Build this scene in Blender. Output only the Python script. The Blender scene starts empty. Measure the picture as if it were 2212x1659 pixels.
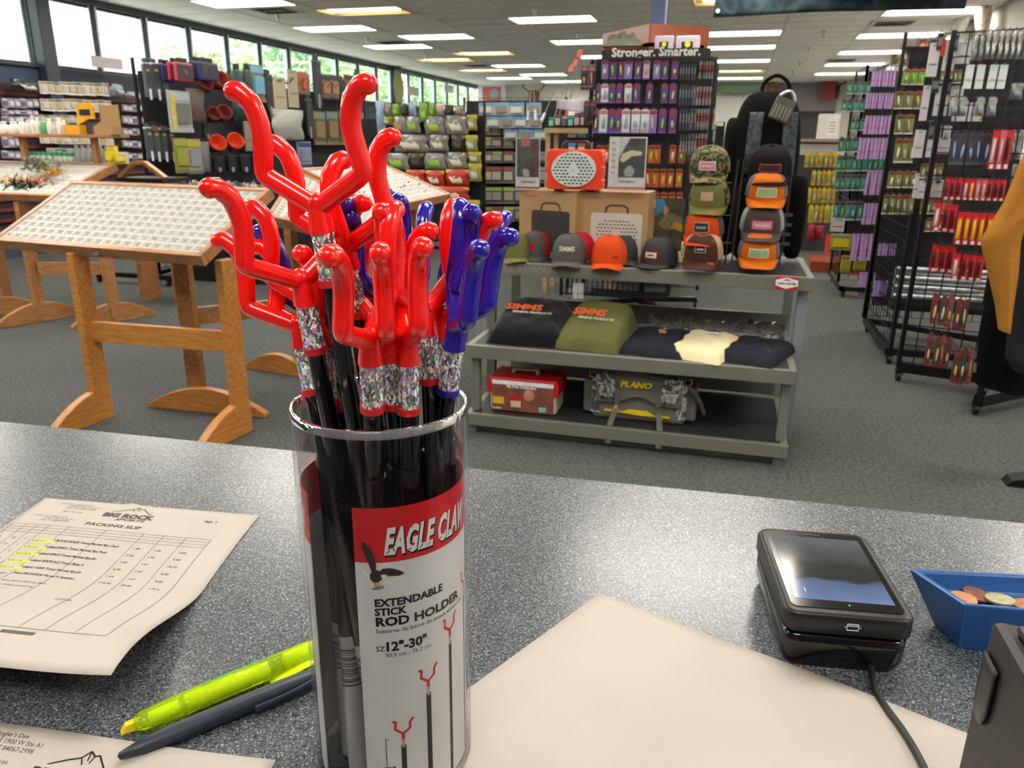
import bpy, math, random
from mathutils import Vector, Matrix, Euler
random.seed(7)
sc = bpy.context.scene
col = sc.collection
PI = math.pi
# ---------------------------------------------------------------- camera
CZ = 1.36
TH = math.radians(17.55); AZ = math.radians(15.4); RO = math.radians(0.55)
fwd = Vector((-math.sin(AZ)*math.cos(TH), math.cos(AZ)*math.cos(TH), -math.sin(TH)))
r0 = Vector((math.cos(AZ), math.sin(AZ), 0)); u0 = r0.cross(fwd)
rt = r0*math.cos(RO)+u0*math.sin(RO); up = -r0*math.sin(RO)+u0*math.cos(RO)
cam_d = bpy.data.cameras.new('camera'); cam = bpy.data.objects.new('camera', cam_d); col.objects.link(cam)
cam.matrix_world = Matrix(((rt.x, up.x, -fwd.x, 0), (rt.y, up.y, -fwd.y, 0), (rt.z, up.z, -fwd.z, CZ), (0, 0, 0, 1)))
cam_d.sensor_fit = 'HORIZONTAL'; cam_d.sensor_width = 36; cam_d.lens = 1661/2212*36
cam_d.clip_start = .02; cam_d.clip_end = 300
cam_d.dof.use_dof = True; cam_d.dof.focus_distance = .44; cam_d.dof.aperture_fstop = 26
sc.camera = cam
sc.view_settings.view_transform = 'Standard'; sc.view_settings.look = 'None'
sc.view_settings.gamma = 1; sc.view_settings.use_curve_mapping = False
sc.view_settings.exposure = 1.15
# ---------------------------------------------------------------- world: bright hazy daylight
W = bpy.data.worlds.new('world'); sc.world = W; W.use_nodes = True
wn = W.node_tree.nodes; wl = W.node_tree.links; wn.clear()
sky = wn.new('ShaderNodeTexSky'); sky.sky_type = 'HOSEK_WILKIE'; sky.turbidity = 4; sky.sun_direction = (.5, -.3, .8)
mixw = wn.new('ShaderNodeMix'); mixw.data_type = 'RGBA'; mixw.inputs[0].default_value = .85
mixw.inputs[7].default_value = (1, .98, .94, 1)
bg = wn.new('ShaderNodeBackground'); bg.inputs[1].default_value = 2.8
ow = wn.new('ShaderNodeOutputWorld')
wl.new(sky.outputs[0], mixw.inputs[6]); wl.new(mixw.outputs[2], bg.inputs[0]); wl.new(bg.outputs[0], ow.inputs[0])
sun_d = bpy.data.lights.new('sun', 'SUN'); sun_d.energy = 8; sun_d.angle = .02
sun = bpy.data.objects.new('sun', sun_d); col.objects.link(sun); sun.rotation_euler = (math.radians(35), math.radians(15), 0)
PANEL = 9.0   # strength of the ceiling light diffusers

# ---------------------------------------------------------------- helpers
def lin(h):
    if isinstance(h, str):
        h = h.lstrip('#'); c = [int(h[i:i+2], 16)/255 for i in (0, 2, 4)]
        return tuple((x/12.92 if x <= .04045 else ((x+.055)/1.055)**2.4) for x in c)+(1,)
    return tuple(h)+(1,)
MC = {}
def mat(key, color='#808080', rough=.5, metal=0., var=.12, scale=30, bump=0., bscale=200, spec=.5, trans=0., coat=0., emit=0, sheen=0):
    """a procedural surface: principled with a noise-varied colour and optional noise relief"""
    if key in MC: return MC[key]
    m = bpy.data.materials.new(key); m.use_nodes = True
    n = m.node_tree.nodes; l = m.node_tree.links; b = n['Principled BSDF']
    c = lin(color)
    tc = n.new('ShaderNodeTexCoord')
    if var:
        nz = n.new('ShaderNodeTexNoise'); nz.inputs['Scale'].default_value = scale; nz.inputs['Detail'].default_value = 3
        rp = n.new('ShaderNodeMapRange'); rp.inputs[1].default_value = .3; rp.inputs[2].default_value = .7
        rp.inputs[3].default_value = 1-var; rp.inputs[4].default_value = 1+var
        mx = n.new('ShaderNodeVectorMath'); mx.operation = 'SCALE'; mx.inputs[0].default_value = c[:3]
        l.new(tc.outputs['Object'], nz.inputs['Vector']); l.new(nz.outputs[0], rp.inputs[0]); l.new(rp.outputs[0], mx.inputs['Scale'])
        l.new(mx.outputs[0], b.inputs['Base Color'])
    else: b.inputs['Base Color'].default_value = c
    b.inputs['Roughness'].default_value = rough; b.inputs['Metallic'].default_value = metal
    b.inputs['Specular IOR Level'].default_value = spec
    b.inputs['Transmission Weight'].default_value = trans; b.inputs['Coat Weight'].default_value = coat
    b.inputs['Sheen Weight'].default_value = sheen
    if emit:
        b.inputs['Emission Color'].default_value = c; b.inputs['Emission Strength'].default_value = emit
    if bump:
        nb = n.new('ShaderNodeTexNoise'); nb.inputs['Scale'].default_value = bscale; bp = n.new('ShaderNodeBump')
        bp.inputs['Strength'].default_value = bump; bp.inputs['Distance'].default_value = .002
        l.new(tc.outputs['Object'], nb.inputs['Vector']); l.new(nb.outputs[0], bp.inputs['Height']); l.new(bp.outputs[0], b.inputs['Normal'])
    MC[key] = m
    return m
def nodes(key):
    m = bpy.data.materials.new(key); m.use_nodes = True
    MC[key] = m
    return m, m.node_tree.nodes, m.node_tree.links, m.node_tree.nodes['Principled BSDF']

def clear_mat(key, tint='#ffffff', refl=.9, edge='#9fa6a8', rough=.03, haze=0., hcol='#dddddd'):
    """clear sheet plastic: see-through with a fresnel reflection, darker where seen edge-on"""
    m, n, l, b = nodes(key)
    n.remove(b); out = n['Material Output']
    tr = n.new('ShaderNodeBsdfTransparent'); gl = n.new('ShaderNodeBsdfGlossy'); gl.inputs['Roughness'].default_value = rough
    lw = n.new('ShaderNodeLayerWeight'); lw.inputs[0].default_value = .25
    fr = n.new('ShaderNodeFresnel'); fr.inputs[0].default_value = 1.45
    mc = n.new('ShaderNodeMix'); mc.data_type = 'RGBA'; mc.inputs[6].default_value = lin(tint); mc.inputs[7].default_value = lin(edge)
    l.new(lw.outputs['Facing'], mc.inputs[0]); l.new(mc.outputs[2], tr.inputs[0])
    mt = n.new('ShaderNodeMath'); mt.operation = 'MULTIPLY'; mt.inputs[1].default_value = refl
    l.new(fr.outputs[0], mt.inputs[0])
    ms = n.new('ShaderNodeMixShader'); l.new(mt.outputs[0], ms.inputs[0])
    if haze:
        df = n.new('ShaderNodeBsdfDiffuse'); df.inputs[0].default_value = lin(hcol)
        nz = n.new('ShaderNodeTexNoise'); nz.inputs['Scale'].default_value = 25; nz.inputs['Detail'].default_value = 4
        hm = n.new('ShaderNodeMath'); hm.operation = 'MULTIPLY'; hm.inputs[1].default_value = haze*2
        tc = n.new('ShaderNodeTexCoord'); l.new(tc.outputs['Object'], nz.inputs[0]); l.new(nz.outputs[0], hm.inputs[0])
        m2 = n.new('ShaderNodeMixShader'); l.new(hm.outputs[0], m2.inputs[0]); l.new(tr.outputs[0], m2.inputs[1]); l.new(df.outputs[0], m2.inputs[2])
        bp = n.new('ShaderNodeBump'); bp.inputs['Strength'].default_value = .6; bp.inputs['Distance'].default_value = .01
        l.new(nz.outputs[0], bp.inputs['Height']); l.new(bp.outputs[0], gl.inputs['Normal'])
        l.new(m2.outputs[0], ms.inputs[1])
    else: l.new(tr.outputs[0], ms.inputs[1])
    l.new(gl.outputs[0], ms.inputs[2]); l.new(ms.outputs[0], out.inputs[0])
    return m

class MB:
    """collects primitives with a material index each; build() links them as ONE mesh object"""
    def __init__(s): s.v = []; s.f = []; s.m = []; s.sm = []
    def add(s, vs, fs, m=0, M=None, smooth=False):
        o = len(s.v)
        s.v += [tuple(M @ Vector(v)) for v in vs] if M is not None else [tuple(v) for v in vs]
        s.f += [tuple(o+i for i in f) for f in fs]; s.m += [m]*len(fs); s.sm += [smooth]*len(fs)
        return s
    def box(s, x0, x1, y0, y1, z0, z1, m=0, M=None):
        vs = [(x, y, z) for z in (z0, z1) for y in (y0, y1) for x in (x0, x1)]
        return s.add(vs, [(0, 2, 3, 1), (4, 5, 7, 6), (0, 1, 5, 4), (2, 6, 7, 3), (0, 4, 6, 2), (1, 3, 7, 5)], m, M)
    def cbox(s, c, d, m=0, M=None):
        return s.box(c[0]-d[0]/2, c[0]+d[0]/2, c[1]-d[1]/2, c[1]+d[1]/2, c[2]-d[2]/2, c[2]+d[2]/2, m, M)
    def quad(s, a, b, c, d, m=0, M=None): return s.add([a, b, c, d], [(0, 1, 2, 3)], m, M)
    def bar(s, a, b, w=.01, h=None, m=0, M=None):
        a = Vector(a); b = Vector(b); h = h or w; d = (b-a); L = d.length
        if L < 1e-6: return s
        q = d.normalized(); r = q.cross(Vector((0, 0, 1)))
        if r.length < 1e-3: r = Vector((1, 0, 0))
        r.normalize(); u = r.cross(q)
        vs = [p+r*sx*w/2+u*sz*h/2 for p in (a, b) for sx, sz in ((-1, -1), (1, -1), (1, 1), (-1, 1))]
        return s.add(vs, [(0, 1, 2, 3), (7, 6, 5, 4), (0, 4, 5, 1), (1, 5, 6, 2), (2, 6, 7, 3), (3, 7, 4, 0)], m, M)
    def tube(s, pts, r, n=12, m=0, M=None, caps=True, round_end=False):
        P = [Vector(p) for p in pts]; R = list(r) if hasattr(r, '__len__') else [r]*len(P)
        if round_end:
            d = (P[-1]-P[-2]).normalized(); e = P[-1]; rr = R[-1]
            for a in (20, 40, 60, 78): P.append(e+d*rr*math.sin(math.radians(a))); R.append(rr*math.cos(math.radians(a)))
        o = len(s.v); t = (P[1]-P[0]).normalized(); a = t.orthogonal().normalized()
        vs = []
        for i, p in enumerate(P):
            if i == 0: t = (P[1]-P[0]).normalized()
            elif i == len(P)-1: t = (P[-1]-P[-2]).normalized()
            else: t = ((P[i]-P[i-1]).normalized()+(P[i+1]-P[i]).normalized()).normalized()
            a = (a-t*a.dot(t)).normalized(); b = t.cross(a)
            k = 1.
            for j in range(n):
                w = 2*PI*j/n; vs.append(p+(a*math.cos(w)+b*math.sin(w))*R[i]*k)
        fs = []
        for i in range(len(P)-1):
            for j in range(n):
                fs.append((i*n+j, i*n+(j+1) % n, (i+1)*n+(j+1) % n, (i+1)*n+j))
        s.add(vs, fs, m, M, True)
        if caps:
            s.add(vs[:n], [tuple(reversed(range(n)))], m, M); s.add(vs[-n:], [tuple(range(n))], m, M)
        return s
    def cyl(s, x, y, z0, z1, r, r2=None, n=20, m=0, M=None):
        return s.tube([(x, y, z0), (x, y, z1)], [r, r if r2 is None else r2], n, m, M)
    def lathe(s, prof, n=24, m=0, M=None, a0=0, a1=2*PI):
        full = abs(a1-a0-2*PI) < 1e-6; k = n if full else n+1
        vs = [(r*math.cos(a0+(a1-a0)*j/n), r*math.sin(a0+(a1-a0)*j/n), z) for r, z in prof for j in range(k)]
        fs = []
        for i in range(len(prof)-1):
            for j in range(n):
                j2 = (j+1) % k
                fs.append((i*k+j, i*k+j2, (i+1)*k+j2, (i+1)*k+j))
        return s.add(vs, fs, m, M, True)
    def sheet(s, f, nu, nv, m=0, M=None, thick=0, smooth=True):
        """a grid surface f(u,v); thick>0 gives it a second side along -normal (approximated by z)"""
        vs = [Vector(f(i/nu, j/nv)) for j in range(nv+1) for i in range(nu+1)]
        g = lambda i, j, o=0: o+j*(nu+1)+i
        fs = [(g(i, j), g(i+1, j), g(i+1, j+1), g(i, j+1)) for j in range(nv) for i in range(nu)]
        if thick:
            o = len(vs); T = Vector((0, 0, thick)) if not isinstance(thick, Vector) else thick
            vs = vs+[v-T for v in vs]
            fs += [(g(i, j, o), g(i, j+1, o), g(i+1, j+1, o), g(i+1, j, o)) for j in range(nv) for i in range(nu)]
            for i in range(nu): fs += [(g(i, 0, o), g(i+1, 0, o), g(i+1, 0), g(i, 0)), (g(i, nv), g(i+1, nv), g(i+1, nv, o), g(i, nv, o))]
            for j in range(nv): fs += [(g(0, j), g(0, j+1), g(0, j+1, o), g(0, j, o)), (g(nu, j, o), g(nu, j+1, o), g(nu, j+1), g(nu, j))]
        return s.add(vs, fs, m, M, smooth)
    def prism(s, poly, y0, y1, m=0, M=None):
        """polygon in x,z extruded along y"""
        n = len(poly); vs = [(x, y0, z) for x, z in poly]+[(x, y1, z) for x, z in poly]
        fs = [tuple(range(n)), tuple(range(2*n-1, n-1, -1))]+[(i, i+n, (i+1) % n+n, (i+1) % n) for i in range(n)]
        return s.add(vs, fs, m, M)
    def ball(s, c, r, m=0, M=None, n=10, sz=1.):
        prof = [(r*math.sin(PI*i/n), -r*sz*math.cos(PI*i/n)) for i in range(n+1)]
        T = Matrix.Translation(c)
        return s.lathe(prof, n+2, m, (M @ T) if M is not None else T)
    def build(s, name, mats, parent=None, bevel=0, loc=None, rot=None, seg=2, subsurf=0):
        me = bpy.data.meshes.new(name); me.from_pydata(s.v, [], s.f)
        for q in (mats if isinstance(mats, (list, tuple)) else [mats]): me.materials.append(q)
        me.polygons.foreach_set('material_index', s.m); me.polygons.foreach_set('use_smooth', s.sm); me.update()
        o = bpy.data.objects.new(name, me); col.objects.link(o)
        if parent: o.parent = parent
        if loc is not None: o.location = loc
        if rot is not None: o.rotation_euler = rot
        if bevel:
            b = o.modifiers.new('bevel', 'BEVEL'); b.width = bevel; b.segments = seg; b.limit_method = 'ANGLE'; b.angle_limit = .6
        if subsurf:
            q = o.modifiers.new('sub', 'SUBSURF'); q.levels = subsurf; q.render_levels = subsurf
        return o
def tag(o, label=None, cat=None, group=None, kind=None):
    if label:
        o['label'] = label
    if cat: o['category'] = cat
    if group: o['group'] = group
    if kind: o['kind'] = kind
    return o
def thing(name, label, cat, loc=(0, 0, 0), rz=0, group=None, M=None):
    o = bpy.data.objects.new(name, None); col.objects.link(o); o.empty_display_size = .05
    if M is not None: o.matrix_world = M
    else: o.location = loc; o.rotation_euler = (0, 0, rz)
    return tag(o, label, cat, group)
def struct(o): o['kind'] = 'structure'; return o
KIDS = {}
def kids(o): return [c for c in bpy.data.objects if c.parent == o]
def copy_tree(o, ch, label=None, group=None):
    c = o.copy(); col.objects.link(c)
    if label: c['label'] = label
    if group: c['group'] = group
    for k in ch:
        d = k.copy(); col.objects.link(d); d.parent = c
    return c
ORD = ['', 'first', 'second', 'third', 'fourth', 'fifth', 'sixth', 'seventh', 'eighth', 'ninth', 'tenth', 'eleventh', 'twelfth',
       'thirteenth', 'fourteenth', 'fifteenth', 'sixteenth', 'seventeenth', 'eighteenth', 'nineteenth', 'twentieth']
def od(i): return ORD[i] if i < len(ORD) else ORD[20]+' plus '+ORD[i-20]
def text_mb(txt, size, fn=None, bold=0., shear=0., align='LEFT', sp=1., mb=None, m=0, M=None, squash=1.):
    """printed lettering as flat mesh; fn maps the (x,y) of the text plane to 3D"""
    c = bpy.data.curves.new('t', 'FONT'); c.body = txt; c.size = size; c.offset = bold*size; c.shear = shear
    c.align_x = align; c.space_character = sp; c.resolution_u = 2; c.fill_mode = 'FRONT'
    o = bpy.data.objects.new('t', c); me = bpy.data.meshes.new_from_object(o)
    mb = mb or MB()
    vs = [(v.co.x*squash, v.co.y) for v in me.vertices]
    vs = [fn(x, y) for x, y in vs] if fn else [(x, y, 0) for x, y in vs]
    mb.add(vs, [tuple(p.vertices) for p in me.polygons], m, M)
    bpy.data.objects.remove(o); bpy.data.curves.remove(c); bpy.data.meshes.remove(me)
    return mb
def ray(x, y): return fwd+rt*((x-1106)/1661)-up*((y-829.5)/1661)
def at_y(x, y, Y):
    d = ray(x, y); return Vector((0, 0, CZ))+d*(Y/d.y)
def at_x(x, y, X):
    d = ray(x, y); return Vector((0, 0, CZ))+d*(X/d.x)
def at_z(x, y, Z):
    d = ray(x, y); return Vector((0, 0, CZ))+d*((Z-CZ)/d.z)
# ================================================================ the room
XL, XR, YB, YF, H = -8.0, 3.05, 24.9, -3.0, 3.02
# carpet
m, n, l, b = nodes('grey ribbed carpet')
tc = n.new('ShaderNodeTexCoord'); nz = n.new('ShaderNodeTexNoise'); nz.inputs['Scale'].default_value = 60; nz.inputs['Detail'].default_value = 6
n2 = n.new('ShaderNodeTexNoise'); n2.inputs['Scale'].default_value = .7; n2.inputs['Detail'].default_value = 4
wv = n.new('ShaderNodeTexChecker'); wv.inputs['Scale'].default_value = 130
rp = n.new('ShaderNodeValToRGB'); rp.color_ramp.elements[0].position = .3; rp.color_ramp.elements[0].color = lin('#3a3d3c'); rp.color_ramp.elements[1].position = .72; rp.color_ramp.elements[1].color = lin('#666966')
mx = n.new('ShaderNodeMix'); mx.data_type = 'RGBA'; mx.blend_type = 'MULTIPLY'; mx.inputs[0].default_value = .35
m3 = n.new('ShaderNodeMath'); m3.operation = 'MULTIPLY_ADD'; m3.inputs[1].default_value = .25; m3.inputs[2].default_value = .35
bp = n.new('ShaderNodeBump'); bp.inputs['Strength'].default_value = .5; bp.inputs['Distance'].default_value = .004
for q in (nz, n2, wv): l.new(tc.outputs['Object'], q.inputs['Vector'])
ad = n.new('ShaderNodeMath'); ad.operation = 'ADD'; l.new(nz.outputs[0], ad.inputs[0]); l.new(m3.outputs[0], ad.inputs[1]); l.new(wv.outputs[1], m3.inputs[0])
ad.use_clamp = False
sb = n.new('ShaderNodeMath'); sb.operation = 'SUBTRACT'; sb.inputs[1].default_value = .42; l.new(ad.outputs[0], sb.inputs[0])
l.new(sb.outputs[0], rp.inputs[0]); l.new(rp.outputs[0], mx.inputs[6]); l.new(n2.outputs[0], mx.inputs[7]); l.new(mx.outputs[2], b.inputs['Base Color'])
l.new(sb.outputs[0], bp.inputs['Height']); l.new(bp.outputs[0], b.inputs['Normal']); b.inputs['Roughness'].default_value = .95; b.inputs['Specular IOR Level'].default_value = .15
CARPET = m
struct(MB().box(XL-.3, XR+1.5, YF, YB+.3, -.1, 0).build('floor', CARPET))
# ceiling: slab above, tiles and T bars below
CT = mat('white mineral ceiling tile', '#efede6', .95, var=.05, scale=3, bump=.3, bscale=150, spec=.2)
TB = mat('white painted ceiling grid', '#d6d3cb', .5, var=.03)
MD = mat('dark mill plenum', '#3a3a38', .9)
ceil = struct(MB().box(XL-.3, XR+1.5, YF, YB+.3, H+.09, H+.19).build('ceiling', MD))
TX, TY = 1.22, .61
LX = [-6.25, -5.03, -2.75, -.07, 2.30]
def tile_cells():
    xs = [XL+.02+i*TX for i in range(10)]
    return xs
X0 = -8.0-.02
lights = []   # (cx, cy, warm)
for cx, ys in ((-6.25, [(2.2, 0), (4.65, 0), (7.1, 0), (9.55, 0), (12.0, 0), (14.45, 0), (17.0, 1), (19.6, 1), (22.1, 0)]),
               (-5.03, [(.7, 0), (3.15, 0), (5.6, 0), (8.05, 0), (10.5, 1), (13.25, 0), (15.9, 1), (18.55, 0), (21.05, 0), (23.5, 0)]),
               (-2.68, [(-.5, 0), (1.95, 0), (4.4, 0), (6.85, 0), (9.3, 0), (11.75, 0), (14.4, 0), (16.9, 0), (19.4, 0), (21.9, 0)]),
               (-.07, [(-1., 0), (1.45, 0), (3.9, 0), (6.35, 0), (8.8, 0), (10.7, 1), (13.8, 0), (15.75, 0), (18.25, 0), (20.8, 1), (23.0, 0)]),
               (2.32, [(-.2, 0), (2.25, 0), (4.7, 0), (7.15, 0), (9.6, 0), (12.05, 0), (14.5, 0), (17., 0), (19.45, 0), (21.9, 0)])):
    for cy, w in ys: lights.append((cx, cy, w))
vents = [(-6.2, 10.2), (-6.08, 13.85), (-5.98, 18.3), (2.0, 13.1), (1.95, 18.45)]
# a tile field that leaves the light and vent openings free
xs = [-8.0+i*TX for i in range(10)]
def blocked(x0, x1, y0, y1):
    for cx, cy, w in lights:
        if x0 < cx+.61 and x1 > cx-.61 and y0 < cy+.305 and y1 > cy-.305: return True
    for cx, cy in vents:
        if x0 < cx+.3 and x1 > cx-.3 and y0 < cy+.3 and y1 > cy-.3: return True
    return False
cells = []
for i in range(9):
    x0, x1 = -8.0+i*TX, min(-8.0+(i+1)*TX, XR)
    y = 24.9
    while y > YF:
        y1 = y; y0 = max(y-TY, YF)
        if not blocked(x0+.02, x1-.02, y0+.02, y1-.02): cells.append((x0, x1, y0, y1))
        else:   # cut tile pieces round the openings
            cuts = sorted({x0, x1} | {c for cx, cy, w in lights if y0 < cy+.305 and y1 > cy-.305 for c in (cx-.61, cx+.61) if x0 < c < x1} |
                          {c for cx, cy in vents if y0 < cy+.3 and y1 > cy-.3 for c in (cx-.3, cx+.3) if x0 < c < x1})
            cuty = sorted({y0, y1} | {c for cx, cy, w in lights if x0 < cx+.61 and x1 > cx-.61 for c in (cy-.305, cy+.305) if y0 < c < y1} |
                          {c for cx, cy in vents if x0 < cx+.3 and x1 > cx-.3 for c in (cy-.3, cy+.3) if y0 < c < y1})
            for a, bb in zip(cuts, cuts[1:]):
                for c, d in zip(cuty, cuty[1:]):
                    if bb-a > .04 and d-c > .04 and not blocked(a+.01, bb-.01, c+.01, d-.01): cells.append((a, bb, c, d))
        y = y0
def near(c):
    return abs((c[2]+c[3])/2-13)
# those that the photograph shows, nearest first, as parts; the others joined
vis = sorted([c for c in cells if c[3] > 9 and c[1]-c[0] > .9 and c[3]-c[2] > .5], key=lambda c: c[2])[:290]
vset = set(vis); rest = MB()
tm = {}
for c in cells:
    w, d = round(c[1]-c[0]-.012, 3), round(c[3]-c[2]-.012, 3)
    if c in vset:
        k = (w, d)
        if k not in tm:
            o = MB().box(-w/2, w/2, -d/2, d/2, 0, .016).build('ceiling_tile', CT, ceil); tm[k] = o.data
        else:
            o = bpy.data.objects.new('ceiling_tile', tm[k]); col.objects.link(o); o.parent = ceil
        o.location = ((c[0]+c[1])/2, (c[2]+c[3])/2, H+random.uniform(0, .002))
    else: rest.box(c[0]+.006, c[1]-.006, c[2]+.006, c[3]-.006, H, H+.016)
tag(rest.build('ceiling_tiles', CT, ceil), kind='stuff')
g = MB()
for i in range(10):
    x = min(-8.0+i*TX, XR-.01); g.box(x-.012, x+.012, YF, YB, H-.006, H+.002)
y = 24.9
while y > 2:
    g.box(XL, XR, y-.009, y+.009, H-.004, H+.001); y -= TY
g.build('ceiling_grid', TB, ceil)
# troffer lights
EW = mat('cool light diffuser', '#fff9f0', .4, var=0, emit=PANEL); EY = mat('warm light diffuser', '#ffe0a0', .4, var=0, emit=PANEL*.8)
LF = mat('white lamp housing', '#e8e6df', .4, var=.02); LFY = mat('cream lamp housing', '#e9d9a4', .4, var=.02)
VM = mat('dark vent louvre', '#2c3236', .5, .3)
def lamp(cx, cy, w, lab):
    t = thing('ceiling_light', lab, 'ceiling light', (cx, cy, H), 0, 'ceiling troffer lights')
    f = MB(); hx, hy = .605, .3
    f.box(-hx, hx, -hy, -hy+.02, -.008, .06); f.box(-hx, hx, hy-.02, hy, -.008, .06)
    f.box(-hx, -hx+.02, -hy+.02, hy-.02, -.008, .06); f.box(hx-.02, hx, -hy+.02, hy-.02, -.008, .06)
    f.build('frame', LFY if w else LF, t)
    if w: MB().box(-hx+.02, hx-.02, -hy+.02, hy-.02, .03, .045).build('reflector', LFY, t); MB().box(-hx+.12, hx-.12, -.14, .14, .012, .03).build('diffuser', EY, t)
    else: MB().box(-hx+.02, hx-.02, -hy+.02, hy-.02, .026, .05).build('diffuser', EW, t)
cn = {}; bk = {}
rown = {-6.25: 'nearest the windows', -5.03: 'second from the windows', -2.68: 'over the middle aisle', -.07: 'above the sign tower', 2.32: 'nearest the right wall'}
for cx, cy, w in lights:
    cn[cx] = cn.get(cx, 0)+(1 if cy > 10 else 0)
    tone = 'warm' if w else 'white'
    bk[cx] = bk.get(cx, 0)+1
    lab = f'{tone} troffer light, {od(cn[cx])} from front in the row {rown[cx]}' if cy > 10 else f'{tone} troffer light above the counter end, {od(bk[cx])} of the row {rown[cx]}'
    lamp(cx, cy, w, lab)
for i, (cx, cy) in enumerate(vents):
    t = thing('ceiling_vent', ['dark square air diffuser by the front windows, nearest', 'dark square air diffuser by the windows, middle one', 'dark square air diffuser by the windows, farthest', 'dark air vent under the camouflage banner', 'dark air vent farthest back above the right racks'][i], 'vent', (cx, cy, H))
    MB().box(-.29, .29, -.29, .29, .005, .02).build('backing', VM, t)
    for k, s in enumerate((.29, .22, .15, .08)):
        q = MB(); z = -.012+.004*k
        for a in ((-s, s, -s, -s+.02), (-s, s, s-.02, s), (-s, -s+.02, -s, s), (s-.02, s, -s, s)): q.box(*a, z, z+.012)
        q.build('louvre', LF if k == 0 else VM, t)
SP = mat('brushed sprinkler metal', '#b9b3a3', .35, .6)
for i, (cx, cy) in enumerate([(-6.35, 10.5), (-6.28, 13.2), (-6.26, 15.9), (-2.7, 10.75), (-2.62, 13.3), (1.14, 13.7), (1.12, 16.), (1.15, 18.6), (1.16, 20.8)]):
    a = MB(); a.cyl(0, 0, -.008, 0, .045, .05, 12); a.cyl(0, 0, -.06, -.008, .022, .03, 10); a.cyl(0, 0, -.1, -.06, .008, .012, 8); a.cyl(0, 0, -.106, -.1, .028, .028, 10)
    tag(a.build('sprinkler', SP, loc=(cx, cy, H)), 'small metal sprinkler head on the ceiling, '+(['nearest the window vents', 'second along the window row', 'third along the window row', 'nearest in the middle aisle', 'second in the middle aisle', 'nearest right of the backpack', 'second right of the backpack', 'third right of the backpack', 'farthest right of the backpack'][i]), 'sprinkler', 'ceiling sprinklers')
# walls
NAVY = mat('slate blue wall paint', '#37465c', .7, var=.05, scale=4)
WHITE = mat('off white wall paint', '#dcd9d2', .8, var=.03, scale=3)
GREY = mat('mauve grey wall paint', '#8c8489', .8, var=.03, scale=3)
DKF = mat('charcoal window frame', '#39414a', .45, .2, var=.05)
ALU = mat('pale aluminium window bead', '#c6d2d6', .35, .5, var=.03)
MAHO = mat('mahogany slatwall', '#6d2f2a', .45, var=.15, scale=8)
SILL, WT = 2.16, 2.94
struct(MB().box(XL-.2, XL, YF, YB, 0, SILL).build('wall_left', NAVY))
struct(MB().box(XL-.2, XL, YF, YB, WT, H+.05).build('trim_1', DKF))
struct(MB().box(XL-.2, XR+.2, YB, YB+.2, 0, H+.05).build('wall_back', WHITE))
struct(MB().box(XR, XR+.2, YF, YB, 0, H+.05).build('wall_right', WHITE))
struct(MB().box(XL-.2, XR+.2, YF-.2, YF, 0, H+.05).build('wall_front', GREY))
struct(MB().box(.9, 2.62, YB-.06, YB-.001, 2.25, H).build('trim_2', GREY))
struct(MB().box(.9, 2.62, YB-.08, YB-.001, 2.14, 2.25).build('trim_3', mat('black wall band', '#17191b', .5)))
struct(MB().box(.9, 2.62, YB-.05, YB-.001, 0, 2.14).build('trim_4', mat('dim back room wall', '#4d484a', .8)))
GL = clear_mat('window glass', '#f4fbf8', .5, '#d0dcd8')
W0 = 8.0-.93*11; k = 1
y = W0
while y < YB-.2:
    y1 = min(y+.93, YB)
    wn_ = struct(MB().box(-.02, .02, 0, y1-y, 0, .03).box(-.02, .02, 0, y1-y, WT-SILL-.03, WT-SILL).build('window_%d' % k, DKF, loc=(XL-.08, y, SILL)))
    big = abs(y-8.0) < .1 or abs(y-18.23) < .1
    w = .13 if big else .035
    MB().box(-.06, .08 if big else .05, -w, w*.2, 0, WT-SILL).build('mullion', DKF, wn_)
    MB().box(-.05, .06, w*.2, w*.2+.035, 0, WT-SILL).box(-.05, .03, -w-.025, -w, 0, WT-SILL).build('glazing_bead', ALU, wn_)
    MB().box(-.006, .0, w*.2+.03, y1-y-w, .02, WT-SILL-.02).build('pane', GL, wn_)
    y += .93; k += 1
struct(MB().box(XL-.05, XL+.05, YF, YB, SILL-.03, SILL+.01).build('trim_5', DKF))
for i, (y, w) in enumerate(((8.0, .12), (18.25, .12))):
    struct(MB().box(XL, XL+.14, y-w, y+w*.6, 0, H).build('trim_%d' % (6+i), DKF, bevel=.01))
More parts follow.
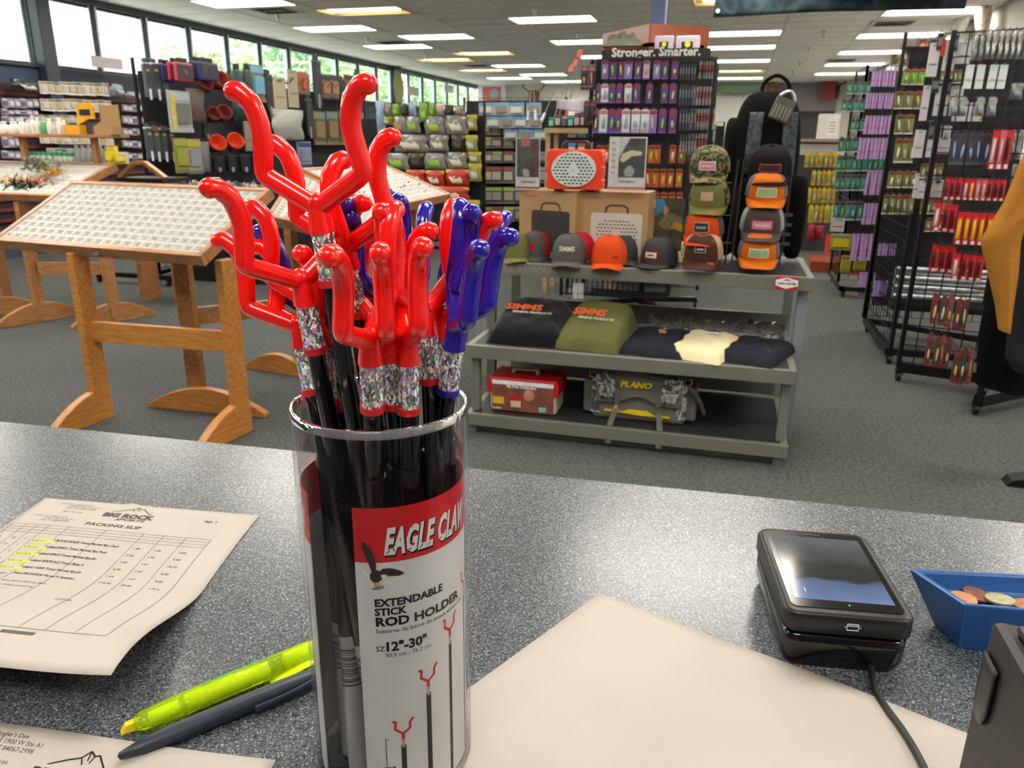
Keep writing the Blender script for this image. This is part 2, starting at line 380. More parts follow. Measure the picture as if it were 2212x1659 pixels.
# outside: pale ground, sunlit wall, trees
struct(MB().box(-60, XL-.25, -25, 75, -.3, -.05).build('ground', mat('pale sunlit asphalt', '#cfcdc6', .9)))
t = thing('building', 'white sunlit building across the street beyond the windows', 'building', (-34, 12, 0))
a = MB().box(-4, 4, -34, 26, -.05, 8); a.build('wall', mat('sunlit white stucco', '#f1efe9', .9), t)
MB().box(-4.4, 4.4, -34.4, 26.4, 8, 8.4).build('roof', mat('pale roof edge', '#cfcbc4', .8), t)
for i in range(9): MB().box(4.0, 4.05, -30+i*6, -28+i*6, 2, 4).build('window', mat('far dark glazing', '#7d8a90', .2), t)
LEAF = [mat('sunlit green leaves', '#b4cc94', .6, var=.35, scale=3), mat('deep green leaves', '#8fae84', .6, var=.35, scale=3)]
BARK = mat('grey brown bark', '#6b5a49', .9)
def tree(x, y, h, r, lab, mi=0, seed=1):
    rr = random.Random(seed)
    t = thing('tree', lab, 'tree', (x, y, -.05), 0, 'trees beyond the windows')
    MB().tube([(0, 0, 0), (.05, 0, h*.3), (0, .1, h*.6)], [.16, .12, .07], 8).build('trunk', BARK, t)
    a = MB()
    for i in range(2600):
        u = rr.uniform(-1, 1); p = rr.uniform(0, 2*PI); q = rr.random()**.4*r*(1+.25*math.sin(3*p+u*5))
        c = Vector((math.sqrt(1-u*u)*math.cos(p)*q, math.sqrt(1-u*u)*math.sin(p)*q, h*.62+u*q*.85))
        d = Vector((rr.uniform(-1, 1), rr.uniform(-1, 1), rr.uniform(-1, 1))).normalized(); e = d.orthogonal().normalized(); s = rr.uniform(.07, .16)
        a.add([c-d*s, c+e*s*.5, c+d*s, c-e*s*.5], [(0, 1, 2, 3)], 0)
    tag(a.build('foliage', LEAF[mi], t), kind='stuff')
for i, (x, y, h, r) in enumerate([(-14.5, 20.6, 4.6, 1.5), (-14, 23.6, 5.2, 1.9), (-13.6, 26.6, 5.0, 1.9), (-13.5, 30., 5.4, 2.1), (-12.5, 33.5, 5.2, 1.9)]):
    tree(x, y, h, r, ['pale green tree outside, leftmost of the row past the glass', 'second leafy tree from the left outside the windows', 'third leafy tree from the left outside the windows', 'fourth leafy tree from the left outside the windows', 'rightmost green tree outside, before the wide window post'][i], i % 2, i+3)
# ================================================================ the counter and what lies on it
CT_Z = 1.01
m, n, l, b = nodes('speckled graphite laminate')
tc = n.new('ShaderNodeTexCoord')
v1 = n.new('ShaderNodeTexVoronoi'); v1.inputs['Scale'].default_value = 1100
v2 = n.new('ShaderNodeTexVoronoi'); v2.inputs['Scale'].default_value = 800
nz = n.new('ShaderNodeTexNoise'); nz.inputs['Scale'].default_value = 400; nz.inputs['Detail'].default_value = 4
for q in (v1, v2, nz): l.new(tc.outputs['Object'], q.inputs['Vector'])
sp = n.new('ShaderNodeSeparateColor'); l.new(v1.outputs['Color'], sp.inputs[0])
gt = n.new('ShaderNodeMapRange'); gt.inputs[1].default_value = .62; gt.inputs[2].default_value = .95; l.new(sp.outputs[0], gt.inputs[0])
s2 = n.new('ShaderNodeSeparateColor'); l.new(v2.outputs['Color'], s2.inputs[0])
g2 = n.new('ShaderNodeMath'); g2.operation = 'GREATER_THAN'; g2.inputs[1].default_value = .95; l.new(s2.outputs[1], g2.inputs[0])
d2 = n.new('ShaderNodeMapRange'); d2.inputs[1].default_value = .5; d2.inputs[2].default_value = .3; l.new(v2.outputs['Distance'], d2.inputs[0])
g3 = n.new('ShaderNodeMath'); g3.operation = 'MULTIPLY'; l.new(g2.outputs[0], g3.inputs[0]); l.new(d2.outputs[0], g3.inputs[1])
cr = n.new('ShaderNodeValToRGB'); cr.color_ramp.elements[0].color = lin('#202427'); cr.color_ramp.elements[1].color = lin('#575c60')
cr.color_ramp.elements[0].position = .3; cr.color_ramp.elements[1].position = .7; l.new(nz.outputs[0], cr.inputs[0])
ma = n.new('ShaderNodeMix'); ma.data_type = 'RGBA'; l.new(gt.outputs[0], ma.inputs[0]); l.new(cr.outputs[0], ma.inputs[6]); ma.inputs[7].default_value = lin('#7d8388')
mb_ = n.new('ShaderNodeMix'); mb_.data_type = 'RGBA'; l.new(g3.outputs[0], mb_.inputs[0]); l.new(ma.outputs[2], mb_.inputs[6]); mb_.inputs[7].default_value = lin('#b4b7b9')
l.new(mb_.outputs[2], b.inputs['Base Color']); b.inputs['Roughness'].default_value = .24
b.inputs['Specular IOR Level'].default_value = .7
bp = n.new('ShaderNodeBump'); bp.inputs['Strength'].default_value = .15; bp.inputs['Distance'].default_value = .0005; l.new(nz.outputs[0], bp.inputs['Height']); l.new(bp.outputs[0], b.inputs['Normal'])
LAM = m
cA = math.atan2(.780-.716, .302+.878)
counter = thing('counter', 'dark speckled laminate shop counter across the foreground', 'counter', (-.256, .753, 0), cA)
MB().box(-2.2, 2.4, -1.0, 0, CT_Z-.038, CT_Z).build('worktop', LAM, counter, bevel=.0015)
MB().box(-2.2, 2.4, 0, .0025, CT_Z-.036, CT_Z-.002).build('edge_band', mat('pale laminate edge band', '#9ea4aa', .3), counter)
MB().box(-2.15, 2.35, -.92, -.08, .1, CT_Z-.038).build('cabinet', mat('dark grey counter front', '#2c3034', .6), counter)
MB().box(-2.15, 2.35, -.9, -.14, 0, .1).build('plinth', mat('black plinth', '#151515', .6), counter)

# ---- clear tube of rod holders
KS = .9667
TXc, TYc, TR, TZ = -.1660, .3453, .0456, .2210
zk = lambda z: KS*z+.0117
AC = clear_mat('clear acrylic', '#ffffff', .35, '#ecebee', .02)
RIM = clear_mat('bright acrylic rim', '#e8e4ec', 1.6, '#8a7f92', .05, .12)
tube = thing('display_tube', 'tall clear acrylic tube holding the red and blue rod holders', 'display tube', (TXc, TYc, CT_Z))
MB().lathe([(TR-.0022, .004), (TR-.0022, TZ-.004)], 72).lathe([(TR, 0), (TR, TZ-.003)], 72).build('wall', AC, tube)
MB().lathe([(TR-.0022, TZ-.004), (TR-.0024, TZ-.001), (TR-.0012, TZ+.0006), (TR, TZ-.0006), (TR+.0002, TZ-.004)], 72).build('rim', RIM, tube)
MB().lathe([(0, 0), (TR, 0), (TR-.001, .004), (0, .004)], 48).build('base', AC, tube)
A0 = -math.radians(64.4)   # direction facing the till side
CR_ = TR-.0028
def on_card(a, z, r=CR_, up_=0.): return ((r+up_)*math.cos(A0+a), (r+up_)*math.sin(A0+a), z)
card = thing('printed_card', 'red and white printed card rolled inside the clear tube', 'card', (TXc, TYc, CT_Z))
RED = mat('printed red', '#d8131c', .45, var=.02); PW = mat('printed white card', '#e4e5e3', .5, var=.03)
INK = mat('black print', '#141414', .5, var=.02); WINK = mat('white print', '#f2f2f2', .5, var=0)
a_s, a_e = math.radians(-21.5), math.radians(296.5)
ztop, zband = zk(.1748), zk(.1443)
def band(z0, z1, th=.0004, n=90):
    q = MB()
    q.sheet(lambda u, v: on_card(a_s+(a_e-a_s)*u, z0+(z1-z0)*v), n, 1)
    q.sheet(lambda u, v: on_card(a_s+(a_e-a_s)*u, z0+(z1-z0)*v, CR_-th), n, 1)
    return q
band(.004, zband).build('white_panel', PW, card); band(zband, ztop).build('red_header', RED, card)
def prt(txt, a_deg, z, size, bold=0, shear=0, mat_=INK, nm='lettering', squash=1., sp=1., stretch=1., mt=None, rise=0):
    a0 = math.radians(a_deg); R = CR_
    if z < .14: z = zk(z)
    fn = lambda x, y: on_card(a0+x/R, z+y*stretch+rise*x, R, .00012)
    return text_mb(txt, size, fn, bold, shear, squash=squash, sp=sp, mb=mt)
q = prt('EAGLE CLAW', -2, zband+.0048, .0155, .045, .35, squash=.55, sp=1.06, stretch=1.25); q.build('brand_lettering', WINK, card)
q = prt('EAGLE CLAW', -1.4, zband+.0041, .0155, .07, .35, squash=.55, sp=1.06, stretch=1.25)
q.v = [(x*.9995, y*.9995, z) for x, y, z in q.v]; q.build('brand_shadow', INK, card)
q = prt('W', -70, zband+.0048, .0155, .045, .35, squash=.55, stretch=1.25); q = prt('®', -64.4, zband+.014, .004, mt=q); 
q = MB(); prt('EAGLE CLAW', -147, zband+.0048, .0155, .045, .35, squash=.55, sp=1.06, stretch=1.25, mt=q); q.build('brand_lettering', WINK, card)
q = MB()
prt('EXTENDABLE', -9.8, .1187, .0059, .04, squash=1.05, mt=q)
prt('STICK', -9.8, .1133, .0056, .04, squash=1.05, mt=q)
prt('ROD HOLDER', -9.8, .1068, .0070, .04, squash=1.15, mt=q)
prt('Soporte de barra de pesca extensible', -9.8, .1025, .0034, 0, squash=1.08, mt=q)
prt('SZ', -10.2, .0912, .0042, .01, mt=q); prt('12"-30"', -4.6, .0912, .0075, .04, mt=q)
prt('30.5 cm - 76.2 cm', -4, .0874, .0034, mt=q); prt('12"', -9.5, .011, .0052, .03, mt=q)
q.build('product_lettering', INK, card)
# printed pictures of the forks on their sticks
pr = MB(); pk = MB()
def pline(pts, w, mbx, lift=.00014):
    for (a, z), (a2, z2) in zip(pts, pts[1:]):
        x, x2 = math.radians(a)*CR_, math.radians(a2)*CR_; d = Vector((x2-x, z2-z)); 
        if d.length < 1e-6: continue
        d.normalize(); e = Vector((-d.y, d.x))*w/2; d = d*w*.25
        P = [(x-e.x-d.x, z-e.y-d.y), (x+e.x-d.x, z+e.y-d.y), (x2+e.x+d.x, z2+e.y+d.y), (x2-e.x+d.x, z2-e.y+d.y)]
        mbx.add([on_card(px/CR_, pz, CR_, lift) for px, pz in P], [(0, 1, 2, 3)])
for a, z, zb in ((6, .0365, .0), (26, .066, .0), (47.4, .0905, .0), (72.5, .1095, 0)):
    z = zk(z)
    pline([(a-7, z+.0085), (a-5, z+.0078), (a-5.6, z+.0035), (a, z), (a+5, z+.003), (a+5.2, z+.0068), (a+7.5, z+.009)], .0014, pr)
    pline([(a, z), (a, z-.005)], .0018, pr); pline([(a, z-.004), (a, z-.0085)], .0015, MBg := (MBg if 'MBg' in globals() else MB()))
    pline([(a, z-.008), (a, .006)], .0022 if a > 40 else .0028, pk)
pline([(-4.5, .0445), (-6.5, .0445), (-6.5, .018)], .0004, pk)
pr.build('printed_fork', RED, card); pk.build('printed_stick', INK, card); MBg.build('printed_sleeve', mat('printed silver', '#b5b5b8', .4), card)
# printed bald eagle: wings, body, head, tail, feet
BR = mat('printed eagle brown', '#3d2a1d', .5, var=.3, scale=900); EY2 = mat('printed beak yellow', '#d6a02a', .5)
def ppoly(pts, mbx, lift, m=0):
    mbx.add([on_card(x/CR_, z, CR_, lift) for x, z in pts], [tuple(range(len(pts)))], m)
e0x, e0z = math.radians(-8.3)*CR_, zk(.1395)
def E_(L): return [(e0x+x*.001, e0z+z*.001) for x, z in L]
eg = MB()
ppoly(E_([(-1.6, 0), (-3.2, 5), (-4.6, 9.5), (-6.2, 14), (-5.6, 16.5), (-3.8, 15.4), (-1.6, 12.6), (.2, 8.5), (.8, 3), (.4, -1)]), eg, .00020)
ppoly(E_([(1, -1), (4, 1.4), (8, 1.4), (12, -.4), (14.8, -2.6), (12, -3.4), (8, -3.2), (5, -2.4), (3, -2.6)]), eg, .00020)
ppoly(E_([(-2.6, -2), (-.8, 1), (1.6, .6), (3.6, -2), (4.4, -3.4), (3, -5), (1, -6.4), (-1, -6.2), (-2.4, -4.4)]), eg, .00022)
ppoly(E_([(-2.6, -2.2), (-4.6, .2), (-6.6, .6), (-6.4, -.6), (-5, -2.2), (-3, -3.4)]), eg, .00024, 1)
ppoly(E_([(3, -2), (4.6, -1.8), (6, -2.6), (6, -3.6), (4.6, -4), (3.2, -4)]), eg, .00026, 1)
ppoly(E_([(6, -2.7), (7.1, -3.1), (6.7, -3.9), (6, -3.6)]), eg, .00028, 2)
ppoly(E_([(-.6, -6), (.4, -6.2), (.8, -8.2), (-.4, -8.6)]), eg, .00028, 2); ppoly(E_([(1.2, -6), (2, -5.8), (2.2, -8), (1.4, -8.4)]), eg, .00028, 2)
ppoly(E_([(-2.4, -10.2), (0, -8.6), (3, -8.4), (4, -7.8), (4.2, -9.4), (1.6, -10.4), (-1, -10.4)]), eg, .00027, 3)
eg.build('printed_eagle', [BR, WINK, EY2, mat('printed fish', '#97837c', .5)], card)

# ---- the rod holders
RP = mat('glossy red plastic', '#fa1008', .22, var=.02, coat=.3); RP.node_tree.nodes['Principled BSDF'].inputs['Subsurface Weight'].default_value = .12
RP.node_tree.nodes['Principled BSDF'].inputs['Subsurface Radius'].default_value = (.01, .002, .002); RP.node_tree.nodes['Principled BSDF'].inputs['Subsurface Scale'].default_value = .3
BP = mat('glossy royal blue plastic', '#21149a', .18, var=.02, coat=.3)
RR = mat('darker red collar', '#c51a16', .35, var=.03); KB = mat('glossy black metal tube', '#060606', .16, .0, var=0, spec=.7); KH = mat('black handle tube', '#0a0a0b', .25, var=0, spec=.6)
m, n, l, b = nodes('holographic glitter film')
tc = n.new('ShaderNodeTexCoord'); vo = n.new('ShaderNodeTexVoronoi'); vo.inputs['Scale'].default_value = 950
mp = n.new('ShaderNodeMapping'); mp.inputs['Scale'].default_value = (1, 1, .75); l.new(tc.outputs['Object'], mp.inputs[0]); l.new(mp.outputs[0], vo.inputs['Vector'])
sp = n.new('ShaderNodeSeparateColor'); l.new(vo.outputs['Color'], sp.inputs[0])
hs = n.new('ShaderNodeCombineColor'); hs.mode = 'HSV'; l.new(sp.outputs[0], hs.inputs[0])
sr = n.new('ShaderNodeMapRange'); sr.inputs[1].default_value = .25; sr.inputs[2].default_value = 1; sr.inputs[3].default_value = .1; sr.inputs[4].default_value = .95; l.new(sp.outputs[1], sr.inputs[0]); l.new(sr.outputs[0], hs.inputs[1])
vr = n.new('ShaderNodeMapRange'); vr.inputs[1].default_value = .35; vr.inputs[2].default_value = .95; vr.inputs[3].default_value = .3; vr.inputs[4].default_value = 1.2; l.new(sp.outputs[2], vr.inputs[0]); l.new(vr.outputs[0], hs.inputs[2])
l.new(hs.outputs[0], b.inputs['Base Color']); b.inputs['Metallic'].default_value = .35; b.inputs['Roughness'].default_value = .25
nv = n.new('ShaderNodeVectorMath'); nv.operation = 'MULTIPLY_ADD'; nv.inputs[1].default_value = (.9, .9, .9); nv.inputs[2].default_value = (-.45, -.45, -.45)
ge = n.new('ShaderNodeNewGeometry'); na = n.new('ShaderNodeVectorMath'); na.operation = 'ADD'; l.new(vo.outputs['Color'], nv.inputs[0]); l.new(nv.outputs[0], na.inputs[0]); l.new(ge.outputs['Normal'], na.inputs[1])
nn = n.new('ShaderNodeVectorMath'); nn.operation = 'NORMALIZE'; l.new(na.outputs[0], nn.inputs[0]); l.new(nn.outputs[0], b.inputs['Normal'])
HOLO = m
S9 = .87
def arc_path(sgn):
    K = Vector((sgn*.029, 0, .0165)); B_ = Vector((sgn*.0255, 0, .036)); C_ = Vector((sgn*.0268, 0, .047)); D_ = Vector((sgn*.031, 0, .0545)); T_ = Vector((sgn*.0372, 0, .0578))
    O_ = Vector((sgn*.002, 0, .0005)); d1 = (K-O_).normalized(); d2 = (B_-K).normalized()
    return [p*S9 for p in (O_, K-d1*.004, K-d1*.0012+d2*.0004, K+d2*.0022, K+d2*.006, B_, (B_+C_)/2+Vector((-sgn*.0004, 0, 0)), C_, (C_+D_)/2+Vector((-sgn*.0006, 0, .0008)), D_, (D_+T_)/2+Vector((-sgn*.0004, 0, .0012)), T_)]
def rod_holder(cl, O, U, S, label):
    O = Vector((O[0]*KS, O[1]*KS, CZ+(O[2]-CZ)*KS)); U = Vector(U).normalized(); S = Vector(S); S = (S-U*S.dot(U)).normalized(); Y_ = U.cross(S)
    L = (O.z-CT_Z-.006)/U.z; base = O-U*L
    M = Matrix(((S.x, Y_.x, U.x, base.x), (S.y, Y_.y, U.y, base.y), (S.z, Y_.z, U.z, base.z), (0, 0, 0, 1)))
    t = thing('rod_holder', label, 'rod holder', M=M, group='fork headed rod holders in the tube')
    fm = RP if cl == 'r' else BP; cm = RR if cl == 'r' else mat('darker blue collar', '#1d178a', .3, var=.03)
    T = Matrix.Translation((0, 0, L)); r = .0050*S9*1.02
    f = MB()
    for sgn in (-1, 1): f.tube(arc_path(sgn), [r*1.0]*12, 14, 0, T, round_end=True)
    f.ball((0, 0, .0015*S9), r*1.12, 0, T, 10)
    f.tube([(0, 0, .002), (0, 0, -.004), (0, 0, -.0115)], [r*1.05, r*1.15, .0068*S9], 20, 0, T)
    f.build('fork', fm, t)
    MB().cyl(0, 0, L-.0385*S9, L-.0115*S9, .0060*S9, n=24).build('glitter_sleeve', HOLO, t)
    MB().tube([(0, 0, L-.0425*S9), (0, 0, L-.0385*S9)], [.0068*S9, .0067*S9], 24).build('collar_ring', cm, t)
    zt = L-.0425*S9
    zh = min(zt-.012, .205 if L > .27 else .19)
    MB().cyl(0, 0, zh-.002, zt, .0052*S9, n=20).build('inner_tube', KB, t)
    h = MB(); h.tube([(0, 0, .085), (0, 0, zh-.003), (0, 0, zh)], [.0066*S9, .0066*S9, .0062*S9], 20)
    h.build('outer_tube', KH, t)
    MB().cyl(0, 0, .0, .0848, .0067*S9, n=20).build('grip', GRIP, t)
    return t
m, n, l, b = nodes('clear grip label with barcode')
tc = n.new('ShaderNodeTexCoord'); sx = n.new('ShaderNodeSeparateXYZ'); l.new(tc.outputs['Object'], sx.inputs[0])
wv = n.new('ShaderNodeTexNoise'); wv.noise_dimensions = '1D'; wv.inputs['Scale'].default_value = 900; wv.inputs['Detail'].default_value = 1; l.new(sx.outputs[2], wv.inputs['W'])
st = n.new('ShaderNodeMath'); st.operation = 'GREATER_THAN'; st.inputs[1].default_value = .5; l.new(wv.outputs[0], st.inputs[0])
z1 = n.new('ShaderNodeMapRange'); z1.interpolation_type = 'STEPPED'; z1.inputs['Steps'].default_value = 1; 
ga = n.new('ShaderNodeMath'); ga.operation = 'GREATER_THAN'; ga.inputs[1].default_value = .056; l.new(sx.outputs[2], ga.inputs[0])
gb = n.new('ShaderNodeMath'); gb.operation = 'LESS_THAN'; gb.inputs[1].default_value = .078; l.new(sx.outputs[2], gb.inputs[0])
gm = n.new('ShaderNodeMath'); gm.operation = 'MULTIPLY'; l.new(ga.outputs[0], gm.inputs[0]); l.new(gb.outputs[0], gm.inputs[1])
gs = n.new('ShaderNodeMath'); gs.operation = 'MULTIPLY'; l.new(gm.outputs[0], gs.inputs[0]); l.new(st.outputs[0], gs.inputs[1])
cm_ = n.new('ShaderNodeMix'); cm_.data_type = 'RGBA'; cm_.inputs[6].default_value = lin('#a9a8a4'); cm_.inputs[7].default_value = lin('#3a3d3f'); l.new(gs.outputs[0], cm_.inputs[0]); l.new(cm_.outputs[2], b.inputs['Base Color'])
b.inputs['Roughness'].default_value = .3
GRIP = m
FORKS = [
('r',(-0.1858,0.3303,1.3299),(-0.040,-0.130,0.991),(0.999,-0.025,0.037),'red rod holder standing tallest, in front'),
('r',(-0.1995,0.3335,1.2936),(-0.028,-0.179,0.983),(0.534,0.829,0.166),'red rod holder second tallest, left front'),
('r',(-0.1888,0.3614,1.3076),(-0.055,-0.100,0.993),(0.998,-0.032,0.052),'red rod holder raised high behind the tallest'),
('r',(-0.2184,0.3594,1.2638),(-0.224,0.131,0.966),(0.955,0.227,0.190),'red rod holder at the far left of the tube'),
('r',(-0.2110,0.3726,1.2550),(-0.127,0.194,0.973),(0.959,0.275,0.071),'red rod holder hidden behind the second tallest'),
('r',(-0.2110,0.3641,1.2750),(-0.065,0.083,0.994),(0.997,-0.029,0.067),'red rod holder at left, behind two taller ones'),
('r',(-0.1552,0.3150,1.2717),(0.101,-0.190,0.977),(-0.005,0.982,0.191),'red rod holder leaning nearest the viewer, left of centre'),
('r',(-0.1525,0.3299,1.2698),(0.044,-0.164,0.985),(-0.397,0.903,0.168),'red rod holder in the front middle, seen edge on'),
('r',(-0.1440,0.3327,1.2682),(0.052,-0.070,0.996),(0.570,-0.817,-0.087),'red rod holder front, right of the middle one'),
('r',(-0.1461,0.3632,1.2755),(-0.032,0.027,0.999),(0.190,0.982,-0.020),'red rod holder right of centre with raised right arm'),
('r',(-0.1439,0.3809,1.2691),(-0.019,0.053,0.998),(0.953,-0.301,0.034),'rightmost red rod holder beside the blue ones'),
('r',(-0.1753,0.3627,1.2696),(0.111,0.013,0.994),(0.932,-0.349,-0.099),'red rod holder in the middle of the bunch'),
('r',(-0.2060,0.3755,1.2504),(-0.071,0.077,0.994),(-0.104,0.991,-0.085),'red rod holder with one arm facing forward, left'),
('b',(-0.1276,0.3566,1.2705),(0.186,-0.129,0.974),(0.440,-0.875,-0.200),'blue rod holder at the right front'),
('b',(-0.1345,0.3820,1.2693),(0.203,0.017,0.979),(0.699,-0.702,-0.133),'rightmost blue rod holder'),
('b',(-0.1354,0.3913,1.2721),(0.243,0.129,0.961),(-0.026,0.992,-0.126),'blue rod holder at the back right'),
('b',(-0.1674,0.3956,1.2740),(-0.009,0.132,0.991),(-0.160,0.978,-0.132),'blue rod holder at the back, middle'),
('b',(-0.2084,0.3715,1.2651),(-0.181,-0.039,0.983),(0.953,-0.255,0.166),'leftmost blue rod holder, behind red ones'),
('b',(-0.1864,0.3913,1.2769),(-0.066,0.000,0.998),(-0.078,0.997,-0.005),'blue rod holder behind the raised red fork')]
for c_, O, U, S, lab in FORKS: rod_holder(c_, O, U, S, lab)

# ---- papers
PAP = mat('cream copy paper', '#b0a89e', .75, var=.03, scale=12, bump=.1, bscale=60, spec=.2)
GREYINK = mat('grey laser print', '#4b4744', .7, var=.05)
HILI = mat('highlighter ink', '#c6e02a', .7, var=.05)
def paper(name, label, O, ex, ey, w, h, lift, nu=24, nv=28, skew=0.):
    """O = top left corner, ex to the right along the top edge, ey downwards; lift(u,v) = height"""
    ex = Vector(ex).normalized(); ey = Vector(ey).normalized(); O = Vector(O)
    t = thing(name, label, 'paper', (O.x, O.y, CT_Z))
    def P(u, v, dz=0):
        q = ex*(u*w+skew*v*v)+ey*(v*h); k = max(0, lift(u, v))
        return (q.x, q.y, k+.0008+dz)
    MB().sheet(P, nu, nv, thick=.0003).build('sheet', PAP, t)
    return t, (lambda x, y: P(x/w, -y/h, .00025))
ex = (.227, .028); ey = (.122, -.99)
sm = lambda a: max(0, min(1, a))**2*(3-2*max(0, min(1, a)))
slip, F1_ = paper('packing_slip', 'cream packing slip with curled lower edge, left on the counter', (-.642, .556), (.99, .122), (.19, -.982), .230, .282,
                  lambda u, v: .044*sm((v-.4)/.6)*(.55+.45*u)+.004*math.sin(u*5)*v+.002*sm(1-abs(u-.42)/.05)*sm((.05-v)/.05), skew=.026)
lg = MB()
def line(F, x0, y0, x1, y1, w=.0005, mbx=None):
    n_ = 12; d = Vector((x1-x0, y1-y0)).normalized(); e = Vector((-d.y, d.x))*w/2
    for i in range(n_):
        a = (x0+(x1-x0)*i/n_, y0+(y1-y0)*i/n_); c = (x0+(x1-x0)*(i+1)/n_, y0+(y1-y0)*(i+1)/n_)
        mbx.add([F(a[0]-e.x, a[1]-e.y), F(c[0]-e.x, c[1]-e.y), F(c[0]+e.x, c[1]+e.y), F(a[0]+e.x, a[1]+e.y)], [(0, 1, 2, 3)])
def T_(F, s, x, y, size, bold=0, shear=0, mbx=None, sq=1): text_mb(s, size, lambda a, b_: F(x+a, y+b_), bold, shear, mb=mbx, squash=sq)
def logo(F, x, y, s, mbx):
    T_(F, 'BIG ROCK', x, y, .0115*s, .06, .0, mbx, 1.05); T_(F, 'SPORTS', x+.018*s, y-.0062*s, .0062*s, .02, .3, mbx, 1.5)
    pk_ = [(.006, .0105), (.017, .0155), (.026, .0185), (.03, .0235), (.034, .0205), (.037, .0215), (.045, .0135), (.051, .0105)]
    for a, c in zip(pk_, pk_[1:]): line(F, x+a[0]*s, y+a[1]*s, x+c[0]*s, y+c[1]*s, .0011*s, mbx)
    for a, c in (((.03, .0235), (.031, .017)), ((.034, .0205), (.033, .0155)), ((.026, .0185), (.029, .014))): line(F, x+a[0]*s, y+a[1]*s, x+c[0]*s, y+c[1]*s, .0009*s, mbx)
logo(F1_, .079, -.027, .92, lg)
T_(F1_, 'PACKING SLIP', .073, -.046, .0072, .03, 0, lg, 1.25); T_(F1_, 'Page  2', .182, -.022, .0046, .02, .2, lg)
T_(F1_, 'Sportsman', .003, -.258, .0062, .03, .25, lg, 1.2)
lg.build('lettering', INK, slip)
gt_ = MB()
for i, s in enumerate(["SHIP TO:  Angler's Den", '5348 S 1900 W Ste A1', 'Roy, UT 84067-2998']): T_(F1_, s, .024+(.012 if i else 0), -.010-.004*i, .0036, 0, 0, gt_)
T_(F1_, '(801) 773-1166', .036, -.0255, .0034, 0, 0, gt_)
for i, s in enumerate(["SOLD TO:  Angler's Den", '5348 S 1900 W Ste A1', 'Roy, UT 84067-2998']): T_(F1_, s, .014+(.012 if i else 0), -.036-.004*i, .0034, 0, 0, gt_)
ys_ = [-.053, -.058, -.063, -.068]
for yy in ys_: line(F1_, .004, yy, .204, yy, .0004, gt_)
for xx in (.004, .018, .030, .042, .062, .1, .138, .158, .180, .204): line(F1_, xx, -.053, xx, -.236, .0004, gt_)
line(F1_, .004, -.236, .204, -.236, .0005, gt_)
rows = ['LELAND 87625 Trout Magnet 8pc Card', 'Leland 87671 Trout Magnet 9pc Pack', 'Leland 87657 Trout Magnet Spn Jig', 'Leland 87670 E-Z Trout Float 4', 'Leland 14200 Trout Magnet Spn Jig', 'Penn PRCIV2500 Fierce IV Spinning']
for i, s in enumerate(rows):
    yy = -.080-.0115*i
    T_(F1_, s, .064, yy, .0047, .035, 0, gt_, .82); T_(F1_, '4528-%04d' % (12+i*31), .0435, yy-.0025, .0042, .01, 0, gt_, .8)
    T_(F1_, str(3+i*2), .008, yy, .004, .02, 0, gt_); T_(F1_, str(12-i), .021, yy, .004, .02, 0, gt_); T_(F1_, '1', .034, yy, .004, .02, 0, gt_)
    T_(F1_, ['1.99', '2.25', '1.69', '2.79', '1.69', '110.00'][i], .141, yy, .004, .02, 0, gt_); T_(F1_, ['1.20', '1.40', '1.01', '1.67', '1.01', '59.99'][i], .161, yy, .004, .02, 0, gt_)
    T_(F1_, ['3.60', '5.60', '10.10', '6.68', '9.09', '179.97'][i], .185, yy, .004, .02, 0, gt_)
for i in range(3): T_(F1_, ['Spare Spool, 2500 size, Black', 'Reel Fishing, includes bag', '**** RETAIL ZONED ****'][i], [.064, .064, .044][i], -.152-.0085*i, .004, 0, 0, gt_, .85)
T_(F1_, '1,277.00', .128, -.178, .004, .02, 0, gt_); line(F1_, .13, -.243, .155, -.243, .004, gt_)
gt_.build('fine_print', GREYINK, slip)
hl = MB()
for i, (x, w) in enumerate(((.043, .024), (.043, .022), (.042, .024), (.042, .022), (.040, .026))):
    yy = -.0812-.0115*i
    line(lambda a, c: tuple(Vector(F1_(a, c))-Vector((0, 0, .0001))), x, yy, x+w, yy, .0040, hl)
hl.build('highlight', HILI, slip)
slip2, F2_ = paper('packing_slip', 'cream packing slip cut off at the lower left corner', (-.441, .286), (.993, .121), (.121, -.993), .2159, .25, lambda u, v: .001*math.sin(u*6)+.004*sm((.1-v)/.1))
lg = MB()
for i, s in enumerate(["SHIP TO:  Angler's Den", '5348 S 1900 W Ste A1', 'Roy, UT 84067-2998', '', '(801) 773-1166']): T_(F2_, s, .022+(.014 if i else 0), -.0085-.0043*i, .0042, .005, 0, lg)
lg.build('fine_print', GREYINK, slip2); lg = MB(); logo(F2_, .079, -.0315, .9, lg); lg.build('lettering', INK, slip2)
sheet3, _ = paper('paper_sheet', 'large blank cream sheet under the card terminal cable', (-.074, .543), (.9385, -.345), (-.431, -.902), .34, .279,
                  lambda u, v: .0015*sm(1-abs(u-.5)/.3)*(1-v)+.0006)
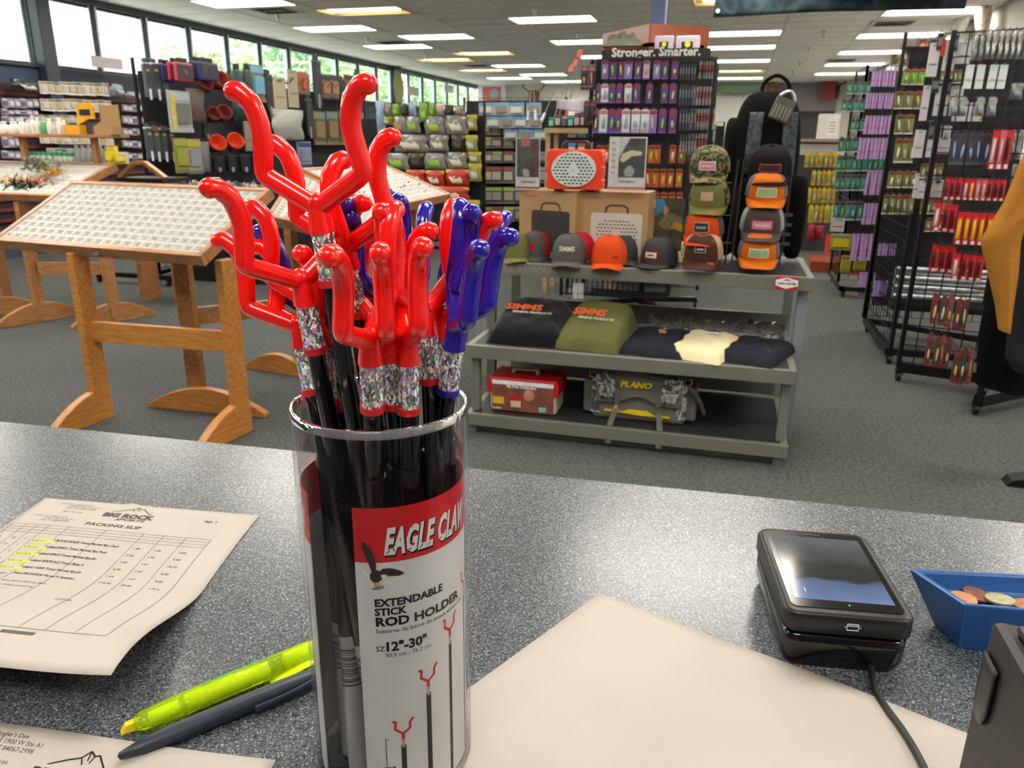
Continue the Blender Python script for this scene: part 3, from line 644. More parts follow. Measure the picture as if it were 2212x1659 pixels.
# ---- highlighter and pen
NEON = mat('neon yellow barrel', '#dcf81e', .15, var=.03, coat=.5); NEON.node_tree.nodes['Principled BSDF'].inputs['Emission Color'].default_value = (0, 0, 0, 1)
NEON2 = mat('yellow ink core', '#e8f000', .3, var=.02); NEOC = clear_mat('clear lime barrel', '#f2fb7c', .3, '#d3ee5a', .05, .28, '#cdf02c')
def lie(name, label, cat, a, b_, r):
    a = Vector(a); b_ = Vector(b_); d = (b_-a).normalized(); z = Vector((0, 0, 1)); y_ = z.cross(d).normalized(); z = d.cross(y_)
    M = Matrix(((d.x, y_.x, z.x, a.x), (d.y, y_.y, z.y, a.y), (d.z, y_.z, z.z, a.z), (0, 0, 0, 1)))
    return thing(name, label, cat, M=M)
hp = lie('highlighter', 'translucent neon yellow highlighter lying beside the tube', 'highlighter', (-.325, .307, CT_Z+.0078), (-.2475, .4145, CT_Z+.0078), .007)
def lx(prof, n_=20):   # lathe along x
    q = MB().lathe(prof, n_); q.v = [(z, y, x) for x, y, z in q.v]; q.f = [tuple(reversed(f)) for f in q.f]; return q
lx([(0, .004), (.0045, .004), (.0062, .009), (.0068, .016), (.0074, .03), (.0076, .11), (.0072, .135), (.006, .141), (0, .142)]).build('barrel', NEOC, hp)
lx([(0, .034), (.0056, .034), (.0056, .088), (0, .088)]).build('ink_core', NEON2, hp)
lx([(0, .012), (.004, .012), (.0045, .03), (0, .03)]).build('nib_holder', NEON, hp)
lx([(0, .1), (.0062, .1), (.0062, .14), (0, .14)]).build('plunger', NEON2, hp)
MB().prism([(-.004, -.0022), (.006, -.003), (.006, .003), (-.001, .0025)], -.0022, .0022).build('nib', mat('yellow felt nib', '#d8c81c', .8), hp)
q = MB(); q.sheet(lambda u, v: (.086+.05*u, -.0035+.007*v-.003, -.0015-.004*0+.0045*math.sin(u*2.6)+0*v-.0035), 10, 2, thick=.0014); q.v = [(x, y-.0068, z) for x, y, z in q.v]
q.build('clip', NEON, hp)
q = MB(); text_mb('SHARPIE ACCENT', .006, lambda x, y: (.045+x, .0077*math.sin(.35-(y-.002)/.0076*-1)+.0, .0077*math.cos(.35+(y-.002)/.0076)), .03, mb=q); q.build('lettering', mat('green print', '#1c8f6b', .5), hp)
pen = lie('pen', 'dark navy plastic pen lying below the highlighter', 'pen', (-.315, .287, CT_Z+.0062), (-.2395, .3845, CT_Z+.0062), .006)
NV = mat('matte navy plastic', '#1b2734', .42, var=.04)
lx([(0, 0), (.002, .001), (.0048, .014), (.006, .03), (.0062, .10), (.0056, .122), (.0032, .128), (.003, .14), (0, .141)]).build('barrel', NV, pen)
q = MB(); q.sheet(lambda u, v: (.078+.045*u, -.0062-.0018*math.sin(u*PI)-.0005, -.0028+.0055*v+.0035*(u-.3)), 12, 2, thick=Vector((0, .0014, 0))); q.build('clip', NV, pen)
# ---- card terminal
TM = mat('black soft plastic', '#131110', .38, var=.05, bump=.05, bscale=900); TG = mat('black gloss plastic', '#0f0d0c', .12, var=.02)
term = thing('card_terminal', 'black card payment terminal with lit screen on counter', 'card terminal', (.1035, .494, CT_Z), math.atan2(.012, .088))
def rr_poly(x0, x1, y0, y1, r, n_=6):
    P = []
    for cx, cy, a in ((x1-r, y1-r, 0), (x0+r, y1-r, 90), (x0+r, y0+r, 180), (x1-r, y0+r, 270)):
        for i in range(n_+1): w = math.radians(a+90*i/n_); P.append((cx+r*math.cos(w), cy+r*math.sin(w)))
    return P
def stack(rings, m=0, mbx=None):
    """rings = list of (poly, z or z-function); closes both ends"""
    q = mbx or MB(); N = len(rings[0][0]); vs = []
    for P, z in rings: vs += [(x, y, z(x, y) if callable(z) else z) for x, y in P]
    fs = [(i*N+j, i*N+(j+1) % N, (i+1)*N+(j+1) % N, (i+1)*N+j) for i in range(len(rings)-1) for j in range(N)]
    q.add(vs, fs, m, None, True); q.add(vs[:N], [tuple(reversed(range(N)))], m); q.add(vs[-N:], [tuple(range(N))], m)
    return q
ztop_ = lambda k: (lambda x, y: k+.10*(y)*.12)
R_ = lambda d, y0=0, y1=.122: rr_poly(-.043+d, .043-d, y0+d, y1-d, .010)
stack([(R_(.005), .0), (R_(.002), .008), (R_(.0015), .018), (R_(.0015), .0255), (R_(.004), .027)]).build('dock', TG, term)
stack([(R_(.005), .0255), (R_(.005), .030)]).build('card_slot', mat('deep black slot', '#020202', .3), term)
stack([(R_(.002), .029), (R_(0), .031), (R_(0), .043), (R_(.0012), .0452), (R_(.0042), .0457)]).build('body', TM, term)
stack([(rr_poly(-.0375, .0375, .007, .117, .005), .0455), (rr_poly(-.0375, .0375, .007, .117, .005), .0461)]).build('screen_glass', TG, term)
m, n, l, b = nodes('lit lake picture screen')
tc = n.new('ShaderNodeTexCoord'); sx = n.new('ShaderNodeSeparateXYZ'); l.new(tc.outputs['Object'], sx.inputs[0])
nz = n.new('ShaderNodeTexNoise'); nz.inputs['Scale'].default_value = 45; nz.inputs['Detail'].default_value = 5; l.new(tc.outputs['Object'], nz.inputs['Vector'])
ad = n.new('ShaderNodeMath'); ad.operation = 'MULTIPLY_ADD'; ad.inputs[1].default_value = .03; l.new(nz.outputs[0], ad.inputs[0]); l.new(sx.outputs[1], ad.inputs[2])
mr = n.new('ShaderNodeMapRange'); mr.inputs[1].default_value = .03; mr.inputs[2].default_value = .128; l.new(ad.outputs[0], mr.inputs[0])
cr = n.new('ShaderNodeValToRGB'); E0 = cr.color_ramp.elements; E0[0].position = 0; E0[0].color = lin('#7b93c4'); E0[1].position = 1; E0[1].color = lin('#6b7074')
for p_, c_ in ((.22, '#5d74a0'), (.27, '#56698c'), (.31, '#23272a'), (.52, '#2b2e28'), (.58, '#3c4136'), (.66, '#4a5152'), (.8, '#565c60')):
    e_ = E0.new(p_); e_.color = lin(c_)
l.new(mr.outputs[0], cr.inputs[0]); l.new(cr.outputs[0], b.inputs['Emission Color']); b.inputs['Emission Strength'].default_value = .34; b.inputs['Base Color'].default_value = (.01, .01, .01, 1); b.inputs['Roughness'].default_value = .08
MB().box(-.0335, .0335, .017, .108, .0461, .0463).build('display', m, term)
q = MB(); Tf = Matrix.Translation((0, 0, .0372))
# chip card symbol on the front edge
def fb(x0, x1, z0, z1): q.box(x0, x1, -.0003, .0003, z0, z1)
cx0, cz0 = .002, .0372
for a_ in ((-.0035, .0035, .0022, .0026), (-.0035, .0035, -.0026, -.0022), (-.0039, -.0035, -.0024, .0024), (.0035, .0039, -.0024, .0024), (-.0035, .0035, .0008, .0013)): fb(cx0+a_[0], cx0+a_[1], cz0+a_[2], cz0+a_[3])
for sg in (-1, 1): q.add([(cx0+sg*.0045, -.0003, cz0-.001), (cx0+sg*.0045, -.0003, cz0+.001), (cx0+sg*.0055, -.0003, cz0)], [(0, 1, 2), (2, 1, 0)])
q.build('card_symbol', WINK, term)
q = MB(); text_mb('verifone', .004, lambda x, y: (-.008+x, .1115+y*.7, .0465), .02, mb=q); q.build('lettering', mat('dark grey print', '#55504c', .5), term)
MB().box(.0015, .0022, .0118, .0124, .0463, .0465).build('status_light', mat('green status lamp', '#20ff70', .3, var=0, emit=2), term)
MB().box(-.0245, -.024, .026, .031, .0463, .0465).build('screen_mark', WINK, term)
q = MB(); q.prism([(-.024, .002), (-.021, .012), (-.016, .0145), (.022, .0145), (.027, .011), (.029, .002)], -.0004, .004)
q.v = [(x, y+.0035+(.004 if z < .008 else 0), z) for x, y, z in q.v]; q.build('cable_recess', mat('recess black', '#030303', .5), term)
cab = MB(); cp = [(.122, .503, .006), (.1215, .492, .0045), (.122, .475, .0035), (.126, .458, .0042), (.132, .44, .0042), (.1365, .42, .0042), (.139, .40, .0042), (.14, .37, .0042), (.15, .3, .0042)]
def smooth_path(P, k=5):
    P = [Vector(p) for p in P]; out = []
    for i in range(len(P)-1):
        a, b_, c, d = P[max(i-1, 0)], P[i], P[i+1], P[min(i+2, len(P)-1)]
        for j in range(k):
            t = j/k; out.append(.5*((2*b_)+(c-a)*t+(2*a-5*b_+4*c-d)*t*t+(3*b_-a-3*c+d)*t**3))
    return out+[P[-1]]
cab.tube(smooth_path(cp), .0022, 12)
tag(cab.build('cable', mat('black rubber cable', '#1a1817', .45), loc=(0, 0, CT_Z)), 'black cable from the card terminal across the blank sheet', 'cable')
# ---- blue coin tray, coins
BT = mat('royal blue moulded plastic', '#1b4f8c', .3, var=.04)
tray = thing('coin_tray', 'blue plastic coin tray holding pennies, right of terminal', 'coin tray', (.196, .54, CT_Z), .16)
P_ = lambda d, x0=-.017, x1=.075, y0=0., y1=.042: [(x0+d, y0+d), (x1-d, y0+d), (x1-d, y1-d), (x0+d, y1-d)]
o_b = [(-.006, .008), (.07, .004), (.07, .034), (-.012, .036)]; o_t = [(-.013, -.001), (.08, -.004), (.08, .05), (-.034, .046)]; i_t = [(-.0095, .003), (.076, 0), (.076, .046), (-.027, .042)]; i_b = [(-.006, .008), (.07, .006), (.07, .038), (-.016, .036)]
q = MB(); vs = []
for P, z in ((o_b, 0), (o_t, .042), (i_t, .042), (i_b, .030)): vs += [(x, y, z) for x, y in P]
q.add(vs, [(i*4+j, i*4+(j+1) % 4, (i+1)*4+(j+1) % 4, (i+1)*4+j) for i in range(3) for j in range(4)]+[(3, 2, 1, 0), (12, 13, 14, 15)])
q.build('tray', BT, tray, bevel=.0015)
CO = [mat('copper penny', '#c98a5a', .35, .7, scale=400, var=.2), mat('worn brown penny', '#7d4a3a', .5, .4, scale=400, var=.2), mat('nickel coin', '#a9a57e', .4, .6, scale=400, var=.2)]
for i, (x, y, z, mi, lab) in enumerate([(-.004, .02, .0335, 0, 'shiny copper penny lying left in the blue tray'), (.010, .029, .0325, 1, 'brown penny half hidden behind in the blue tray'), (.022, .021, .0345, 2, 'dull silver coin right of the pennies'), (.04, .02, .0325, 0, 'copper penny at the right end of blue tray')]):
    q = MB().tube([(0, 0, 0), (0, 0, .0015)], .0095, 24); q.tube([(0, 0, .0015), (0, 0, .0017)], .0035, 10)
    o = q.build('coin', CO[mi]); ca = math.cos(.16); sa = math.sin(.16); o.location = (.196+x*ca-y*sa, .54+x*sa+y*ca, CT_Z+z); o.rotation_euler = (.12*(i % 2), .06*i, i)
    tag(o, lab, 'coin', 'coins in the blue tray')
# ---- black till housing at the right edge
PZ = .17
pa, pb_, pc_ = at_z(2138, 1331, CT_Z+PZ), at_z(2212, 1462, CT_Z+PZ), at_z(2212, 1346, CT_Z+PZ)
pos = thing('receipt_printer', 'black boxy till printer at the lower right edge', 'receipt printer', (pa.x, pa.y, CT_Z))
d1 = (pb_-pa).normalized(); d2 = (pc_-pa).normalized(); Lz = Vector((0, 0, PZ)); w1, w2 = .16, .14
q = MB(); P4 = [Vector((0, 0, 0)), d1*w1, d1*w1+d2*w2, d2*w2]
q.add([p for p in P4]+[p+Lz for p in P4], [(3, 2, 1, 0), (4, 5, 6, 7), (0, 1, 5, 4), (1, 2, 6, 5), (2, 3, 7, 6), (3, 0, 4, 7)])
q.build('housing', mat('satin black steel', '#191716', .5, 0., var=.04), pos, bevel=.004)
q = MB(); I4 = [d1*.008+d2*.006, d1*(w1-.008)+d2*.006, d1*(w1-.008)+d2*(w2-.006), d1*.008+d2*(w2-.006)]
q.add([p+Lz for p in I4]+[p+Lz+Vector((0, 0, .004)) for p in I4], [(3, 2, 1, 0), (4, 5, 6, 7), (0, 1, 5, 4), (1, 2, 6, 5), (2, 3, 7, 6), (3, 0, 4, 7)])
q.build('lid', mat('dark brown plastic lid', '#231f1d', .4), pos, bevel=.002)
nrm = d1.cross(Vector((0, 0, 1))).normalized(); nrm = nrm if nrm.dot(Vector((0, 0, CZ))-pa) > 0 else -nrm
q = MB(); q.sheet(lambda u, v: d1*(.006+.014*u)+Vector((0, 0, PZ-.012-.028*v*(1-.3*(2*u-1)**4)))+nrm*.0006, 6, 4, thick=-nrm*.001); q.build('latch', TM, pos)
# ================================================================ wooden fly tables
def wood(key, c1, c2):
    m, n, l, b = nodes(key)
    tc = n.new('ShaderNodeTexCoord'); mp = n.new('ShaderNodeMapping'); mp.inputs['Scale'].default_value = (3, 18, 18)
    nz = n.new('ShaderNodeTexNoise'); nz.inputs['Scale'].default_value = 3; nz.inputs['Detail'].default_value = 6; nz.inputs['Distortion'].default_value = .6
    cr = n.new('ShaderNodeValToRGB'); cr.color_ramp.elements[0].color = lin(c1); cr.color_ramp.elements[1].color = lin(c2); cr.color_ramp.elements[0].position = .3; cr.color_ramp.elements[1].position = .7
    l.new(tc.outputs['Object'], mp.inputs[0]); l.new(mp.outputs[0], nz.inputs[0]); l.new(nz.outputs[0], cr.inputs[0]); l.new(cr.outputs[0], b.inputs['Base Color'])
    b.inputs['Roughness'].default_value = .38
    return m
OAK = wood('honey oiled alder wood', '#a2672c', '#c98a45'); OAK2 = wood('brown oiled alder wood', '#8f5d35', '#b98555')
TRAY = mat('white moulded plastic tray', '#b3b0a8', .5, var=.02)
def quad_fn(P00, P10, P11, P01):
    P00, P10, P11, P01 = map(Vector, (P00, P10, P11, P01))
    return lambda u, v: P00*(1-u)*(1-v)+P10*u*(1-v)+P11*u*v+P01*(1-u)*v
def tray_table(label, Q, nx, ny, name='fly_display_table', wd=OAK2, group='wooden fly display tables', dep=.015, frame_h=.055, rim=.2):
    """Q = front left, front right, back right, back left corners of the sloping top"""
    c0 = Vector(Q[0]); t = thing(name, label, 'table', (c0.x, c0.y, 0), 0, group)
    L = Vector((c0.x, c0.y, 0)); Q = [Vector(q)-L for q in Q]; F = quad_fn(*Q)
    N = (Q[1]-Q[0]).cross(Q[3]-Q[0]).normalized(); w = .028
    W_ = (Q[1]-Q[0]).length; D_ = (Q[3]-Q[0]).length; a = w/W_; b_ = w/D_
    for u0, u1, v0, v1 in ((0, 1, 0, b_), (0, 1, 1-b_, 1), (0, a, b_, 1-b_), (1-a, 1, b_, 1-b_)):
        q = MB(); c = [F(u0, v0), F(u1, v0), F(u1, v1), F(u0, v1)]; d = N*frame_h
        q.add(c+[x-d for x in c], [(0, 1, 2, 3), (7, 6, 5, 4), (0, 4, 5, 1), (1, 5, 6, 2), (2, 6, 7, 3), (3, 7, 4, 0)])
        q.build('frame_rail', wd, t, bevel=.003)
    q = MB(); vs = []; fs = []
    for i in range(nx):
        for j in range(ny):
            U = [a+(1-2*a)*(i+k)/nx for k in (0, rim/2, 1-rim/2, 1)]; V = [b_+(1-2*b_)*(j+k)/ny for k in (0, rim/2, 1-rim/2, 1)]
            o = len(vs); vs += [F(U[0], V[0]), F(U[3], V[0]), F(U[3], V[3]), F(U[0], V[3]), F(U[1], V[1]), F(U[2], V[1]), F(U[2], V[2]), F(U[1], V[2])]
            for k in range(8): vs[o+k] = vs[o+k]-N*.006
            m1 = F((U[1]*.6+U[2]*.4), V[1]*.35+V[2]*.65)-N*(dep+.006); m2 = F((U[1]*.4+U[2]*.6), V[1]*.35+V[2]*.65)-N*(dep+.006); vs += [m1, m2]
            fs += [(o, o+1, o+5, o+4), (o+1, o+2, o+6, o+5), (o+2, o+3, o+7, o+6), (o+3, o, o+4, o+7), (o+4, o+5, o+9, o+8), (o+5, o+6, o+9), (o+6, o+7, o+8, o+9), (o+7, o+4, o+8)]
    q.add(vs, fs); q.build('compartment_insert', TRAY, t)
    c = [F(a, b_), F(1-a, b_), F(1-a, 1-b_), F(a, 1-b_)]; q = MB(); q.add([x-N*(dep+.009) for x in c]+[x-N*(dep+.016) for x in c], [(0, 1, 2, 3), (7, 6, 5, 4), (0, 4, 5, 1), (1, 5, 6, 2), (2, 6, 7, 3), (3, 7, 4, 0)])
    q.build('bottom_board', wd, t)
    return t, F, N
# front table
dx = Vector((.9936, -.1134, 0)); FR = Vector((-2.175, 2.832, .876)); BRk = Vector((-2.118, 3.329, 1.137)); FLk = FR-dx*1.31; BLk = BRk-dx*1.31
t1, F1t, N1 = tray_table('nearest wooden fly table with an empty white compartment tray', (FLk, FR, BRk, BLk), 21, 10, wd=OAK2)
L = Vector((FLk.x, FLk.y, 0))
def foot(poly_len, h, th, cx, cy, ang, t, half=False, mt=OAK):
    """crescent foot lying along local y"""
    n_ = 12; P = [(-poly_len/2, 0)]+[(-poly_len/2+poly_len*i/n_, .02+h*math.sin(PI*i/n_)**.9) for i in range(n_+1)]+[(poly_len/2, 0)]
    if half: P = [(x, z) for x, z in P if x <= .0]+[(.05, h+.02), (.05, 0)]
    q = MB().prism(P, -th/2, th/2); o = q.build('foot', mt, t, bevel=.004); o.location = (cx, cy, 0); o.rotation_euler = (0, 0, ang); return o
for px, py in ((-2.96, 2.97), (-2.175, 3.0)):
    MB().box(-.022, .022, -.045, .045, .02, .84).build('leg', OAK, t1, bevel=.004, loc=(px-L.x, py-L.y, 0), rot=(0, 0, -.1))
    foot(.62, .14, .045, px-L.x, py-L.y, PI/2-.1, t1, half=True)
q = MB().bar((-3.0-L.x, 2.975-L.y, .455), (-2.2-L.x, 3.0-L.y, .455), .03, .1); q.build('stretcher', OAK, t1, bevel=.003)
# little oval badge on the front rail
p = Vector((-2.86, 2.92, .84)); e = MB(); pt = at_y(170, 531, 2.945)-L
fz = F1t(.535, 0)-N1*.028-Vector((.113*.02, .9936*.02, 0))*.2
q = MB(); q.tube([(0, 0, 0), (0, -.004, 0)], .021, 20); q.v = [(x, y, z*.55) for x, y, z in q.v]; o = q.build('oval_badge', mat('dark oval badge', '#39362f', .3, .4), t1); o.location = fz+Vector((-.0011, -.0015, 0))+Vector((-.003, -.003, -.004)); o.rotation_euler = (-math.atan2(.261, .5)+0, 0, -.1134)
# second and third trays
t2, F2t, N2 = tray_table('middle wooden fly tray with slotted foam between the front and rear tables', ((-2.28, 3.52, .985), (-1.62, 3.28, .93), (-1.86, 3.95, 1.0), (-2.46, 4.15, 1.19)), 9, 16, rim=.3, dep=.012)
L = Vector((-2.28, 3.52, 0))
for px, py in ((-2.66, 3.32), (-2.44, 4.0)):
    zt = .9 if py > 3.9 else .93
    MB().box(-.022, .022, -.045, .045, .03, zt).build('leg', OAK2, t2, bevel=.004, loc=(px-L.x, py-L.y, 0), rot=(0, 0, PI/2+.05 if py < 3.6 else .1))
foot(.68, .11, .045, -2.53-L.x, 3.22-L.y, .05, t2, mt=OAK); foot(.5, .10, .045, -2.56-L.x, 3.95-L.y, -.15, t2, mt=OAK)
MB().bar((-2.66-L.x, 3.34-L.y, .47), (-2.05-L.x, 4.05-L.y, .47), .03, .09).build('stretcher', OAK2, t2)
MB().box(-.022, .022, -.045, .045, .03, .9).build('leg', OAK2, t2, loc=(-2.0-L.x, 4.05-L.y, 0))
t3, F3t, N3 = tray_table('rear wooden fly tray with scattered small flies, right of the others', ((-1.84, 3.97, 1.0), (-1.81, 4.99, 1.02), (-2.29, 5.02, 1.2), (-2.43, 4.15, 1.2)), 16, 10, rim=.3, dep=.012)
L = Vector((-1.84, 3.97, 0))
for px, py in ((-2.0, 4.2), (-2.0, 4.8)): MB().box(-.022, .022, -.045, .045, .03, .98).build('leg', OAK2, t3, loc=(px-L.x, py-L.y, 0)); foot(.5, .1, .045, px-L.x, py-L.y, 0, t3)
flc = [mat('fly %d' % i, c, .8, var=.3, scale=300) for i, c in enumerate(('#4d3a26', '#7a8a3a', '#8c3b2c', '#2b2a28', '#c9a24a'))]
rr = random.Random(4)
def fly(mb_, x, y, z, s, m):
    for k in range(7):
        d = Vector((rr.uniform(-1, 1), rr.uniform(-1, 1), rr.uniform(0, .6))).normalized()*s; e = d.orthogonal().normalized()*s*.12
        mb_.add([Vector((x, y, z))-e, Vector((x, y, z))+e, Vector((x, y, z))+d], [(0, 1, 2)], m)
    mb_.ball((x, y, z), s*.22, m, n=5)
q = MB()
for i in range(46):
    u, v = rr.random()*.9+.05, rr.random()*.8+.1; p = F3t(u, v)+N3*.006; fly(q, p.x, p.y, p.z, rr.uniform(.008, .02), rr.randrange(5))
o = q.build('fishing_flies', flc, loc=(L.x, L.y, 0)); tag(o, 'many tiny tied flies scattered in the slots of the rear tray', 'flies', kind='stuff')
# left table with shelf on posts
t0, F0t, N0 = tray_table('left wooden fly table heaped with feathers, carrying a shelf', ((-6.1, 4.72, .95), (-4.62, 4.5, .96), (-4.58, 5.1, 1.165), (-6.1, 5.2, 1.17)), 20, 8, rim=.25)
L = Vector((-6.1, 4.72, 0))
for px, py in ((-5.04, 4.62), (-4.50, 4.78)):
    MB().box(-.022, .022, -.045, .045, .03, .9).build('leg', OAK2, t0, bevel=.004, loc=(px-L.x, py-L.y, 0)); foot(.66, .13, .045, px-L.x, py-L.y, PI/2-.35, t0, mt=OAK2)
foot(.6, .13, .045, -5.5-L.x, 4.7-L.y, PI/2-.6, t0, mt=OAK2); MB().box(-.022, .022, -.045, .045, .03, .9).build('leg', OAK2, t0, loc=(-5.5-L.x, 4.75-L.y, 0))
MB().bar((-5.0-L.x, 4.64-L.y, .41), (-4.5-L.x, 4.78-L.y, .41), .03, .09).build('stretcher', OAK2, t0)
Ys = 5.12
a = at_y(0, 288, Ys); b_ = at_y(255, 292, Ys); SZ = (a.z+b_.z)/2
MB().box(a.x-.5-L.x, b_.x-L.x, Ys-.10-L.y, Ys+.12-L.y, SZ-.022, SZ).build('shelf_board', OAK2, t0, bevel=.003)
for px in (-12-150, 52, 206):
    p = at_y(px, 320, Ys); MB().box(p.x-.02-L.x, p.x+.02-L.x, Ys-.02-L.y, Ys+.02-L.y, 1.15, SZ-.02).build('shelf_post', OAK2, t0)
# heap on the left tray: feather tufts
def tuft(name, lab, px, py, z, r, mts, n_=160, sz=.05, h=.04):
    p = at_z(px, py, z); q = MB()
    for i in range(n_):
        c = Vector((rr.gauss(0, r*.5), rr.gauss(0, r*.35), rr.random()*h)); d = Vector((rr.uniform(-1, 1), rr.uniform(-1, 1), rr.uniform(-.2, .8))).normalized()*sz*rr.uniform(.5, 1)
        e = d.cross(Vector((rr.random(), rr.random(), 1))).normalized()*sz*.12
        q.add([c-e*.4, c+d*.5-e, c+d, c+d*.5+e], [(0, 1, 2, 3)], rr.randrange(len(mts)))
    o = q.build(name, mts, loc=p); return tag(o, lab, 'feathers', 'feather bundles on the left tray', kind='stuff')
fm = lambda *c: [mat('feather '+x, x, .8, var=.2, scale=80) for x in c]
tuft('feather_bundle', 'tan feather bundle at the left of the fly tray', 30, 402, 1.04, .16, fm('#c9ac82', '#a98a5c', '#d9c6a2'), 200, .07)
tuft('feather_bundle', 'grey green feather bundle standing in the middle of the tray', 88, 372, 1.10, .13, fm('#8b8d76', '#6d7358', '#a5a592'), 260, .08, .09)
tuft('feather_bundle', 'yellow and orange feathers right of the grey bundle', 118, 380, 1.08, .08, fm('#c9b02a', '#d98524', '#a58c2c'), 130, .05)
tuft('feather_bundle', 'salmon pink feathers beside the front of left tray', 78, 404, 1.04, .09, fm('#b9775f', '#c98f78'), 150, .06)
tuft('feather_bundle', 'black and green feathers in front of the tan bundle', 45, 410, 1.03, .09, fm('#1f2a26', '#20483c'), 110, .06)
tuft('feather_bundle', 'small yellow feathers at the tray back edge', 145, 360, 1.13, .05, fm('#c99a1a', '#8f6b22'), 70, .04)
# ================================================================ steel display table
ST = mat('warm grey painted steel', '#77776d', .45, .15, var=.06, scale=6); SH = mat('black rubber shelf mat', '#26262a', .55, var=.1, scale=20)
STB = mat('pale blue grey steel', '#8d969c', .4, .3, var=.03)
rack = thing('display_table', 'three tier grey steel display table stocked with caps and shirts', 'display table', (0, 0, 0))
Xl, Xr = -1.15, .335
def shelf(name, x0, x1, y0, y1, z0, z1):
    s = MB().box(x0, x1, y0, y0+.03, z0, z1).box(x0, x0+.03, y0+.03, y1-.03, z0, z1).box(x1-.03, x1, y0+.03, y1-.03, z0, z1).box(x0, x1, y1-.03, y1, z0, z1).box(x0+.03, x1-.03, y0+.03, y1-.03, z0, z1-.006).build(name, ST, rack, bevel=.003)
    MB().box(x0+.03, x1-.03, y0+.03, y1-.03, z1-.006, z1-.001).build('shelf_mat', SH, s)
    return s
top = shelf('top_shelf', Xl, .385, 3.60, 4.25, .735, .797); shelf('middle_shelf', Xl, Xr, 3.34, 4.12, .375, .438); shelf('bottom_shelf', Xl, Xr, 3.32, 4.02, .042, .102)
for x, y, z0, z1 in ((.352, 3.685, 0, .735), (.33, 4.17, 0, .735), (-1.13, 3.70, 0, .735), (-1.13, 4.17, 0, .735)): MB().box(x-.022, x+.022, y-.02, y+.02, z0, z1).build('post', STB if x > 0 else ST, rack, bevel=.002)
for x, y, z0, z1 in ((.305, 3.40, .1, .375), (-1.115, 3.40, .1, .375), (.30, 3.36, 0, .042), (-1.12, 3.36, 0, .042)): MB().box(x-.02, x+.02, y-.02, y+.02, z0, z1).build('post', ST, rack, bevel=.002)
MB().box(Xl+.02, Xr-.03, 3.37, 3.40, .004, .03).build('base_rail', ST, rack); MB().box(Xl+.02, Xr-.03, 4.12, 4.15, .004, .03).build('base_rail', ST, rack)
MB().box(Xl+.03, Xr-.03, 4.05, 4.06, .102, .375).build('back_panel', mat('brushed metal back sheet', '#8b8782', .35, .6, var=.05), rack)
MB().box(Xl+.03, Xr+.0, 4.13, 4.14, .40, .52).build('back_panel', mat('brushed metal back sheet', '#8b8782'), rack)
q = text_mb('UNDER ARMOUR', .042, lambda x, y: (-1.145+x, 3.5985, .752+y), .03, sp=1.1, squash=1.05); q.build('embossed_lettering', mat('pale embossed letters', '#8d8d82', .5, .1), rack)
sg = at_y(1700, 605, 3.6); q = MB().box(sg.x-.047, sg.x+.047, 3.594, 3.6, .738, .796); o = q.build('price_sticker', mat('red sticker', '#c4162a', .5, var=.02), rack)
MB().prism([(sg.x-.047, .758), (sg.x-.047, .782), (sg.x, .793), (sg.x+.047, .782), (sg.x+.047, .758), (sg.x, .743)], 3.5925, 3.594).build('white_badge', mat('white sticker', '#e9e9e6', .5), o)
q = text_mb('FRESH WATER', .012, lambda x, y: (sg.x-.038+x, 3.592, .762+y), .04); q.prism([(sg.x-.02, .778), (sg.x, .787), (sg.x+.02, .778), (sg.x, .781)], 3.5915, 3.592); q.build('black_print', INK, o)
# ---- folded shirts
def noise2(x, y, s): return math.sin(x*7+s)*math.cos(y*9+s*2)+.5*math.sin(x*17+y*13+s*3)
def shirt(name, label, x, y, z, w, d, h, ang, m, layers=1, tilt=0., text=None, tag_=None, collar=False, seed=0):
    t = thing(name, label, 'clothing', (x, y, z), ang, 'folded tops on the middle shelf')
    hz = 0
    for k in range(layers):
        def top_(u, v, k=k):
            a = 2*u-1; b2 = 2*v-1; e = (1-abs(a)**5)*(1-abs(b2)**6); e = max(0, e)**.35
            xx = w/2*a*(1-.04*noise2(u, v, seed+k)*abs(b2)); yy = d/2*b2*(1+.03*noise2(v, u, seed))
            zz = h/layers*(k+1)*e*(1+.05*noise2(u*2, v*2, seed+k))+tilt*(yy+d/2)*e
            if collar and abs(a) < .32 and b2 > .55: zz -= (.32-abs(a))/.32*(b2-.55)/.45*h*.55
            return (xx, yy, max(zz, .001*(1+k)))
        q = MB().sheet(top_, 26, 22); o = q.build('folded_layer' if k < layers-1 else 'top_fold', m, t)
    s = math.sin(ang)
    surf = lambda px, py: (px, py, h*1.03+tilt*(py+d/2)+.002)
    if text:
        big, small, fc = text
        T = MB(); text_mb(big, .068, lambda a, b_: surf(-w*.38+a, -d*.02+b_), .04, mb=T, squash=.98*w/.36); T.build('chest_lettering', mat('orange shirt print', '#d9622c', .7, var=.02), t)
        T = MB(); text_mb(small, .022, lambda a, b_: surf(-w*.26+a, -d*.02-.03+b_), .02, mb=T, squash=.98*w/.36); T.build('small_lettering', mat('pale shirt print', '#d8d5cf', .7, var=.02), t)
    if tag_:
        tx, ty, tc_, ta = tag_; q = MB().box(-.016, .016, -.035, .035, 0, .001); q.build('price_tag', tc_, t, loc=surf(tx, ty), rot=(0, 0, ta))
    return t
BLK = mat('black cotton fleece', '#121215', .95, var=.15, bump=.2, spec=.1, sheen=.2); OLV = mat('olive cotton fleece', '#5c5c36', .9, var=.08, bump=.2, spec=.1)
NVY = mat('charcoal navy jersey', '#25262e', .9, var=.1, bump=.1, spec=.1); CRM = mat('cream jersey', '#d9cca4', .9, var=.04, bump=.1, spec=.1)
KRAFT = mat('orange kraft tag', '#b97a42', .8); WTAG = mat('white paper tag', '#e3e3e0', .7)
zs = .438
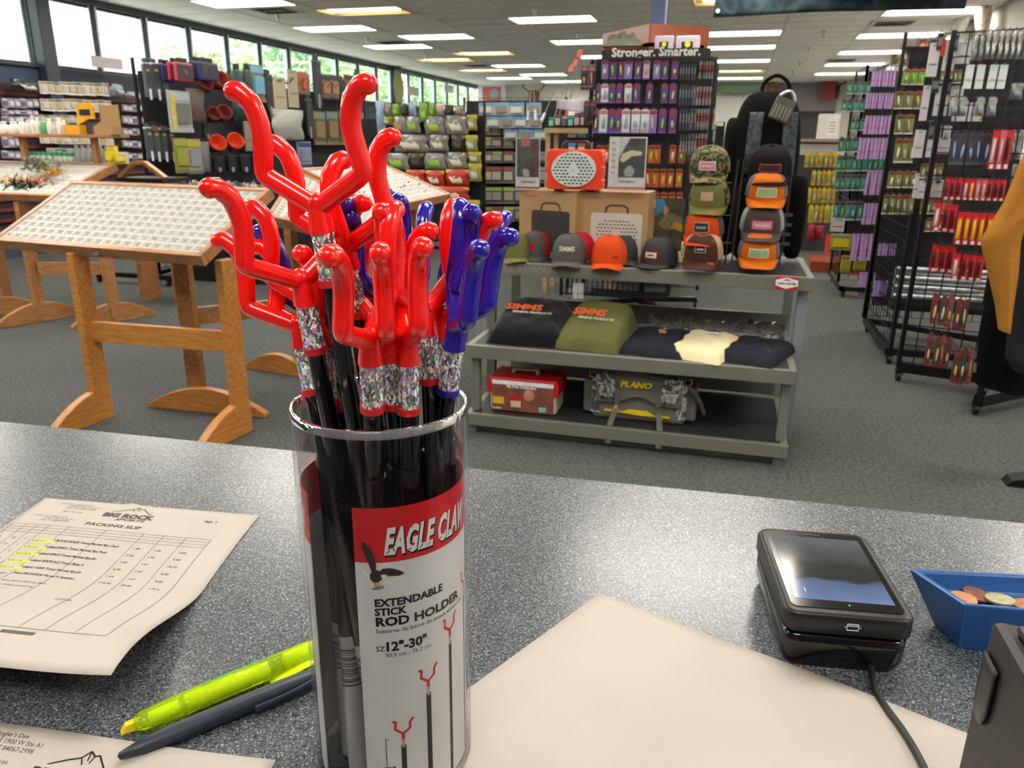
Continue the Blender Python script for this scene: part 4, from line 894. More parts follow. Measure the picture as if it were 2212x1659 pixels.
shirt('folded_hoodie', 'black folded hoodie pile with orange chest lettering, leftmost on shelf', -.885, 3.58, zs, .36, .36, .075, .0, BLK, 2, .34, ('SIMMS', 'FISHING PRODUCTS', 0), seed=1)
shirt('folded_hoodie', 'olive green folded hoodie with orange chest lettering', -.565, 3.56, zs, .32, .36, .06, -.16, OLV, 1, .42, ('SIMMS', 'FISHING PRODUCTS', 0), seed=4)
shirt('folded_tee', 'charcoal folded tee with orange tag, middle of the shelf', -.265, 3.57, zs, .30, .36, .04, -.12, NVY, 1, .10, None, (.0, .05, KRAFT, .3), True, 7)
shirt('folded_tee', 'cream folded tee with white tag between two dark tees', -.06, 3.55, zs, .27, .38, .045, -.30, CRM, 1, .08, None, (.0, .09, WTAG, -1.2), True, 9)
sh = shirt('folded_tee', 'charcoal folded tee with small red mark, rightmost on shelf', .165, 3.55, zs, .27, .36, .045, -.35, NVY, 1, .06, None, None, True, 12)
q = text_mb('Simms', .02, lambda x, y: (.04+x*.9, -.04+y-.5*x, .052), .02); q.build('chest_mark', mat('dull red print', '#a3402f', .7), sh)
PLS = clear_mat('crinkled clear poly bag', '#eef0ee', 1.2, '#cfcfcc', .1, .12, '#b9b5ac')
for i, (x, y, w, lab) in enumerate(((-.23, 3.80, .22, 'crumpled clear bag behind the middle charcoal tee'), (-.05, 3.79, .2, 'crumpled clear bag behind the cream tee'), (.16, 3.79, .28, 'crumpled clear bag behind the rightmost tee'))):
    q = MB().sheet(lambda u, v: ((u-.5)*w, (v-.5)*.14, .045+.05*math.sin(v*PI)*(1+.5*noise2(u*3, v*2, i))), 14, 6, thick=.002); tag(q.build('plastic_bag', PLS, loc=(x, y, zs)), lab, 'bag', 'clear bags on the middle shelf')
# ---- tackle box and soft bag on the bottom shelf
zb = .102
tb = thing('tackle_box', 'small red and beige kids tackle box on the bottom shelf', 'tackle box', (-.885, 3.50, zb), 0)
CREAM = mat('beige plastic', '#cbbf9f', .4); REDP = mat('red box plastic', '#c3181f', .3)
MB().box(-.165, .165, -.09, .09, 0, .10).build('lower_box', CREAM, tb, bevel=.012)
MB().prism([(-.175, .09), (-.178, .14), (-.165, .172), (.165, .172), (.178, .14), (.175, .09)], -.1, .1).build('lid', REDP, tb, bevel=.008)
MB().box(-.15, .155, -.106, -.1, .008, .16).build('label_card', mat('printed photo label', '#7d4c3c', .4, var=.35, scale=22), tb)
lb = MB(); lb.box(-.15, .155, -.1075, -.106, .14, .16); lb.build('label_band', mat('white label band', '#e6e6e6', .4), tb)
MB().box(-.06, .0, -.109, -.106, .035, .09).build('label_picture', mat('red printed picture', '#b9231c', .4), tb); MB().box(-.055, -.005, -.11, -.108, .03, .062).build('label_picture', CREAM, tb)
MB().box(-.145, -.09, -.109, -.106, .04, .075).build('label_picture', mat('yellow printed picture', '#d9a91c', .4), tb); MB().box(.085, .12, -.109, -.106, .018, .04).build('label_picture', mat('teal seal print', '#7fb9ad', .4), tb)
hd = MB(); hd.lathe([(.0, -.003), (.024, 0), (.026, .003)], 16); hd.v = [(.035+x, -.108+z*.3, .095+y*1.2) for x, y, z in hd.v]; hd.build('label_picture', mat('warm face print', '#b98368', .5), tb)
q = text_mb('My First Tackle Box', .018, lambda x, y: (-.075+x, -.1085, .127+y), .03); q.build('label_lettering', WINK, tb); q = text_mb('PLANO', .013, lambda x, y: (-.145+x, -.1085, .014+y), .03); q.build('label_lettering', WINK, tb)
MB().box(-.08, .06, -.012, .012, .186, .198).box(-.08, -.062, -.012, .012, .172, .188).box(.042, .06, -.012, .012, .172, .188).build('handle', CREAM, tb, bevel=.004)
bag = thing('tackle_bag', 'grey and camouflage soft tackle bag with yellow trim', 'bag', (-.335, 3.55, zb), 0)
GB = mat('taupe nylon', '#69665d', .8, var=.06, bump=.2); 
def camo(key, cols, scale=14, rough=.85, dist=1.5):
    m, n, l, b = nodes(key); tc = n.new('ShaderNodeTexCoord'); nz = n.new('ShaderNodeTexNoise'); nz.inputs['Scale'].default_value = scale; nz.inputs['Detail'].default_value = 2; nz.inputs['Distortion'].default_value = dist
    cr = n.new('ShaderNodeValToRGB'); cr.color_ramp.interpolation = 'CONSTANT'; cr.color_ramp.elements[0].position = 0; cr.color_ramp.elements[0].color = lin(cols[0]); cr.color_ramp.elements[1].position = .44; cr.color_ramp.elements[1].color = lin(cols[1])
    for p_, c_ in zip((.51, .59), cols[2:]): cr.color_ramp.elements.new(p_).color = lin(c_)
    l.new(tc.outputs['Object'], nz.inputs[0]); l.new(nz.outputs[0], cr.inputs[0]); l.new(cr.outputs[0], b.inputs['Base Color']); b.inputs['Roughness'].default_value = rough; b.inputs['Specular IOR Level'].default_value = .2
    return m
CG = camo('grey water camouflage', ('#4a4945', '#8d8b86', '#b9b6b0', '#5c5a55'), 18); YEL = mat('yellow trim', '#e3c312', .5); WEB = mat('grey webbing', '#5b5a54', .8)
def soft(w, d, h, name, m, par, x=0, y=0, z=0, bv=.025, taper=0.):
    q = MB(); q.add([(-w/2, -d/2, 0), (w/2, -d/2, 0), (w/2, d/2, 0), (-w/2, d/2, 0), (-w/2+taper, -d/2+taper, h), (w/2-taper, -d/2+taper, h), (w/2-taper, d/2-taper, h), (-w/2+taper, d/2-taper, h)], [(3, 2, 1, 0), (4, 5, 6, 7), (0, 1, 5, 4), (1, 2, 6, 5), (2, 3, 7, 6), (3, 0, 4, 7)])
    return q.build(name, m, par, bevel=bv, loc=(x, y, z), seg=4)
soft(.44, .22, .24, 'body', GB, bag, taper=.018); soft(.06, .16, .16, 'side_pocket', GB, bag, -.235, 0, .015, .015); soft(.06, .16, .16, 'side_pocket', GB, bag, .235, 0, .015, .015)
q = MB().sheet(lambda u, v: ((u-.5)*(.37+.03*v), -.112-.012*math.sin(v*PI*.5)+(.02 if v > .98 else 0), .245-.17*v*(1-.35*math.exp(-((u-.5)/.16)**2)*(v**4))), 24, 10, thick=Vector((0, -.004, 0))); q.build('front_flap', GB, bag)
for sx in (-1, 1): q = MB().sheet(lambda u, v: (sx*(.165-.035*v+.0+(u-.5)*.085), -.128-.0*v-.003*math.sin(v*PI), .235-.13*v), 6, 6, thick=Vector((0, -.002, 0))); q.build('camo_panel', CG, bag)
for sx in (-1, 1): q = MB().box(sx*.2-.02, sx*.2+.02, -.112, -.108, .03, .2); q.build('camo_panel', CG, bag)
q = text_mb('PLANO', .038, lambda x, y: (-.085+x+.25*y, -.134, .175+y), .06, squash=1.15); q.build('brand_lettering', YEL, bag)
MB().prism([(-.155, .045), (-.155, .052), (-.07, .049), (-.045, .06), (.045, .06), (.075, .045), (.15, .042), (.15, .034), (.0, .037)], -.121, -.116).build('yellow_piping', YEL, bag)
for sx in (-1, 1):
    MB().box(sx*.095-.011, sx*.095+.011, -.136, -.131, .09, .16).build('buckle_strap', WEB, bag)
    MB().bar((sx*.098, -.125, .07), (sx*.115, -.215, .006), .026, .003).bar((sx*.115, -.215, .006), (sx*.116, -.232, -.075), .026, .003).build('hanging_strap', WEB, bag)
    q = MB(); q.tube([(sx*.098, -.139, .085), (sx*.098-.014, -.139, .05), (sx*.098+.014, -.139, .05), (sx*.098, -.139, .085)], .003, 8); q.build('zip_pull', YEL if sx < 0 else WEB, bag)
    MB().tube([(sx*.215, -.08, .215), (sx*.235, -.09, .225), (sx*.235, -.09, .2), (sx*.215, -.08, .19)], .004, 8).build('lash_loop', YEL, bag)
MB().tube(smooth_path([(-.2, -.02, .22), (-.1, -.09, .25), (.05, -.13, .235), (.2, -.1, .2), (.27, -.1, .14), (.30, -.05, .05)]), .010, 8).build('shoulder_strap', WEB, bag)
# ---- cardboard boxes and speakers
CB = mat('brown corrugated cardboard', '#a7855a', .85, var=.04, scale=5); DKG = mat('dark printed picture', '#3a3838', .7, var=.05); LTG = mat('pale printed picture', '#bdb9ae', .7, var=.02)
zt = .797
def cbox(label, x, y, ang, w, d, h, picm, slot_m, pic_w):
    t = thing('speaker_box', label, 'cardboard box', (x, y, zt), ang, 'cardboard speaker boxes')
    MB().box(-w/2, w/2, 0, d, 0, h).build('carton', CB, t, bevel=.003)
    q = MB(); P = rr_poly(-pic_w/2+.02, pic_w/2+.02, .03, .235, .015); q.add([(px, -.0008, pz) for px, pz in P], [tuple(range(len(P)))]); pc = q.build('printed_speaker', picm, t)
    q = MB(); q.tube([(-.055+.02, -.002, .235), (-.05+.02, -.002, .262), (-.03+.02, -.002, .272), (.03+.02, -.002, .272), (.05+.02, -.002, .262), (.055+.02, -.002, .235)], .005, 6); q.v = [(a, -.0012+(b_+.002)*.05, c) for a, b_, c in q.v]; q.build('printed_handle', DKG, t)
    q = MB()
    for r in range(9):
        for c in range(-5, 6):
            xx = c*.018+(.009 if r % 2 else 0); zz = .065+r*.0165
            if (xx/.105)**2+((zz-.131)/.085)**2 < 1 and (xx/.03)**2+((zz-.131)/.026)**2 > 1: q.quad((xx-.006+.02, -.0014, zz-.0028), (xx+.006+.02, -.0014, zz-.0028), (xx+.006+.02, -.0014, zz+.0028), (xx-.006+.02, -.0014, zz+.0028))
    tag(q.build('printed_slots', slot_m, t), kind='stuff')
    q = text_mb('TURTLEBOX', .016, lambda a, b_: (-w/2+.025+a, -.0008, h-.035+b_), .03); q.build('lettering', mat('faded orange print', '#b5552c', .8), t)
    q = text_mb('TURTLEBOX', .017, lambda a, b_: (-w/2-.0008, d-.04-a, h-.06+b_), .03); q.build('lettering', mat('brown print', '#6e5335', .8), t)
    q = MB()
    for i in range(3):
        for j in range(2): q.add([(-w/2-.0008, d*.25+i*d*.25+k*.01*math.cos(e_), .07+j*.045+.01*math.sin(e_)) for k, e_ in [(1, 2*PI*s/8) for s in range(8)]], [tuple(range(8))])
    q.build('carton_icons', mat('brown print', '#6e5335'), t)
    return t
cbox('left cardboard speaker carton with black speaker printed on it', -.875, 3.80, -.32, .33, .20, .33, mat('charcoal printed speaker', '#2f2d2e', .7), mat('black printed slots', '#232122', .7), .22)
cbox('right cardboard speaker carton with white speaker printed on it', -.545, 3.775, -.03, .345, .22, .335, LTG, DKG, .25)
spk = thing('portable_speaker', 'orange red portable speaker with white grille on the cartons', 'speaker', (-.735, 3.74, zt+.337), -.02)
OR = mat('orange red speaker plastic', '#e8401c', .4, var=.02); GRI = mat('pale grille plastic', '#cfd6d2', .5)
MB().prism(rr_poly(-.132, .132, .004, .19, .014, 4), 0, .11).build('body', OR, spk, bevel=.006)
for sx in (-1, 1):
    for z in (.035, .095, .15): MB().box(sx*.132-.006, sx*.132+.006, .004, .09, z-.018, z+.018).build('corner_lug', OR, spk, bevel=.004)
q = MB(); q.tube([(0, 0, 0), (0, -.012, 0)], 1., 40); q.v = [(x*.107, y, .1+z*.081) for x, y, z in q.v]; q.build('grille', GRI, spk, bevel=.003)
q = MB()
for r in range(10):
    for c in range(-5, 6):
        xx = c*.019+(.0095 if r % 2 else 0); zz = .034+r*.0148
        if (xx/.098)**2+((zz-.1)/.074)**2 < 1 and (xx/.03)**2+((zz-.1)/.024)**2 > 1: q.box(xx-.006, xx+.006, -.0135, -.011, zz-.0032, zz+.0032)
tag(q.build('grille_slots', mat('dark speaker slot', '#26302f', .6), spk), kind='stuff')
MB().tube([(-.07, .05, .185), (-.062, .05, .215), (-.045, .05, .225), (.045, .05, .225), (.062, .05, .215), (.07, .05, .185)], .007, 10).build('handle', mat('black handle', '#1d1b1c', .4), spk)
MB().box(-.1, -.06, .02, .09, -.004, .006).box(.06, .1, .02, .09, -.004, .006).build('foot', mat('black handle', '#1d1b1c'), spk)
ACL = clear_mat('clear sign holder', '#ffffff', .35, '#dfe4ea', .03)
def signholder(label, px0, px1, py0, py1, Y, build):
    a = at_y(px0, py1, Y); c = at_y(px1, py0, Y); w = c.x-a.x; h = c.z-a.z
    t = thing('sign_holder', label, 'sign', (a.x, Y, a.z), 0, 'clear counter sign holders')
    MB().box(0, w, 0, .003, 0, h).build('acrylic_sheet', ACL, t); MB().box(-.002, w+.002, .0, .07, -.002, .001).build('acrylic_foot', ACL, t)
    build(t, w, h); return t
def sA(t, w, h):
    w2 = w*.78
    MB().box(.002, w2, .004, .006, 0, h-.004).build('insert_card', mat('white insert card', '#d9d6d3', .6), t)
    MB().box(.008, w2-.004, .0032, .004, h*.24, h-.008).build('picture', mat('grey photo print', '#565451', .6, var=.35, scale=16), t)
    MB().box(.03, w2*.6, .0022, .003, h*.82, h*.98).build('picture', mat('skin tone print', '#a9705c', .6), t)
    MB().prism([(w2*.35, h*.25), (w2*.3, h*.38), (w2*.42, h*.40), (w2*.55, h*.38), (w2*.6, h*.25)], .002, .003).build('picture', mat('glass print', '#a5a5a3', .5), t)
    MB().box(.002, w2, .003, .004, .006, .014).build('red_stripe', mat('salmon stripe', '#cf5a55', .5), t); q = text_mb('TURTLEBOX', .013, lambda x, y: (.03+x, .0028, h*.13+y), .02); q.build('lettering', GREYINK, t)
    q = MB()
    for i in range(8): q.box(w2-.03, w2-.01, .002, .003, h*.3+i*h*.075, h*.3+i*h*.075+.008)
    tag(q.build('icon_column', mat('brick print', '#8f4740', .6), t), kind='stuff')
def sB(t, w, h):
    MB().box(.002, w-.002, .004, .006, 0, h-.002).build('insert_card', mat('white insert card', '#d9d6d3'), t)
    MB().box(w*.27, w-.008, .0032, .004, h*.24, h-.008).build('picture', mat('dark boat photo', '#4c4f4a', .6, var=.3, scale=14), t)
    MB().prism([(w*.27, h*.6), (w*.27, h*.97), (w*.55, h*.97)], .0024, .0032).build('picture', mat('sky photo print', '#bcc8c4', .6), t)
    P = [(w*.3, h*.56), (w*.36, h*.68), (w*.6, h*.75), (w*.88, h*.72), (w*.86, h*.66), (w*.6, h*.63), (w*.4, h*.52)]; MB().prism(P, .002, .003).build('picture', mat('cream photo print', '#cfc8a4', .6), t)
    MB().prism([(w*.45, h*.26), (w*.42, h*.36), (w*.52, h*.46), (w*.62, h*.46), (w*.7, h*.36), (w*.64, h*.26)], .002, .003).build('picture', mat('glass print', '#a5a5a3'), t)
    MB().box(.004, w-.004, .003, .004, .006, .014).build('red_stripe', mat('salmon stripe', '#cf5a55'), t); q = text_mb('TURTLEBOX', .014, lambda x, y: (.05+x, .0028, h*.14+y), .02); q.build('lettering', GREYINK, t)
    q = MB()
    for i in range(6): q.box(w*.09, w*.18, .003, .004, h*.3+i*h*.11, h*.3+i*h*.11+.012)
    tag(q.build('icon_column', mat('pale pink print', '#c3a3a0', .6), t), kind='stuff')
signholder('clear sign holder with dark photo card left of the speaker', 1112, 1182, 296, 409, 3.82, sA)
signholder('white framed sign holder with boat photo right of the speaker', 1311, 1400, 295, 410, 3.72, sB)
def sC(t, w, h):
    MB().box(.0, w, .004, .006, 0, h).build('insert_card', mat('river photo print', '#5c5238', .5, var=.4, scale=18), t)
    MB().prism([(w*.02, h*.65), (w*.02, h*.98), (w*.3, h*.98), (w*.4, h*.8)], .003, .004).build('picture', mat('blue sleeve print', '#4d8fb5', .5), t)
    MB().prism([(w*.3, h*.72), (w*.32, h*.85), (w*.42, h*.84), (w*.48, h*.76), (w*.36, h*.66)], .0025, .0035).build('picture', mat('hand print', '#c98474', .5), t)
    P = [(w*.12, h*.5), (w*.35, h*.68), (w*.7, h*.72), (w*.98, h*.6), (w*.98, h*.35), (w*.7, h*.42), (w*.4, h*.4)]; MB().prism(P, .002, .003).build('picture', mat('trout print', '#7f7856', .5, var=.4, scale=90), t)
    MB().prism([(w*.55, h*.44), (w*.75, h*.56), (w*.98, h*.5), (w*.98, h*.38)], .0015, .0025).build('picture', mat('trout belly print', '#c98c2f', .5, var=.2), t)
signholder('clear stand with a colour photo of a held trout', 1409, 1480, 429, 540, 3.86, sC)
# ---- caps
def fcol(key, c, **k): return mat(key, c, .9, var=.06, bump=.3, bscale=600, spec=.1, **k)
def cap(label, x, y, z, ang, cf, cb, cbrim, patch=None, tilt=0., s=1., group='caps on the display table', trucker=True, flat=False, cv=1.):
    t = thing('cap', label, 'cap', (x, y, z), ang, group); t.rotation_euler = (tilt, 0, ang); t.scale = (s, s, s)
    def crown(a, v, dr=0.):
        fr = max(0, -math.sin(a)); ex = .62-.25*fr; r = math.cos(v*PI/2)**ex; zz = .118*math.sin(v*PI/2)**(.95)*(1-.0*fr)
        return ((.083+dr)*math.cos(a)*r, (.098+dr)*math.sin(a)*r, zz)
    q = MB().sheet(lambda u, v: crown(2*PI*u, v*.995), 36, 12, thick=Vector((0, 0, .0015))); q.build('crown', cb, t)
    q = MB().sheet(lambda u, v: crown(-PI/2+(u-.5)*1.9, v*.99, .0015), 16, 12); q.build('front_panel', cf, t)
    MB().ball((0, 0, .1185), .006, n=6).build('button', cf, t)
    def brim(u, v):
        a = (u-.5)*2; xx = .079*a*(1-.06*v*abs(a)); y0 = -.098*math.sqrt(max(0, 1-(xx/.0835)**2)); ln = .072*math.sqrt(max(0, 1-a**4))
        return (xx, y0-ln*v, .004-(.028 if not flat else .006)*cv*a*a*(.3+.7*v)-.008*v*cv)
    MB().sheet(brim, 20, 6, thick=.003).build('brim', cbrim, t)
    for i in range(6):
        a = -PI/2+i*PI/3; MB().tube([crown(a, v, .0012) for v in (0, .2, .4, .6, .8, .97)], .0011, 5, caps=False).build('seam', cb if i else cf, t)
    if patch:
        w, h, zc, pm, em, txt, tm_ = patch
        def ps(px, pz, d): 
            v = math.asin(min(1, max(0, (pz)/.118)**(1/.95)))*2/PI; c = crown(-PI/2, v, 0); a = -PI/2+px/.09; c = crown(a, v, d); return c
        q = MB().sheet(lambda u, v: ps((u-.5)*w, zc+(v-.5)*h, .0035), 10, 4); q.build('patch_border', em, t)
        q = MB().sheet(lambda u, v: ps((u-.5)*(w-.008), zc+(v-.5)*(h-.008), .0048), 10, 4); q.build('patch', pm, t)
        if txt:
            q = MB(); k = len(txt); sz = min(h*.6, (w-.014)/k*1.5)
            text_mb(txt, sz, lambda a, b_: ps(a, zc-sz*.32+b_, .0062), .03, align='CENTER', mb=q); q.build('lettering', tm_, t)
    return t
GRC = fcol('grey cap cloth', '#56524f'); ORC = fcol('orange cap cloth', '#cf4a1e'); DGC = fcol('dark grey cap cloth', '#3f3b3d'); OLC = fcol('olive cap cloth', '#6a6a3a'); RDC = fcol('red cap mesh', '#b3202c')
BKC = fcol('black cap cloth', '#1c1a1b'); TAN = fcol('tan cap mesh', '#b79c84'); OR2 = fcol('bright orange cap cloth', '#cb6a1d'); SLV = fcol('slate cap mesh', '#6d6a78'); LGM = fcol('light grey mesh', '#8f938d')
BRN = fcol('brown cap cloth', '#4d3229'); CAM = camo('woodland camouflage cloth', ('#2f3a26', '#5d6038', '#86704e', '#2a2620'), 22)
WPT = mat('white patch', '#e0dcd4', .7); OPT = mat('orange stitch', '#d9531f', .7); PNK = mat('pink patch', '#cf7f9a', .7); BKP = mat('black patch', '#201e1f', .7); GRP = mat('silver patch', '#a8a6a0', .6)
z0 = zt+.006
CAPS = [
 ('olive cap half hidden at the left end of the table', -1.03, 3.73, .5, OLC, OLC, OLC, None, 1, False),
 ('grey and red cap behind the lettered grey one', -.93, 3.82, -.1, GRC, RDC, GRC, (.05, .03, .05, RDC, RDC, None, None), 1, False),
 ('grey cap with SIMMS lettering across the front', -.735, 3.70, .05, GRC, GRC, GRC, None, 1.04, False),
 ('red mesh cap behind the grey lettered cap', -.70, 3.80, -.2, RDC, RDC, GRC, None, 1.05, False),
 ('plain orange cap in the front row', -.54, 3.70, .02, ORC, ORC, ORC, None, 1.04, False),
 ('grey mesh cap behind the orange cap', -.49, 3.81, .2, DGC, DGC, DGC, None, 1., False),
 ('dark grey flat brim cap with a cream patch', -.305, 3.74, -.35, DGC, DGC, DGC, (.062, .028, .045, WPT, OPT, 'SIMMS', INK), 1.02, True)]
for lab, x, y, an, cf, cb_, br_, pt, s_, fl in CAPS:
    t = cap(lab, x, y, z0+.008, an, cf, cb_, br_, pt, s=s_, flat=fl)
    if 'lettering' in lab:
        q = MB()
        def psx(px, pz): v = math.asin(pz/.118)*2/PI; c = (.098+.004)*1; a = -PI/2+px/.09; r = math.cos(v*PI/2)**.40; return (.087*math.cos(a)*r, .102*math.sin(a)*r, pz)
        text_mb('SIMMS', .030, lambda a, b_: psx(a, .05+b_), .03, align='CENTER', mb=q, squash=1.0); q.build('lettering', mat('pale grey stitched letters', '#b9bba6', .7), t)
    if 'plain orange' in lab: q = MB(); text_mb('SIMMS', .011, lambda a, b_: (.028+a*.8, -.1005, .03+b_), .03, mb=q); q.build('lettering', BKP, t)
# towers of caps on a wire stand
WIRE = mat('dark bronze wire', '#4a4038', .4, .5)
stand = thing('cap_stand', 'dark wire cap stand holding two columns of caps', 'cap stand', (.0, 0, 0), 0)
def PY(px, py, Y): return at_y(px, py, Y)
for a, b_, Y in (((1470, 572), (1510, 330), 3.86), ((1565, 575), (1596, 345), 3.86), ((1580, 572), (1608, 345), 3.90), ((1683, 572), (1712, 370), 3.90)):
    p = PY(*a, Y); p.z = zt; r_ = PY(*b_, Y); r_.y += .03; MB().tube([p, r_], .004, 8).build('wire', WIRE, stand)
for Y, px0, px1, ys in ((3.9, 1490, 1580, (395, 465, 525)), (3.95, 1600, 1700, (400, 450, 510))):
    for yy in ys: MB().tube([PY(px0, yy, Y), PY(px1, yy, Y)], .003, 6).build('wire', WIRE, stand)
ZR = .0
def tower(px, py, Y, *a, **k):
    k.setdefault('s', 1.); k['s'] *= .93; p = at_y(px, py-12, Y); t_ = cap(a[0], p.x, Y, p.z, a[1], *a[2:], tilt=.28, group='caps on the wire stand', **k); t_.scale.x *= 1.2; return t_
tower(1533, 380, 3.80, 'woodland camouflage cap topping the left column', -.1, CAM, CAM, CAM, (.075, .042, .052, PNK, WPT, 'PATRIOT', WPT))
tower(1532, 447, 3.76, 'olive cap with trout patch, second down left column', -.1, OLC, CAM, OLC, (.055, .042, .058, mat('sand patch', '#b99d77', .7), TAN, None, None))
tower(1520, 512, 3.72, 'orange cap with SIMMS badge, third down left column', -.1, ORC, GRC, ORC, (.068, .05, .058, BKP, GRP, 'SIMMS', GRP))
tower(1518, 562, 3.68, 'dark brown cap with tan mesh, bottom of left column', -.1, BRN, TAN, BRN, (.05, .035, .068, BKP, TAN, 'SIMMS', WPT))
tower(1662, 382, 3.84, 'black cap with red outlined patch topping the right column', -.02, BKC, BKC, BKC, (.088, .036, .045, BKP, mat('red stitch', '#b5382a', .7), None, None), s=1.06)
tower(1655, 432, 3.80, 'bright orange cap with scenic patch, under the black cap', -.02, OR2, SLV, OR2, (.085, .045, .042, mat('scenic patch green', '#8fae84', .7), WPT, None, None))
tower(1645, 502, 3.77, 'brown grey cap with pink patch, third down right column', -.02, fcol('taupe cap cloth', '#4b4240'), LGM, fcol('taupe cap cloth', '#4b4240'), (.085, .042, .045, PNK, mat('magenta edge', '#b3355c', .7), 'FISHING', WPT), s=1.06)
tower(1638, 560, 3.73, 'bright orange cap with scenic patch, bottom of right column', -.02, OR2, SLV, OR2, (.085, .045, .042, mat('scenic patch green', '#8fae84'), WPT, None, None))
TG1 = mat('orange hang tag', '#e0592a', .6)
for px, py, Y, lab in ((1543, 460, 3.64, 'olive cap'), (1535, 522, 3.60, 'orange badge cap'), (1533, 571, 3.585, 'brown cap')):
    p = at_y(px, py, Y); t = thing('hang_tag', 'small black and orange hang tag on the '+lab, 'tag', p, 0, 'cap hang tags'); MB().box(-.016, .016, 0, .001, -.004, .008).build('tag_top', TG1, t); MB().box(-.015, .015, 0, .001, -.022, -.004).build('tag_body', BKP, t)
# cream garment between the photo stand and the caps
g = MB().sheet(lambda u, v: ((u-.5)*.30, (v-.5)*.18, .10*max(0, math.sin(PI*u))**.6*max(0, math.sin(PI*v))**.5*(1+.25*noise2(u*2, v*2, 2))+.003), 24, 16)
p = at_z(1420, 545, zt+.0); gar = thing('folded_garment', 'rumpled cream garment behind the grey flat brim cap', 'clothing', (-.30, 3.93, zt), .1)
g.build('cloth', CRM, gar); g = MB().sheet(lambda u, v: (-.11+.12*u, -.09+.1*v, .085+.03*u-.04*(1-v)), 6, 6, thick=.002); g.build('collar_lining', WTAG, gar)
MB().tube([(-.13, -.07, .1), (-.05, -.05, .11), (0, -.06, .095)], .004, 6).build('blue_trim', mat('blue piping', '#3f6fb5', .6), gar)
# ---- backpack
bp_ = thing('backpack', 'large black backpack with camouflage strap panels behind the caps', 'backpack', (.155, 4.07, zt), 0)
NYL = mat('black nylon', '#0a0a0b', .85, var=.1, bump=.3, bscale=300, spec=.12); BCAM = camo('slate camouflage panel', ('#353b42', '#454c54', '#565d64', '#3c4249'), 10)
def pod(w, d, h, x, y, z, name, m, e=.5, par=bp_):
    def f(u, v):
        a = 2*PI*u; b2 = (v-.5)*PI; c = lambda t_, p_: math.copysign(abs(t_)**p_, t_)
        return (x+w/2*c(math.cos(b2), e)*c(math.cos(a), e), y+d/2*c(math.cos(b2), e)*c(math.sin(a), e), z+h/2*c(math.sin(b2), e*1.1)+h/2)
    return MB().sheet(f, 32, 20).build(name, m, par)
pod(.32, .22, .80, -.02, .0, 0, 'main_compartment', NYL, .55); pod(.26, .12, .42, -.01, -.10, .0, 'front_pocket', NYL, .5)
pod(.09, .18, .40, .155, .0, .02, 'side_pocket', NYL, .5); pod(.09, .18, .32, -.17, .0, .36, 'side_pocket', NYL, .5); pod(.12, .18, .3, -.18, .0, .02, 'side_pocket', NYL, .5)
for x in (-.085, .085):
    q = MB().sheet(lambda u, v: (x+(u-.5)*.062+.01*v*(1 if x < 0 else -1), -.125-.02*math.sin(v*2.2), .42+.28*v), 4, 12, thick=Vector((0, -.012, 0))); q.build('strap_panel', BCAM, bp_)
    MB().bar((x, -.15, .30), (x, -.13, .43), .018, .004).build('strap_webbing', NYL, bp_)
MB().tube(smooth_path([(-.06, -.02, .76), (-.055, -.02, .83), (0, -.02, .865), (.055, -.02, .83), (.06, -.02, .76)]), .009, 10).build('grab_handle', NYL, bp_)
for i in range(4): MB().box(.03, .13, -.175, -.165, .10+i*.045, .115+i*.045).build('webbing_row', mat('slate webbing', '#3b434c', .8), bp_)
p = at_y(1692, 232, 3.90); gt2 = thing('hanging_glove', 'grey slatted rubber tool hanging on the backpack strap', 'accessory', p, 0); gt2.rotation_euler = (0, .35, 0)
GRB = mat('taupe rubber', '#58544f', .5)
MB().box(-.045, .045, -.01, .01, -.06, .04).build('body', GRB, gt2, bevel=.006)
for i in range(5): MB().box(-.035+i*.016, -.028+i*.016, -.016, -.01, -.05, .005).build('rib', mat('pale rib', '#8a867e', .5), gt2)
q = MB(); q.tube([(-.035+.07*i/8, -.008, .04+.03*math.sin(PI*i/8)) for i in range(9)], .008, 8); q.build('curved_top', mat('silver cap', '#a9a9a4', .3, .5), gt2)
